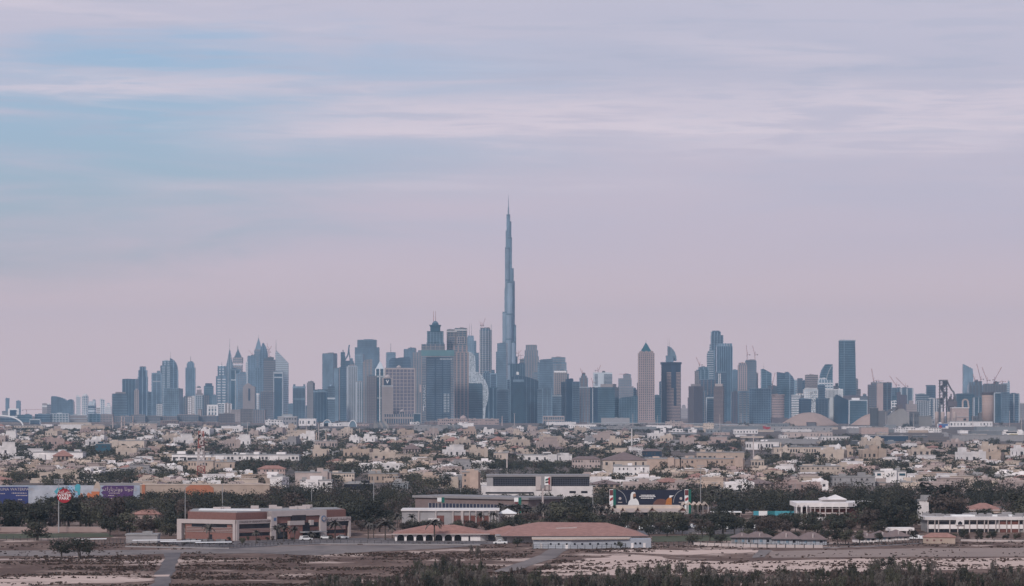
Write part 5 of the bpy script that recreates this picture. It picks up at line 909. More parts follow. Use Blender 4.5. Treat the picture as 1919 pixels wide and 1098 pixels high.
low(622, 664, 887, 905, 'cream tall villa with a white gate tower', 'wall_cream', 2); low(690, 745, 888, 905, 'sand and brick villa with lit arched windows', 'wall_sand', 1, pw=5); low(735, 765, 905, 917, 'grey glass fronted villa behind the belt', 'grey', 1, win='window_dark'); low(866, 900, 885, 916, 'peach coloured villa with dark windows left of the glass office', 'wall_peach', 3, pw=9, wfrac=.3); low(820, 860, 900, 915, 'low cream villa row left of the peach villa', 'wall_cream', 1)
low(645, 700, 907, 919, 'dark glass shop front behind the tree belt', 'window_dark', 0); low(1130, 1212, 862, 890, 'big cream villa with a brown hipped roof', 'wall_cream', 2, pw=12, wfrac=.3, roof='roof_brown', hip=True, depth=40); low(1150, 1217, 874, 893, 'white modern villa with tall dark window slots', 'wall_white', 2, pw=7, wfrac=.4); low(1210, 1276, 860, 882, 'long peach palace wing, left plain part', 'wall_peach', 0, depth=30); low(1274, 1395, 860, 882, 'long peach palace wing with arched gates', 'wall_peach', 2, pw=9, wfrac=.35, depth=30); low(1306, 1395, 848, 860, 'upper sand storey behind the peach palace wing', 'wall_sand', 1, pw=9, D=2950)
low(1204, 1240, 845, 856, 'dark pavilion with a brown pyramid roof', 'g1', 1, roof='roof_brown', hip=True); low(970, 1072, 853, 866, 'white cubic villa group left of the columned villa', 'wall_white', 1, pw=14, wfrac=.3); low(1072, 1125, 860, 878, 'beige columned villa with a pediment roof', 'wall_beige', 2, pw=5, roof='roof_brown', hip=True); low(1450, 1580, 838, 851, 'long cream school block with dark window row', 'wall_cream', 1, pw=5, depth=30, roof='grey'); low(1398, 1460, 828, 841, 'white round fronted mall with a red cube sign', 'wall_white', 1, D=dist(843)); low(1600, 1660, 905, 922, 'beige villa with arched windows behind the belt', 'wall_beige', 1, pw=12, wfrac=.35, D=2190); low(1690, 1720, 904, 919, 'cream walled villa corner behind the belt', 'wall_cream', 0)
R, k, w, d, h = low(1431, 1444, 800, 812, 'red cube sign block on a dark mall roof', 'print_red', 0, D=6600)
low(1640, 1698, 884, 905, 'modern white and teal glass villa', 'wall_white', 2, pw=14, wfrac=.7, win='g2'); low(1560, 1640, 894, 912, 'grey stone villa with a columned porch', 'wall_grey', 2, pw=10, wfrac=.35); low(1500, 1575, 874, 890, 'cream villa pair with square windows', 'wall_cream', 2, pw=9, wfrac=.3)
# red lattice mast
def lattice_mast(x, yt, yb, wb, wt, label, m='metal_red', name='lattice_mast'):
    D = dist(yb); k = D / F; R = thing(name, label, 'mast', (PX(x, D), D, gz(D))); h = PZ(yt, D) - gz(D); n = 12; b, t = wb * k / 2, wt * k / 2
    for s in range(3):
        mm = MB()
        for i in range(s * 4, s * 4 + 4):
            z0, z1 = h * i / n, h * (i + 1) / n; r0, r1 = b + (t - b) * i / n, b + (t - b) * (i + 1) / n
            for sx in (-1, 1):
                for sy in (-1, 1): mm.bar((sx * r0, sy * r0, z0), (sx * r1, sy * r1, z1), .38)
                mm.bar((sx * r0, -r0, z0), (-sx * r1, -r1, z1), .26); mm.bar((sx * r0, r0, z0), (-sx * r1, r1, z1), .26); mm.bar((sx * r0, -r0, z0), (sx * r1, r1, z1), .26)
            mm.bar((-r1, -r1, z1), (r1, -r1, z1), .26)
        mm.build('lattice', MATS['trim_white'] if s == 1 and m == 'metal_red' else MATS[m], R)
    dm = MB(); rr = random.Random(1)
    for i in range(9): z = h * rr.uniform(.55, .97); u = rr.uniform(-1, 1) * t; dm.box(u - .9, u + .9, -t - 1.4, -t - .4, z, z + 2.2)
    dm.build('antennas', MATS['trim_white'], R, kind='stuff')
lattice_mast(377, 808, 905, 15, 9, 'red and white lattice telecom mast rising from the villas at the left')
def arches_sign():
    D = dist(911); k = D / F; R = thing('arches_sign', 'tall pole sign with yellow double arches at the end of the sand wall', 'sign', (PX(469.5, D), D, gz(D))); z = lambda y: PZ(y, D) - gz(D); m = MB()
    for s in (-1, 1):
        P = [((s * 2 - 2 * math.cos(t)) * k, z(892.5) + math.sin(t) * 6 * k) for t in [math.pi * i / 10 for i in range(11)]]
        for (a, b), (c, e) in zip(P, P[1:]): m.bar((a, -.4, b), (c, -.4, e), .34)
    m.build('yellow_arches', mat('print_orange', (.75, .42, .05)), R); MB().box(-4.6 * k, 4.6 * k, 0, .5, z(895), z(892.6)).build('red_board', MATS['print_red'], R); MB().box(-.25, .25, -.2, .3, -1, z(893)).build('pole', MATS['metal_grey'], R)
arches_sign()
# ---- near buildings, signs, fences
class Wall:
    """boxes laid along a facade from ground point p to q (metres); u along it, o outwards, z up; local to R"""
    def __init__(s, R, p, q): s.R = R; d = Vector(q) - Vector(p); s.L = d.length; s.a = math.atan2(d.y, d.x); s.p = (p[0] - R.location.x, p[1] - R.location.y)
    def mb(s, m=None): m = m or MB(); return m.at(s.p[0], s.p[1], 0, s.a)
    def part(s, name, boxes, m, kind=None):
        b = s.mb()
        for (u0, u1, z0, z1, o0, o1) in boxes: b.box(u0, u1, -o1, -o0, z0, z1)
        return b.build(name, MATS[m], s.R, kind=kind)
    def text(s, body, size, u, z, m, o=.3, **kw):
        c, si = math.cos(s.a), math.sin(s.a); x = s.p[0] + c * u + si * o; y = s.p[1] + si * u - c * o
        return text(body, size, MATS[m], s.R, (x, y, z), s.a, **kw)
def gp(x, D): return (PX(x, D), D)
mat('letters_dark', (.12, .08, .075)); mat('letters_blue', (.10, .16, .28))
AR = lambda s: s
def arabic(s):
    """joined letter forms in visual order"""
    F4 = {'ا': 'ﺍﺎﺍﺎ', 'ب': 'ﺏﺐﺑﺒ', 'ت': 'ﺕﺖﺗﺘ', 'ج': 'ﺝﺞﺟﺠ', 'د': 'ﺩﺪﺩﺪ', 'ر': 'ﺭﺮﺭﺮ', 'س': 'ﺱﺲﺳﺴ', 'ع': 'ﻉﻊﻋﻌ', 'ك': 'ﻙﻚﻛﻜ', 'ل': 'ﻝﻞﻟﻠ', 'م': 'ﻡﻢﻣﻤ', 'ن': 'ﻥﻦﻧﻨ', 'و': 'ﻭﻮﻭﻮ', 'ي': 'ﻱﻲﻳﻴ', 'ة': 'ﺓﺔﺓﺔ', 'ه': 'ﻩﻪﻫﻬ', 'ف': 'ﻑﻒﻓﻔ', 'ح': 'ﺡﺢﺣﺤ', 'ط': 'ﻁﻂﻃﻄ', 'ئ': 'ﺉﺊﺋﺌ'}
    NJ = 'ادروةئ' if False else 'ادروة'
    out = []
    for w in s.split(' '):
        o = ''
        for i, c in enumerate(w):
            pv = i > 0 and w[i - 1] not in NJ; nx = i < len(w) - 1 and c not in NJ
            f = F4.get(c)
            o += (f[3] if pv and nx else f[1] if pv else f[2] if nx else f[0]) if f else c
        out.append(o[::-1])
    return ' '.join(out[::-1])
def college():
    D0 = 1318; R = thing('college_building', 'long two storey brick college with white portal frames and dark window strips', 'college', (PX(442, D0), D0, gz(D0)))
    A = Wall(R, gp(333, 1332), gp(442, D0)); B = Wall(R, gp(442, D0), gp(656, 1360)); la, lb = A.L, B.L
    zt = 7.7
    # brick bodies set back behind the white frames
    def loc(x, D): return (PX(x, D) - R.location.x, D - D0)
    back = [loc(640, 1392), loc(350, 1372)]
    fp = [loc(347, 1334), loc(442, D0 + 2.5), loc(655, 1362)] + back
    MB().prism(fp, -.5, 6.2).build('brick_body', MATS['brick'], R)
    up = [loc(352, 1337), loc(442, D0 + 3.5), loc(648, 1364)] + [loc(636, 1390), loc(356, 1370)]
    MB().prism(up, 6.2, 10.2).build('brick_attic', MATS['brick'], R); MB().prism([loc(356, 1342), loc(444, D0 + 8), loc(640, 1368), loc(630, 1386), loc(362, 1368)], 10.2, 10.5).build('roof_deck', MATS['roof_grey'], R)
    A.part('portal_frame', [(0, 2.1, 0, zt, -1.2, .5), (la - 1.1, la, 0, zt, -.4, .52), (0, la, zt - 1.5, zt + .02, -1.0, .48)], 'trim_white'); A.part('ledges', [(4.0, la - 1.3, 3.1 + i * .55, 3.1 + i * .55 + .14, -2, .02) for i in range(4)], 'trim_white', 'stuff')
    A.part('brick_wall', [(3.4, la - 1.15, 0, 6.0, -2, -.25)], 'brick_light'); wn = A.part('window', [(6.4, la - 4.2, 4.75, 6.1, -.35, -.12)], 'window_dark'); A.part('window', [(la - 2.0, la - 1.3, 4.75, 6.1, -.35, -.12)], 'window_dark')
    A.part('door', [(14.8, 15.8, 0, 2.2, -.35, -.1)], 'window_dark')
    # first bay of the long side
    b1, b2, b3 = lb * .29, lb * .335, lb * .72
    B.part('portal_frame', [(0, 1.2, 0, zt, -.4, .5), (0, b1, zt - 1.5, zt + .01, -.6, .49)], 'trim_white'); B.part('window', [(1.5, b1, 4.4, 6.1, -1.2, .12)], 'window_dark'); B.part('window', [(1.5, b1, 1.6, 2.9, -1.2, .1)], 'window_dark'); B.part('brick_wall', [(1.25, b1, 2.9, 4.4, -1.2, .3), (1.25, b1, 0, 1.6, -1.2, .3)], 'brick_light'); B.part('ledges', [(1.3, b1, 3.2 + i * .5, 3.32 + i * .5, -1, .36) for i in range(3)], 'trim_white', 'stuff')
    B.text('COLLEGE OF GRADUATE STUDIES', 1.05, b1 * .54, zt - .75, 'letters_dark', .55, name='facade_lettering', width=.98)
    zh = 10.6
    B.part('portal_frame', [(b1, b1 + 2.9, 0, zh, -1.5, .9), (b3, b3 + 3.2, 0, zh, -1.5, .9), (b1, b3 + 3.2, zh - 2.0, zh + .02, -1.5, .88)], 'trim_white')
    B.part('brick_wall', [(b1 + 2.9, b3, 6.0, 8.3, -1.2, .1), (b1 + 2.9, b3, 2.9, 4.3, -1.2, .1), (b1 + 9, b1 + 15.5, 0, 5.6, -1, 1.3)], 'brick_light'); B.part('window', [(b1 + 3, b1 + 9, 4.3, 6.0, -1, .05)], 'window_dark'); B.part('window', [(b1 + 18, b3 - .1, 4.3, 6.0, -1, .05)], 'window_dark'); B.part('window', [(b1 + 3, b3, 8.3, 8.6, -1, .05)], 'window_dark')
    gl = [(b1 + 10.5, b1 + 17.5, 6.6, 8.9, -.5, 1.0)]; B.part('glass_bay', gl, 'window_dark'); B.part('glass_bay', [(b1 + 15.5, b1 + 19.5, 1.8, 5.8, -.5, 1.0)], 'window_dark'); B.part('white_balcony', [(b1 + 8.8, b1 + 16.2, 5.2, 6.8, .2, 1.7), (b1 + 19.4, b1 + 21, 5.0, 6.9, .2, 1.6)], 'trim_white'); B.part('entrance_canopy', [(b1 + 14, b3 + .5, 2.3, 2.7, .3, 4.2)], 'metal_grey'); B.part('ground_openings', [(b1 + 3, b1 + 8.8, .3, 2.8, -1, .05), (b1 + 16, b3, .2, 2.2, -1, .05)], 'window_dark')
    B.part('emblem', [(b1 + 1.2, b1 + 2.4, 7.0, 8.2, .8, 1.0)], 'letters_blue'); e = B.mb(); 
    em = MB().lathe([(1.15, 0), (1.15, .2)], 20).build('round_emblem', MATS['letters_blue'], R); q = b3 + 1.6; c, s_ = math.cos(B.a), math.sin(B.a); em.location = (B.p[0] + c * q + s_ * .95, B.p[1] + s_ * q - c * .95, 7.3); em.rotation_euler = (math.pi / 2, 0, B.a)
    em = MB().lathe([(.75, 0), (.75, .3)], 20).build('emblem_centre', MATS['trim_white'], R); em.location = (B.p[0] + c * q + s_ * .98, B.p[1] + s_ * q - c * .98, 7.3); em.rotation_euler = (math.pi / 2, 0, B.a)
    B.part('portal_frame', [(b3 + 3.2, lb, zt - 1.6, zt, -.6, .5), (lb - .9, lb, 0, zt, -.6, .49)], 'trim_white'); B.part('window', [(b3 + 3.3, lb - 1, 4.4, 6.1, -1.2, .1)], 'window_dark'); B.part('window', [(b3 + 3.3, lb - 3, 1.5, 2.9, -1.2, .1)], 'window_dark'); B.part('brick_wall', [(b3 + 3.2, lb - 2.6, 2.9, 4.4, -1.2, .25), (b3 + 3.2, lb - 2.6, 0, 1.5, -1.2, .25)], 'brick_light'); B.part('ledges', [(b3 + 3.2, lb - 2.6, 3.2 + i * .5, 3.32 + i * .5, -1, .3) for i in range(3)], 'trim_white', 'stuff')
    B.text(arabic('كلية الدراسات العليا الجامعة'), 1.3, (b3 + 3.2 + lb) / 2, zt - .8, 'letters_dark', .56, name='facade_lettering', width=1.0)
    m = MB(); rr = random.Random(4)
    for i in range(14): t = rr.uniform(.05, .9); x, y = loc(360 + t * 260, 1350 + rr.uniform(0, 14) + t * 14); m.box(x - 1.5, x + 1.5, y - 1, y + 1, 10.4, 10.4 + rr.uniform(.8, 1.6))
    m.build('roof_units', MATS['trim_white'], R, kind='stuff'); MB().prism([loc(372, 1345), loc(488, 1340), loc(488, 1350), loc(376, 1362)], 10.5, 10.8).build('roof_canopy', MATS['paint_white'], R)
college()
def clubhouse():
    D0 = 1316; R = thing('arcade_clubhouse', 'long low white clubhouse with arched arcade and red tiled hipped roof', 'building', (PX(740, D0), D0, gz(D0))); k = D0 / F; U = lambda x: (x - 740) * k; ze = 2.55 + .1
    L = U(900); dp = 26
    m = MB(); n = 7; u0 = U(742); bw = (U(867) - u0) / n; r_ = bw * .38; zs, zt = 1.15, 2.75
    m.box(U(740), u0, -.4, .1, -.4, zt)
    for i in range(n):
        c = u0 + bw * (i + .5); m.box(u0 + bw * i, c - r_, -.4, .1, -.4, zt); m.box(c + r_, u0 + bw * (i + 1), -.4, .1, -.4, zt)
        a = [(c + r_ * math.cos(t), zs + r_ * .98 * math.sin(t)) for t in [math.pi * j / 10 for j in range(11)]]
        for (xa, za), (xb, zb) in zip(a, a[1:]): m.extrude([(xb, zb), (xa, za), (xa, zt), (xb, zt)], -.4, .1)
    m.box(U(867), L, -.4, .1, -.4, zt); m.build('arcade_wall', MATS['wall_white'], R)
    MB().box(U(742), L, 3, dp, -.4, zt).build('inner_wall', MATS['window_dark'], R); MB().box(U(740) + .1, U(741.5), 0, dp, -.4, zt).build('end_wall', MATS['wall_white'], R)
    MB().box(U(878), U(881), -.48, -.3, 0, 1.9).build('door', MATS['window_dark'], R)
    MB().prism([(L, -.4), (L + U(928) - U(900), 5), (L + U(928) - U(900), dp), (L, dp)], -.4, zt).build('angled_wall', MATS['wall_white'], R)
    MB().hip(U(737), U(915), -1.2, dp, zt, zt + 2.9, 0, 12.5, .4).build('hipped_roof', MATS['roof_red'], R); MB().box(U(737) - .5, U(915) + .5, -1.7, -1.45, zt - .28, zt + .05).build('eave_board', MATS['trim_white'], R)
    m = MB()
    for i in range(8): v = -1.5 + (dp / 2 + 1.2) * i / 8; z = zt + 2.9 * i / 8; q = 12.5 * i / 8; m.bar((U(737) + q, v, z + .09), (U(915) - q, v, z + .09), .1)
    m.build('tile_courses', MATS['roof_red'], R, kind='stuff')
    # link and gate
    MB().box(U(912), U(1000), 2, 20, -.4, 2.6).build('link_wing', MATS['wall_white'], R); MB().box(U(915), U(926), .5, 2.2, .2, 2.2).build('dark_porch', MATS['window_dark'], R); MB().hip(U(905), U(1002), 2, 24, 2.6, 5.3, 0, 9, .6).build('link_roof', MATS['roof_red'], R)
    MB().box(U(928), U(965), -6, 2, 2.1, 2.5).build('gate_roof', MATS['wall_grey'], R); MB().box(U(930), U(962), -5.6, -5.2, 0, 2.1).build('gate_wall', MATS['wall_grey'], R); MB().box(U(934), U(944), -5.8, -5.55, 0, 1.7).build('gate_door', MATS['metal_grey'], R)
    # great hall roof
    D1 = 1300; R = thing('great_hall', 'broad white hall under a huge low red tiled hipped roof', 'building', (PX(1080, D1), D1, gz(D1))); k = D1 / F; U = lambda x: (x - 1080) * k; z0 = PZ(1004, D1) - gz(D1)
    MB().box(U(950), U(1180), 2, 50, -.4, z0).build('walls', MATS['wall_white'], R); MB().add([(U(940), -3, z0), (U(1216), -3, z0), (U(1200), 52, z0 + .2), (U(930), 52, z0 + .2), (U(985), 24, z0 + 3.5), (U(1140), 24, z0 + 4.0), (U(1010), 34, z0 + 3.9)], [(0, 1, 5, 4), (1, 2, 5), (2, 3, 6, 5), (3, 0, 4), (3, 4, 6), (4, 5, 6)]).build('hipped_roof', MATS['roof_red'], R); MB().box(U(940), U(1216), -3.1, 52, z0 - .3, z0 - .02).build('eave', MATS['metal_dark'], R); MB().bar((U(1042), 12, z0 + 2.3), (U(1082), 13, z0 + 2.5), .4).build('ridge_flashing', MATS['trim_white'], R)
    D2 = 1246; R = thing('prefab_shed', 'long pale blue grey prefab shed with small dark windows and a cream roof', 'shed', (PX(1000, D2), D2, gz(D2))); k = D2 / F; U = lambda x: (x - 1000) * k; h = PZ(1011.5, D2) - gz(D2)
    MB().prism([(U(1000), 2), (U(1070), 0), (U(1222), 8), (U(1222), 16), (U(1000), 16)], -.3, h).build('walls', mat('wall_bluegrey', (.38, .40, .44), var=.06), R); MB().prism([(U(997), 1), (U(1072), -1), (U(1180), 5), (U(1186), 17), (U(997), 17)], h, h + .35).build('roof', MATS['wall_cream'], R)
    for x in (1032, 1047, 1062, 1077, 1091, 1106, 1121, 1137, 1153, 1192, 1201):
        y = -.08 if x < 1070 else (x - 1070) / 152 * 8 - .08; y = 2 - (x - 1000) / 70 * 2 - .08 if x < 1070 else y
        MB().box(U(x) - .32, U(x) + .32, y - .08, y + .3, 1.35, 2.0).build('window', MATS['window_dark'], R)
    for x in (1014, 1062, 1186, 1209): y = (x - 1070) / 152 * 8 if x > 1070 else 2 - (x - 1000) / 35; MB().box(U(x) - .45, U(x) + .45, y - .12, y + .2, 0, 1.8).build('door', MATS['wall_white'], R)
    m = MB()
    for x in (999, 1012, 1023): m.bar((U(x), -.5, 0), (U(x), -.5, h), .14)
    m.build('canopy_posts', MATS['metal_grey'], R, kind='stuff')
clubhouse()
def hoarding():
    D = 1800; k = D / F; x0, x1 = -14, 262; R = thing('waterpark_hoarding', 'long printed waterpark hoarding with navy and purple ends behind the trees', 'billboard', (PX(x0, D), D, gz(D))); zt = PZ(909.5, D) - gz(D); zb = PZ(944, D) - gz(D); U = lambda x: (x - x0) * k; Z = lambda y: PZ(y, D) - gz(D)
    MB().box(0, U(x1), 0, .8, zb, zt).build('pale_panel', mat('print_sky', (.32, .37, .45), var=.2, scale=.2, c2=(.44, .46, .51)), R); MB().box(U(-14), U(53), -.12, 0, zb, Z(912)).build('navy_panel', mat('print_navy2', (.035, .045, .15)), R)
    jag = [(U(190), Z(944)), (U(248), Z(944)), (U(251), Z(910)), (U(196), Z(910)), (U(190), Z(914)), (U(194), Z(919)), (U(189), Z(923)), (U(194), Z(928)), (U(190), Z(933)), (U(193), Z(938))]; MB().extrude(jag, -.14, 0).build('purple_panel', mat('print_purple', (.085, .04, .13)), R)
    text('LAGUNA WATERPARK', 2.0, MATS['trim_white'], R, (U(25), -.2, Z(917)), name='hoarding_lettering', width=1.02); 
    for i, (a, b, y) in enumerate(((-8, 8, 925), (22, 50, 924), (30, 50, 928.5), (34, 42, 936))):
        m = MB(); u = U(a)
        rr = random.Random(i)
        while u < U(b): w = rr.uniform(.3, .8); m.box(u, u + w, -.16, -.1, Z(y) - .22, Z(y) + .22); u += w + .25
        m.build('small_print', MATS['trim_white'], R, kind='stuff')
    text(arabic('لاجونا ووتربارك'), 2.9, MATS['trim_white'], R, (U(225), -.22, Z(916.5)), name='hoarding_lettering', width=1.0)
    for i, (a, b, y) in enumerate(((205, 222, 924), (203, 216, 928.5), (205, 220, 934))):
        m = MB(); u = U(a); rr = random.Random(i + 9)
        while u < U(b): w = rr.uniform(.3, .8); m.box(u, u + w, -.2, -.1, Z(y) - .2, Z(y) + .2); u += w + .25
        m.build('small_print', MATS['trim_white'], R, kind='stuff')
    rr = random.Random(8)
    for i in range(26):
        c = rr.choice(['print_turq', 'print_sky2', 'print_sandy', 'print_orange2', 'print_navy2', 'print_turq']); mat('print_turq', (.08, .33, .40)); mat('print_sky2', (.3, .45, .60)); mat('print_sandy', (.45, .36, .30)); mat('print_orange2', (.50, .17, .08))
        x = rr.uniform(100, 186); y = rr.uniform(913, 942); s = rr.uniform(.7, 2.2)
        P = [(U(x) + s * rr.uniform(.6, 1.3) * math.cos(t), Z(y) + s * rr.uniform(.6, 1.6) * math.sin(t)) for t in [6.283 * j / 7 for j in range(7)]]; MB().extrude(P, -.10 - i * .004, 0).build('print_shape', MATS[c], R)
    MB().extrude([(U(173), Z(935)), (U(184), Z(935)), (U(187), Z(921)), (U(171), Z(921))], -.24, 0).build('print_shape', MATS['print_orange2'], R); MB().extrude([(U(172), Z(921)), (U(186), Z(921)), (U(184), Z(915)), (U(175), Z(915))], -.23, 0).build('print_shape', MATS['trim_white'], R); MB().extrude([(U(146), Z(928)), (U(151), Z(928)), (U(149), Z(912)), (U(144), Z(912))], -.23, 0).build('print_shape', MATS['print_turq'], R)
    # sand coloured wall to its right
    D = 1830; k = D / F; R = thing('perimeter_wall', 'long sand coloured wall with an orange arched panel, right of the waterpark hoarding', 'wall', (PX(262, D), D, gz(D))); Z = lambda y: PZ(y, D) - gz(D); U = lambda x: (x - 262) * k
    MB().box(U(263), U(505), 0, 6, -1, Z(908.5)).build('wall_face', MATS['wall_sand'], R); MB().box(U(262), U(506), -.3, 6.3, Z(908.5), Z(907)).build('coping', MATS['wall_cream'], R); MB().extrude([(U(346), -1), (U(401), -1), (U(400), Z(914)), (U(391), Z(909)), (U(357), Z(909)), (U(348), Z(914))], -.4, 0).build('orange_arch', mat('paint_orange', (.42, .17, .10)), R); MB().box(U(266), U(272), -.5, 0, -1, Z(908)).build('orange_pier', MATS['paint_orange'], R); MB().box(U(180), U(262), 4, 14, -1, Z(906)).build('grey_roof_hall', MATS['wall_grey'], R)
    D = 1640; R = thing('round_sign', 'round red waterpark sign with white lettering on a tall floodlight pole', 'sign', (PX(110, 1404), 1404, gz(1404))); k = 1404 / F; Z = lambda y: PZ(y, 1404) - gz(1404)
    MB().bar((0, 0, 0), (0, 0, Z(904)), .42, 0, .28).build('pole', MATS['metal_grey'], R); o = MB().lathe([(13.3 * k, 0), (13.3 * k, .3)], 36).build('red_disc', mat('sign_red', (.30, .018, .03), rough=.5), R); o.location = (10.6 * k, -.35, Z(929)); o.rotation_euler = (math.pi / 2, 0, 0)
    for t, y, sz in (('WATER', 928.5, 6.2), ('PARK', 934, 6.4)): text(t, sz * k * 1.15, MATS['paint_white'], R, (10.8 * k, -.7, Z(y)), name='sign_lettering', bold=.02, width=1.05)
    text(arabic('عيش الحياة'), 4.6 * k * 1.2, MATS['paint_white'], R, (10.8 * k, -.7, Z(921.5)), name='sign_lettering', width=1.0); MB().box(4.5 * k, 17 * k, -.72, -.66, Z(925.4), Z(924.8)).build('sign_line', MATS['paint_white'], R)
    m = MB()
    for i in range(3):
        for j in range(6): m.box((-8.5 + j * 3) * k, (-6.6 + j * 3) * k, -.5, -.1, Z(905.5 - i * 3), Z(903.6 - i * 3))
        m.box(-9 * k, 9 * k, -.12, .08, Z(905.6 - i * 3), Z(905.1 - i * 3))
    m.build('floodlights', MATS['metal_grey'], R)
hoarding()
def billboard():
    D = 1655; k = D / F; R = thing('petrol_station_billboard', 'wide dark navy billboard with a white robed figure above the station canopies', 'billboard', (PX(1220, D), D, gz(D))); U = lambda x: (x - 1220) * k; Z = lambda y: PZ(y, D) - gz(D)
    MB().box(U(1153), U(1283), 0, .9, Z(958), Z(918)).build('navy_panel', mat('print_midnight', (.022, .024, .045)), R); m = MB()
    for x in (1160, 1190, 1220, 1250, 1276): m.box(U(x) - .2, U(x) + .2, .9, 1.4, -.5, Z(920))
    m.build('posts', MATS['metal_dark'], R)
    def pr(name, pts, m_, o): return MB().extrude([(U(x), Z(y)) for x, y in pts][::-1], -o, 0).build(name, MATS[m_], R)
    mat('print_skin', (.33, .18, .12)); mat('print_beard', (.05, .03, .025)); mat('print_planet', (.16, .075, .06)); mat('print_flame', (.45, .17, .05))
    pr('robe', [(1176.5, 946), (1178, 940), (1181, 936), (1184, 934), (1192, 934), (1195, 937), (1197, 941), (1198, 946)], 'paint_white', .04); pr('headscarf', [(1181, 937), (1182, 926), (1184, 922.5), (1187.5, 921.5), (1190.5, 923), (1191, 927), (1187, 934)], 'paint_white', .06); pr('face', [(1186, 932), (1186.4, 926), (1188.5, 924.4), (1191, 925.2), (1191.6, 929), (1190.4, 933), (1187.4, 934.4)], 'print_skin', .08); pr('beard', [(1186.4, 933.6), (1187.2, 930.6), (1190.6, 930.8), (1191, 932.4), (1189.6, 934.6), (1187.4, 935)], 'print_beard', .10)
    pr('planet', [(1223, 946), (1226, 940), (1231, 936), (1238, 934.6), (1245, 935.5), (1249, 938), (1250, 946)], 'print_planet', .04); pr('flame_shape', [(1247, 946), (1249, 936), (1253, 932.5), (1257, 928), (1259, 934), (1259, 946)], 'print_flame', .06); pr('wing', [(1254, 932), (1255, 928.5), (1263, 928.4), (1259, 931), (1256, 933)], 'paint_white', .08)
    for c, sgn in ((1154, 1), (1282, -1)):
        m = MB(); P = [(U(c) + sgn * 20 * k * math.cos(t), Z(942) + 24 * k * math.sin(t)) for t in [.0 + 1.35 * i / 12 for i in range(13)]]
        for (a, b), (e, f) in zip(P, P[1:]): m.bar((a, -.08, b), (e, -.08, f), .28)
        m.build('arc_band', MATS['metal_grey'], R)
    for c in (1162, 1276):
        o = MB().lathe([(2.6 * k, 0), (2.6 * k, .08)], 16).build('round_emblem', MATS['trim_white'], R); o.location = (U(c), -.02, Z(934)); o.rotation_euler = (math.pi / 2, 0, 0); MB().box(U(c - 4), U(c + 4), -.1, 0, Z(942), Z(940.5)).build('emblem_caption', MATS['trim_white'], R)
    for y, a, b in ((928, 1201, 1225), (930.5, 1198, 1226), (933.5, 1201, 1224)):
        m = MB(); u = U(a); rr = random.Random(int(a + y))
        while u < U(b): w = rr.uniform(.25, .9); m.box(u, u + w, -.1, 0, Z(y) - .2, Z(y) + .2); u += w + .16
        m.build('arabic_print', MATS['paint_white'], R, kind='stuff')
    for x, l in ((1148, 'left'), (1289, 'right')):
        S = thing('totem_sign', l + ' fuel station totem with green edge beside the navy billboard', 'sign', (PX(x, 1640), 1640, gz(1640))); kk = 1640 / F; zz = lambda y: PZ(y, 1640) - gz(1640)
        MB().box(-6 * kk, 1 * kk, -.6, .6, 0, zz(917)).build('white_pillar', MATS['paint_white'], S); MB().box(1.05 * kk, 6 * kk, -.58, .58, 0, zz(917.2)).build('green_edge', MATS['green_sign'], S); MB().box(-5.6 * kk, .7 * kk, -.75, -.6, zz(928), zz(918)).build('dark_top', mat('print_maroon2', (.16, .045, .05)), S)
        for a, b, y0, y1 in ((-5, .5, 939, 931), (-4.6, 0, 946, 943)): MB().extrude([(a * kk, zz(y0)), (b * kk, zz(y0 - 3)), (b * kk, zz(y1)), (a * kk, zz(y1 + 3.4))], -.76, -.6).build('red_emblem', mat('print_red', (.35, .04, .05)), S)
billboard()
def gable_canopy(R, name, u0, u1, v0, v1, z0, zr, m):
    uc = (u0 + u1) / 2; o = MB().extrude([(u0, z0), (u0 + .5, z0), (uc, zr - .55), (u1 - .5, z0), (u1, z0), (uc, zr)], v0, v1).build(name, MATS[m], R); return o
def station():
    mat('panel_redbrown', (.16, .065, .055))
    D = 1575; k = D / F; R = thing('fuel_station', 'white fuel station with a row of folded gable canopies on columns', 'fuel station', (PX(1220, D), D, gz(D))); U = lambda x: (x - 1220) * k; Z = lambda y: PZ(y, D) - gz(D)
    MB().box(U(1156), U(1276), 2, 16, Z(960), Z(948)).build('roof_block', MATS['wall_cream'], R); MB().box(U(1150), U(1284), -1, 2.2, Z(960), Z(953)).build('fascia', MATS['trim_white'], R)
    for x, w in ((1116, 9.5), (1126, 9.5), (1137, 9.5), (1148, 10), (1167, 11), (1195, 11.5), (1222, 14), (1279, 18), (1287, 9.5), (1297, 9.5), (1307, 9.5), (1317, 9.5), (1327, 9.5)):
        far = x > 1283; v = 20 if far else -2; zr, z0 = (Z(943.5), Z(949)) if far else (Z(948.6), Z(956.5)); gable_canopy(R, 'gable_canopy', U(x - w / 2), U(x + w / 2), v, v + 14, z0, zr, 'wall_cream'); MB().extrude([(U(x - w / 2) + .6, z0), (U(x + w / 2) - .6, z0), (U(x), zr - .7)], v + .8, v + 1.2).build('gable_infill', MATS['panel_redbrown'], R)
        for e in (-1, 1): MB().box(U(x + e * w / 2) - .22, U(x + e * w / 2) + .22, v + .2, v + .7, -.2, z0).build('column', MATS['trim_white'], R)
    MB().box(U(1160), U(1275), 6, 16, -.3, Z(960)).build('shop', MATS['window_dark'], R)
    R = thing('low_canopy', 'flat white car canopy right of the fuel station', 'canopy', (PX(1360, 1540), 1540, gz(1540))); kk = 1540 / F; MB().box(-28 * kk, 30 * kk, 0, 8, PZ(960.5, 1540) - gz(1540), PZ(958.8, 1540) - gz(1540)).build('roof', MATS['paint_white'], R); m = MB()
    for i in range(6): m.box((-27 + i * 11) * kk, (-26.4 + i * 11) * kk, .3, .6, 0, PZ(960.5, 1540) - gz(1540))
    m.build('posts', MATS['trim_white'], R)
station()
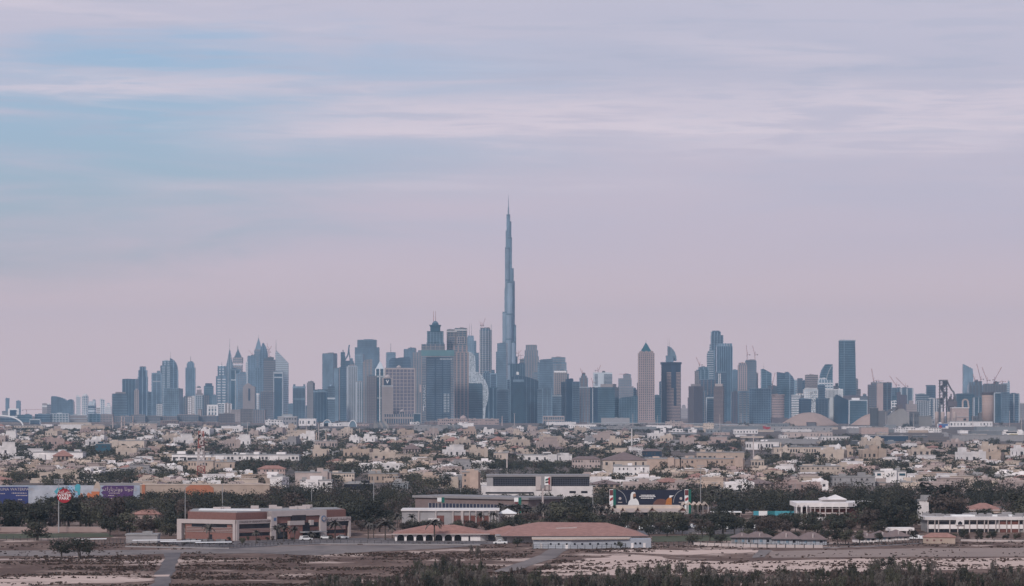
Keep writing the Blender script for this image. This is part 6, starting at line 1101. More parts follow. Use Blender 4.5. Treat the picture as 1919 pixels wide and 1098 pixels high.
def glass_office():
    D = 1830; k = D / F; R = thing('glass_office', 'long office with black ribbon glazing above a white base and a flag banner', 'office building', (PX(1003, D), D, gz(D)), math.radians(0)); U = lambda x: (x - 1003) * k; Z = lambda y: PZ(y, D) - gz(D)
    MB().box(U(902), U(1111), 0, 30, -.5, Z(911)).build('white_base', MATS['wall_white'], R); MB().box(U(912), U(1105), 1.5, 28, Z(911), Z(893.5)).build('core', MATS['metal_dark'], R); MB().box(U(911), U(1106), .8, 29, Z(893.5), Z(890)).build('roof_edge', MATS['wall_grey'], R)
    for a, b in ((925, 1003), (1034, 1104)):
        w = MB().box(U(a), U(b), .9, 1.5, Z(911), Z(897)).build('glazing', MATS['window_dark'], R); m = MB(); n = int((b - a) / 3.2)
        for i in range(n + 1): u = U(a) + (U(b) - U(a)) * i / n; m.box(u - .07, u + .07, .7, .95, Z(911), Z(897))
        for y in (901, 904.5, 908): m.box(U(a), U(b), .72, .94, Z(y) - .07, Z(y) + .07)
        m.build('mullions', mat('frame_slate', (.09, .10, .13)), w, kind='stuff')
    MB().box(U(912), U(924), .6, 1.5, Z(911), Z(895)).build('grey_bay', MATS['wall_grey'], R); MB().box(U(1004), U(1033), -.6, 1.5, Z(918), Z(893)).build('white_pylon', MATS['trim_white'], R)
    for x in (1067, 1089): MB().box(U(x), U(x + 12), -.15, 0, Z(924), Z(920)).build('window', MATS['window_dark'], R)
    MB().box(U(910), U(1000), -.12, 0, Z(925), Z(922)).build('shade_band', MATS['window_dark'], R)
    b = MB().box(U(1019), U(1030), -1.0, -.6, Z(909), Z(893)).build('flag_banner', MATS['paint_white'], R); MB().extrude([(U(1022), Z(901)), (U(1029), Z(899)), (U(1029), Z(895)), (U(1022), Z(898))], -1.1, -1).build('green_stripe', MATS['green_sign'], b); MB().extrude([(U(1022), Z(905.5)), (U(1029), Z(904.5)), (U(1029), Z(901.6)), (U(1022), Z(902.6))], -1.1, -1).build('black_stripe', MATS['metal_dark'], b); MB().extrude([(U(1027.6), Z(908)), (U(1030.4), Z(908)), (U(1030.4), Z(894)), (U(1027.6), Z(895))], -1.15, -1).build('red_bar', MATS['print_red'], b)
    for x in (1013, 1020, 1028): MB().box(U(x), U(x + 1.6), -1.0, -.6, Z(918), Z(909)).build('printed_figure', MATS['roof_brown'], R)
    R = thing('unipole_sign', 'tall white unipole with a banner head in front of the black glass office', 'sign', (PX(1017, 1600), 1600, gz(1600))); kk = 1600 / F; zz = lambda y: PZ(y, 1600) - gz(1600); MB().bar((0, 0, 0), (0, 0, zz(915)), .75).build('pole', MATS['trim_white'], R); MB().box(-3 * kk, 3.5 * kk, -.4, .4, zz(915), zz(893)).build('sign_box', MATS['wall_grey'], R)
    # long dark station hall
    W0, W1 = 1640, 1600; R = thing('dark_ribbon_hall', 'long low brown hall with a slate window ribbon behind the white ribbed hall', 'building', (PX(778, W0), W0, gz(W0))); A = Wall(R, gp(778, W0), gp(990, W1)); L = A.L
    A.part('body', [(0, L, -.5, 7.6, -24, 0)], 'roof_brown'); A.part('roof_slab', [(-1, L + 1, 7.6, 8.6, -25, 1.0)], 'wall_grey'); A.part('window_ribbon', [(8, L - 1, 2.5, 5.2, -1, .12)], 'g_slate' if 'g_slate' in MATS else (mat('g_slate', (.04, .045, .075), rough=.2, spec=.5) and 'g_slate')); A.part('mullions', [(8 + i * 2.0, 8.3 + i * 2.0, 2.5, 5.2, 0, .3) for i in range(int((L - 9) / 2))], 'wall_grey', 'stuff')
    for x, l in ((828, 'left'), (972, 'right')):
        S = thing('green_totem', l + ' green and white totem sign standing before the dark ribbon hall', 'sign', (PX(x, 1590), 1590, gz(1590))); kk = 1590 / F; zz = lambda y: PZ(y, 1590) - gz(1590); MB().box(-8.5 * kk, -.6 * kk, -.5, .5, zz(940), zz(932.5)).build('white_box', MATS['paint_white'], S); MB().box(-.5 * kk, 5 * kk, -.5, .5, zz(962) if l == 'right' else zz(942), zz(932)).build('green_box', MATS['green_sign'], S); MB().box(-8.3 * kk, -7.7 * kk, -.2, .2, 0, zz(940)).box(-1.2 * kk, -.6 * kk, -.2, .2, 0, zz(940)).build('posts', MATS['trim_white'], S)
        if l == 'right': MB().box(-7.6 * kk, -1.2 * kk, -.4, .4, zz(948), zz(941)).build('maroon_panel', MATS['print_maroon2'], S); MB().box(-7.6 * kk, -1.2 * kk, -.41, .4, zz(958), zz(949)).build('black_panel', MATS['metal_dark'], S)
    # white ribbed hall
    D = 1490; k = D / F; R = thing('ribbed_white_hall', 'grey hall with tall white ribs and red brown panels behind the arcade clubhouse', 'building', (PX(753, D), D, gz(D))); U = lambda x: (x - 753) * k; Z = lambda y: PZ(y, D) - gz(D)
    MB().box(0, U(935), 0, 26, -.4, Z(957.5)).build('walls', MATS['wall_grey'], R); MB().box(-.4, U(936), -.8, 26.4, Z(957.5), Z(955)).build('roof_edge', MATS['wall_white'], R)
    for x in (785, 817, 849, 866, 880, 892, 905, 917, 929): MB().box(U(x) - (.55 if x == 866 else .22), U(x) + (.55 if x == 866 else .22), -.7, .1, -.3, Z(957)).build('rib', MATS['trim_white'], R)
    for a, b in ((819, 832), (851, 864), (869, 879), (882, 891), (894, 904), (907, 916)): MB().box(U(a), U(b), -.2, .1, -.3, Z(966)).build('brown_panel', mat('panel_redbrown', (.16, .065, .055)), R)
    MB().box(U(803), U(824), -5, 0, -.3, Z(971)).build('porch', MATS['wall_white'], R); MB().box(U(812), U(822), -5.2, -4.9, -.3, Z(975)).build('porch_opening', MATS['panel_redbrown'], R)
    T_ = thing('marquee_tent', 'white marquee tent between the ribbed hall and the palms', 'tent', (PX(950, 1500), 1500, gz(1500))); kk = 1500 / F; zz = lambda y: PZ(y, 1500) - gz(1500); MB().hip(-15 * kk, 17 * kk, 0, 12, zz(962), zz(953.5), 0, 3, .3).build('canopy', MATS['paint_white'], T_); MB().box(-14 * kk, 16 * kk, .5, 11.5, -.2, zz(962)).build('side_walls', MATS['wall_white'], T_)
glass_office()
def right_side():
    D = 1500; k = D / F; R = thing('arched_pavilion', 'white two storey pavilion with pointed corner arches and a small gabled lantern', 'building', (PX(1550, D), D, gz(D))); U = lambda x: (x - 1550) * k; Z = lambda y: PZ(y, D) - gz(D)
    MB().prism([(U(1514), 1), (U(1596), 4), (U(1634), 14), (U(1634), 30), (U(1500), 30), (U(1500), 8)], -.4, Z(953)).build('inner_walls', MATS['panel_redbrown'], R)
    MB().prism([(U(1491), -2), (U(1512), 0), (U(1590), 1), (U(1640), 12), (U(1640), 32), (U(1491), 32)], Z(950), Z(942)).build('parapet', MATS['wall_white'], R)
    for x0, x1 in ((1491, 1501.5), (1501.5, 1512)):
        uc = (U(x0) + U(x1)) / 2; w = (U(x1) - U(x0)) / 2 - .35; m = MB(); m.extrude([(uc - w, Z(950)), (uc - w * .6, Z(948)), (uc, Z(946.4)), (uc, Z(945))  , (uc - w - .35, Z(945))], -2.1, -1.6) if False else None
        m.box(U(x0), U(x0) + .36, -2.05, -1.5, -.3, Z(942)); m.box(U(x1) - .36, U(x1), -2.05, -1.5, -.3, Z(942)); m.extrude([(uc - w, Z(950)), (uc, Z(946.2)), (uc, Z(943)), (uc - w, Z(943))], -2.04, -1.5); m.extrude([(uc, Z(946.2)), (uc + w, Z(950)), (uc + w, Z(943)), (uc, Z(943))], -2.04, -1.5); m.build('pointed_arch', MATS['wall_white'], R)
    MB().box(U(1491) + .1, U(1500), 2, 10, -.3, Z(944)).build('arcade_back', MATS['wall_grey'], R)
    for x in (1516, 1519.5, 1527, 1537, 1547, 1560, 1573, 1586): MB().box(U(x) - .2, U(x) + .2, .2, 1.2, -.3, Z(950)).build('column', MATS['trim_white'], R)
    MB().box(U(1512), U(1592), .3, 1.1, Z(963), Z(960.5)).build('floor_band', MATS['trim_white'], R); MB().box(U(1512), U(1592), .4, 1.0, Z(953), Z(952)).build('rail', MATS['trim_white'], R); MB().box(U(1514), U(1560), -1, 1, -.3, Z(969)).build('ground_wall', MATS['wall_white'], R)
    MB().box(U(1544), U(1590), 12, 24, Z(942), Z(938)).build('lantern_walls', MATS['wall_white'], R); MB().hip(U(1557), U(1590), 11, 25, Z(936.5), Z(929), 0, 4, .3).build('lantern_roof', MATS['wall_white'], R); MB().hip(U(1544), U(1562), 11, 25, Z(937), Z(933), 0, 4, .2).build('lantern_roof', MATS['wall_white'], R)
    low(1722, 1740.5, 938.5, 985, 'plain white square stair tower in the trees', 'wall_white', 0, depth=6, D=1495, name='stair_tower')
    # long white college at right
    D = 1405; R = thing('white_college', 'long white two storey college with deep parapet and brown panels', 'college', (PX(1738, D), D, gz(D))); k = D / F; U = lambda x: (x - 1738) * k; Z = lambda y: PZ(y, D) - gz(D); e = U(1990)
    MB().box(0, e, 1.2, 22, -.4, Z(976)).build('inner_walls', MATS['wall_grey'], R); MB().box(-1, e, -.3, 23, Z(974.5), Z(968.5)).build('parapet', MATS['wall_white'], R); MB().box(0, e, .3, 1.3, Z(991), Z(983)).build('spandrel', MATS['wall_white'], R)
    for x in (1739, 1752, 1759, 1780, 1795, 1806.5, 1817, 1831, 1845, 1852, 1866, 1872.5, 1886.5, 1895, 1909.5, 1918, 1930): MB().box(U(x) - .17, U(x) + .17, -.1, 1.2, -.3, Z(974)).build('column', MATS['trim_white'], R)
    for a, b in ((1740, 1751), (1753, 1758.5), (1760, 1779), (1781, 1790), (1807, 1816), (1819, 1830), (1832, 1844), (1846, 1851), (1853, 1865), (1910, 1917), (1919, 1929)): MB().box(U(a), U(b), 1.0, 1.35, Z(983), Z(978)).build('window', MATS['window_dark'], R)
    for a, b in ((1873.5, 1885.5), (1887.5, 1894), (1896, 1908.5)):
        MB().box(U(a), U(b), .6, 1.25, Z(987.5), Z(977)).build('brown_panel', MATS['panel_redbrown'], R); MB().box(U(a), U(b), .6, 1.25, Z(1002), Z(991.5)).build('brown_panel', MATS['panel_redbrown'], R)
    MB().box(U(1740), U(1870), 1.0, 1.3, Z(1003), Z(992.5)).build('ground_openings', MATS['window_dark'], R); uc = U(1799); w = 1.0
    m = MB(); m.box(uc - 1.6, uc + 1.6, -.4, .2, Z(984), Z(969)); m.build('arch_bay', MATS['wall_white'], R); MB().extrude([(uc - .85, Z(983)), (uc + .85, Z(983)), (uc + .85, Z(979)), (uc, Z(976.3)), (uc - .85, Z(979))], -.5, -.3).build('pointed_opening', MATS['window_dark'], R)
    m = MB(); rr = random.Random(6)
    for i in range(30): u = rr.uniform(1, e - 2); v = rr.uniform(4, 20); a = rr.uniform(.6, 2.2); m.box(u - a, u + a, v - .8, v + .8, Z(968.5), Z(968.5) + rr.uniform(.5, 1.5))
    m.build('roof_units', MATS['wall_grey'], R, kind='stuff'); MB().box(U(1788), U(1840), 6, 14, Z(968.5), Z(966)).build('roof_step', MATS['paint_white'], R); MB().box(U(1862), U(1905), 6, 14, Z(968.5), Z(966)).build('roof_step', MATS['paint_white'], R)
    # yellow kiosk
    D = 1292; k = D / F; R = thing('cream_kiosk', 'small cream guard house with a red hipped roof and three windows', 'house', (PX(1762, D), D + 3, gz(D)), math.radians(-8)); w = 30 * k; h = PZ(1006, D) - gz(D)
    MB().box(-w, w, -3, 3.4, -.3, h).build('walls', MATS['wall_sand'], R); MB().hip(-w, w, -3, 3.4, h, h + 1.35, 0, 2.8, .3).build('roof', MATS['roof_red'], R)
    for x in (-22, -9, 4): f = MB().box((x - 2.2) * k, (x + 2.2) * k, -3.08, -2.9, .85, 1.65).build('window', MATS['trim_white'], R); MB().box((x - 1.8) * k, (x - .1) * k, -3.12, -2.95, .93, 1.57).box((x + .1) * k, (x + 1.8) * k, -3.12, -2.95, .93, 1.57).build('pane', MATS['panel_redbrown'], f)
    # bungalows
    for i, (a, b, y0, ye, yb, l, wl) in enumerate(((1372, 1412, 1001, 1007, 1020, 'low bungalow with a grey brown roof, leftmost of the bungalow row', 'wall_grey'), (1398, 1448, 1000, 1007, 1020, 'low bungalow half behind dark trees, second in the bungalow row', 'wall_bluegrey'), (1450, 1500, 1000, 1010, 1021, 'pale blue bungalow with a wide brown roof beside the white fence', 'wall_bluegrey'), (1497, 1548, 1001, 1011, 1021, 'pale blue bungalow with twin windows at the end of the white fence', 'wall_bluegrey'),
        (1605, 1640, 1000, 1008, 1017, 'white bungalow with a sloping brown roof right of the big dark trees', 'wall_white'), (1632, 1672, 998, 1006, 1015, 'white panelled bungalow, middle of the right group', 'wall_white'), (1662, 1702, 996, 1005, 1012.5, 'white panelled bungalow, right end of the row', 'wall_white'))):
        D = dist(yb); k = D / F; w = (b - a) * k / 2; h = PZ(ye, D) - gz(D); R = thing('bungalow', l, 'house', (PX((a + b) / 2, D), D + 4, gz(D)), math.radians((-4, 3, -5, 4, 9, 9, 9)[i]), 'bungalows along the campus fence'); MB().box(-w, w, -4, 5, -.3, h).build('walls', MATS[wl], R); rf = MB().hip(-w, w, -4, 5, h, PZ(y0, D) - gz(D) + .6, 0, 3.5, .6).build('roof', MATS['roof_brown'], R); MB().box(-.18, .18, -3.5, -2.8, h, PZ(y0, D) - gz(D) + .2).build('ridge_pipe', MATS['trim_white'], rf)
        MB().box(-w - .6, w + .6, -4.7, -4.55, h - .3, h).build('fascia', MATS['metal_dark'], R)
        for t in (-.55, .1, .6): MB().box(w * t - .5, w * t + .5, -4.08, -3.9, .8, 1.7).build('window', MATS['window_dark'] if t > .5 else PM('g6'), R)
        m = MB()
        for j in range(6): m.box(-w + w * 2 * (j + .5) / 6 - .05, -w + w * 2 * (j + .5) / 6 + .05, -4.1, -3.95, 0, h)
        m.build('wall_battens', MATS['metal_dark'], R, kind='stuff')
    D = 1365; k = D / F; R = thing('white_portico', 'white flat roofed portico with pointed arches between bungalows and college', 'building', (PX(1690, D), D, gz(D)), math.radians(6)); h = PZ(989, D) - gz(D); w = 24 * k; MB().box(-w, w, 0, 8, h - 1.2, h).build('roof_slab', MATS['wall_white'], R); MB().box(-w * .8, w * .3, 5, 7.6, -.2, h - 1.2).build('back_wall', MATS['roof_brown'], R)
    for u in (-w, -w * .3, w * .35, w * .62, w - .4): MB().box(u, u + .4, 0, .5, -.2, h - 1.2).build('pillar', MATS['trim_white'], R)
    for a, b, y0, ye, yb, l in ((1812, 1880, 943, 955, 962, 'long white house with a red hipped roof among the right hand trees'), (1908, 1960, 940, 951, 960, 'red roofed house cut by the right edge')):
        D = 1660; k = D / F; w = (b - a) * k / 2; h = 51 - (ye - EY) * k - gz(D); R = thing('red_roof_house', l, 'house', (PX((a + b) / 2, D), D + 8, gz(D))); MB().box(-w, w, -7, 8, -.4, h).build('walls', MATS['wall_cream'], R); MB().hip(-w, w, -7, 8, h, h + 2.9, 0, 7, .6).build('roof', MATS['roof_red'], R); MB().box(-w - .6, w + .6, -7.75, -7.62, h - .5, h).build('fascia', MATS['trim_white'], R)
    low(248, 301, 963, 972, 'small red roofed pavilion among the left trees', 'wall_rose', 1, roof='roof_red', hip=True, depth=8, D=1560, name='pavilion'); low(236, 295, 1003.5, 1016, 'plain grey service block left of the college', 'wall_grey', 0, depth=10, D=1296, name='service_block')
    R = thing('banner_fence', 'turquoise and white banner fence left of the arched pavilion', 'fence', (PX(1450, 1560), 1560, gz(1560))); kk = 1560 / F; zz = lambda y: PZ(y, 1560) - gz(1560)
    for a, b, m_ in ((-38, -28, 'print_turq'), (-28, -12, 'paint_white'), (-12, 2, 'print_turq2'), (2, 42, 'print_turq')): mat('print_turq2', (.03, .16, .18)); MB().box(a * kk, b * kk, 0, .2, zz(966), zz(957.5)).build('banner', MATS[m_], R)
right_side()
# shade sails and car ports left of the college
for i, (a, b, y, yb, l) in enumerate(((134, 199, 1010, 1022, 'long white shade canopy left of the grey service block'), (248, 330, 1012, 1020, 'white car shade roof nearest the grey service block'), (300, 376, 1014, 1022, 'middle white car shade roof before the college'), (366, 434, 1016, 1024, 'right white car shade roof before the college corner'))):
    D = dist(yb); k = D / F; w = (b - a) * k / 2; R = thing('shade_canopy', l, 'canopy', (PX((a + b) / 2, D), D, gz(D)), math.radians(3), 'white shade canopies before the college'); h = PZ(y, D) - gz(D); MB().add([(-w, 0, h - .15), (w, 0, h), (w, 4, h + .1), (-w, 4, h - .05), (-w, 0, h - .24), (w, 0, h - .09), (w, 4, h + .01), (-w, 4, h - .14)], [(0, 1, 2, 3), (7, 6, 5, 4), (4, 5, 1, 0), (5, 6, 2, 1), (6, 7, 3, 2), (7, 4, 0, 3)]).build('roof_sheet', MATS['paint_white'], R)
    for u in (-.8, -.25, .3, .85): MB().box(w * u - .08, w * u + .08, 4, 4.2, -.1, h).build('post', MATS['metal_dark'], R)
# fences
def fence(pts, label, h=1.7, step=2.4, wall=None, m='metal_dark', name='fence', pw=.09):
    W = [Vector((PX(x, dist(y)), dist(y), gz(dist(y)))) for x, y in pts]; R = thing(name, label, 'fence', tuple(W[0])); o = W[0]; p, r_, w = MB(), MB(), MB()
    for a, b in zip(W, W[1:]):
        n = max(1, int((b - a).length / step))
        for i in range(n): q = a + (b - a) * (i / n) - o; p.box(q.x - pw, q.x + pw, q.y - pw, q.y + pw, q.z - .2, q.z + h)
        for z in (h * .95, h * .55, h * .18): r_.bar(tuple(a - o + Vector((0, .05, z))), tuple(b - o + Vector((0, .05, z))), .07)
        if wall: d = (b - a).normalized(); s = Vector((-d.y, d.x, 0)) * .12; v = [a - o - s, b - o - s, b - o + s, a - o + s]; w.add([tuple(x - Vector((0, 0, .2))) for x in v] + [tuple(x + Vector((0, 0, wall[0]))) for x in v], [(0, 1, 5, 4), (1, 2, 6, 5), (2, 3, 7, 6), (3, 0, 4, 7), (4, 5, 6, 7)])
    p.build('posts', MATS[m], R, kind='stuff'); r_.build('rails', MATS[m], R)
    if wall: w.build('base_wall', MATS[wall[1]], R)
fence([(-40, 1013), (90, 1013), (150, 1015), (240, 1020)], 'dark steel fence along the lawn at the left')
fence([(235, 1025), (330, 1027), (430, 1029), (520, 1023), (600, 1020), (740, 1021), (900, 1022)], 'dark steel fence with a low pale wall before the college and clubhouse', wall=(.45, 'wall_grey'))
fence([(1000, 1029), (1110, 1030), (1225, 1025), (1300, 1022)], 'dark steel fence past the prefab shed'); fence([(1300, 1022), (1420, 1026), (1542, 1027)], 'white panel fence with dark posts before the bungalows', h=1.5, wall=(1.1, 'trim_white'), step=3, pw=.16); fence([(1542, 1027), (1640, 1024), (1735, 1018)], 'low dark fence bending up to the cream kiosk', wall=(.3, 'wall_grey')); fence([(1800, 1014), (1990, 1016)], 'white low wall along the right hand college', h=.9, wall=(.7, 'trim_white'), step=6, pw=.14)
fence([(1185, 999), (1260, 1000), (1330, 1001)], 'small white bollard railing beside the car park', h=.7, step=1.6, m='trim_white', name='railing')
MBw = MB(); R = thing('brick_wall', 'low rose brick boundary wall behind the lawn', 'wall', (PX(20, 1410), 1410, gz(1410))); kk = 1410 / F; MB().box(-40 * kk, 180 * kk, 0, .4, -.2, 1.9).build('wall_face', MATS['wall_rose'], R); MB().box(-40 * kk, 180 * kk, -.05, .45, 1.9, 2.05).build('coping', MATS['trim_white'], R)
# poles
def pole(x, yt, yb, label, head='lamp', m='metal_grey', w=.34, name='light_pole', D=None):
    D = D or dist(yb); k = D / F; R = thing(name, label, 'lamp post', (PX(x, D), D, gz(D))); h = PZ(yt, D) - gz(D); MB().bar((0, 0, 0), (0, 0, h), w, 0, w * .6).build('post', MATS[m], R)
    if head == 'lamp': MB().box(-1.6, 1.6, -.2, .2, h - .1, h + .25).build('lamp_head', MATS[m], R)
    elif head == 'flood':
        mm = MB()
        for i in range(2):
            for j in range(3): mm.box(-1.8 + j * 1.3, -.8 + j * 1.3, -.4, .1, h - .4 + i * 1.1, h + .45 + i * 1.1)
        mm.build('floodlights', MATS[m], R)
for a in [(347, 909, 996, 'tall pale mast left of the college roof', None), (417, 907, 988, 'tall pale mast behind the college attic', None), (584, 905, 958, 'lamp mast above the dark tree row right of the college', 'lamp'), (700, 895, 975, 'tall thin mast behind the ribbed hall', None), (742, 893, 940, 'lamp mast left of the dark ribbon hall', 'lamp'), (863, 890, 945, 'lamp mast above the dark ribbon hall', 'lamp'), (1111, 910, 965, 'white headed lamp mast left of the fuel station', 'lamp'), (1313, 873, 968, 'tall lamp mast right of the navy billboard', 'lamp'), (1339, 905, 940, 'lamp mast in the trees right of the navy billboard', 'lamp'),
          (464, 790, 812, 'distant pale flag mast below the left cluster', None), (574, 790, 814, 'distant pale mast beside the suburban mosque', None), (597, 795, 832, 'thin pale mast between the sand minarets', None), (813, 800, 828, 'thin mast with lamps over the villa roofs', 'lamp'), (964, 775, 812, 'pale mast under the needle skyscraper', 'lamp'), (1028, 780, 806, 'pale mast under the colonnade block', None), (1186, 775, 803, 'pale mast left of the rose pointed tower', None), (1232, 778, 800, 'pale mast right of the rose pointed tower', None), (1349, 776, 806, 'pale mast below the rose brown slab', None), (1389, 776, 797, 'thick pale mast right of the rose brown slab', 'lamp'), (1412, 815, 868, 'white mast beside the big round mosque dome', 'lamp'), (1590, 778, 797, 'pale mast right of the brown dome', 'lamp'), (1660, 772, 800, 'white chimney like mast before the cement works', None), (1712, 775, 805, 'thin mast before the cement works', 'lamp'), (1823, 745, 800, 'slim white chimney left of the brown silo', None), (1892, 770, 800, 'pale mast at the far right', 'lamp'), (1914, 784, 815, 'pale mast close to the right edge', 'lamp'), (950, 850, 893, 'thin red white mast above the black glass office', None), (1311, 878, 905, 'small lamp mast before the peach palace', 'lamp'), (1484, 905, 935, 'pair of thin masts in the belt, left one', None), (1490, 905, 935, 'pair of thin masts in the belt, right one', None)]:
    pole(a[0], a[1], a[2], a[3], a[4], w=.34 if a[2] > 900 else 1.1, m='metal_grey' if a[2] > 900 else 'trim_white')
# cars
def car_mesh(kind):
    b = MB(); L, Wd = (2.35, .92) if kind != 'pickup' else (2.6, .95)
    b.extrude([(-L, .35), (L, .35), (L, .85), (L * .55, .98), (-L * .95, 1.0)], -Wd, Wd); cab = MB()
    if kind == 'pickup': cab.extrude([(-.5, .95), (1.3, .95), (.8, 1.62), (-.3, 1.65)], -Wd * .88, Wd * .88)
    elif kind == 'suv': cab.extrude([(-L * .93, .95), (1.25, .95), (.7, 1.72), (-L * .85, 1.75)], -Wd * .9, Wd * .9)
    else: cab.extrude([(-1.9, .95), (1.3, .95), (.55, 1.42), (-1.0, 1.45)], -Wd * .86, Wd * .86)
    gl = MB(); t = 1.6 if kind == 'suv' else 1.38
    gl.extrude([(-1.5 if kind != 'pickup' else -.4, 1.05), (1.1, 1.05), (.62, t), (-1.2 if kind != 'pickup' else -.3, t)], -Wd * .92, Wd * .92)
    wh = MB()
    for x in (-L * .62, L * .62):
        for y in (-Wd, Wd - .2): wh.add([(x + .34 * math.cos(q), y + e, .34 + .34 * math.sin(q)) for e in (0, .22) for q in [6.283 * i / 10 for i in range(10)]], [tuple(range(10)), tuple(range(19, 9, -1))] + [(i, (i + 1) % 10, 10 + (i + 1) % 10, 10 + i) for i in range(10)])
    return b.mesh('car_body', MATS['car_white']), cab.mesh('car_cab', MATS['car_white']), gl.mesh('car_glass', MATS['window_dark']), wh.mesh('car_wheels', MATS['tyre'])
CARS = {k: car_mesh(k) for k in ('saloon', 'suv', 'pickup')}
def car(x, y, kind, label, rz=0, dark=False, group='parked cars'):
    D = dist(y); R = thing('parked_car', label, 'car', (PX(x, D), D, gz(D) + .07), math.radians(rz), group); m = MATS['car_dark'] if dark else None; A = CARS[kind]
    inst(A[0], 'body', R, material=m); inst(A[1], 'cabin', R, material=m); inst(A[2], 'glass', R); inst(A[3], 'wheels', R)
car(610, 1010.5, 'saloon', 'white saloon parked before the right wing of the college', 4); car(938, 1020, 'pickup', 'white pickup at the grey gate of the clubhouse', 175); car(573, 1013, 'suv', 'white car half hidden by palms before the college entrance', 20); car(642, 1010, 'saloon', 'white saloon at the right end of the college by the trees', 10)
rr = random.Random(12)
for i in range(26): x = 1150 + i * 10.5 + rr.uniform(-3, 3); car(x, 990 + rr.uniform(-2.5, 5), rr.choice(('saloon', 'suv', 'suv', 'saloon', 'pickup')), ('dark' if i % 5 == 3 else 'white') + ' car parked under the trees right of the red roofed hall', rr.uniform(60, 110), i % 5 == 3, 'cars under the trees, ' + ('dark' if i % 5 == 3 else 'white'))
for i in range(9): car(344 + i * 11 + rr.uniform(-3, 3), 1018.5 + i * .2, rr.choice(('saloon', 'suv')), 'dark car under the shade roofs before the college', 85 + rr.uniform(-6, 6), True, 'dark cars under the shade roofs')
for i in range(5): car(1702 + i * 8, 1011, rr.choice(('saloon', 'suv')), 'white car in the yard between the bungalows and the kiosk', 90, False, 'cars in the kiosk yard')
car(1795, 940, 'suv', 'white car on the road between the right hand trees', 5)
# ---- the villa suburb
MARKS = [(-20, 'the left edge'), (70, 'the white school block'), (130, 'the round red sign'), (235, 'the green screened hall'), (377, 'the red lattice mast'), (469, 'the yellow arches sign'), (590, 'the bare concrete block'), (718, 'the lit arched villa'), (884, 'the peach villa'), (1003, 'the black glass office'), (1100, 'the columned villa'), (1175, 'the brown hipped villa'), (1220, 'the navy billboard'), (1330, 'the peach palace wing'), (1420, 'the round mosque dome'), (1463, 'the tall cream minaret'), (1530, 'the long cream school'), (1600, 'the grey stone villa'), (1670, 'the teal glass villa'), (1775, 'the portrait panel'), (1900, 'the yellow strip shop')]
def near(x):
    b = min(MARKS, key=lambda m: abs(m[0] - x)); d = x - b[0]
    return ('in line with ' if abs(d) < 14 else 'right of ' if d > 0 else 'left of ') + b[1]
WALLS = [('white', 'wall_white'), ('cream', 'wall_cream'), ('beige', 'wall_beige'), ('sand coloured', 'wall_sand'), ('rose', 'wall_rose'), ('grey', 'wall_grey'), ('peach', 'wall_peach')]
WW = [6.5, 5.5, 5, 3, 1.6, 1.6, .9]
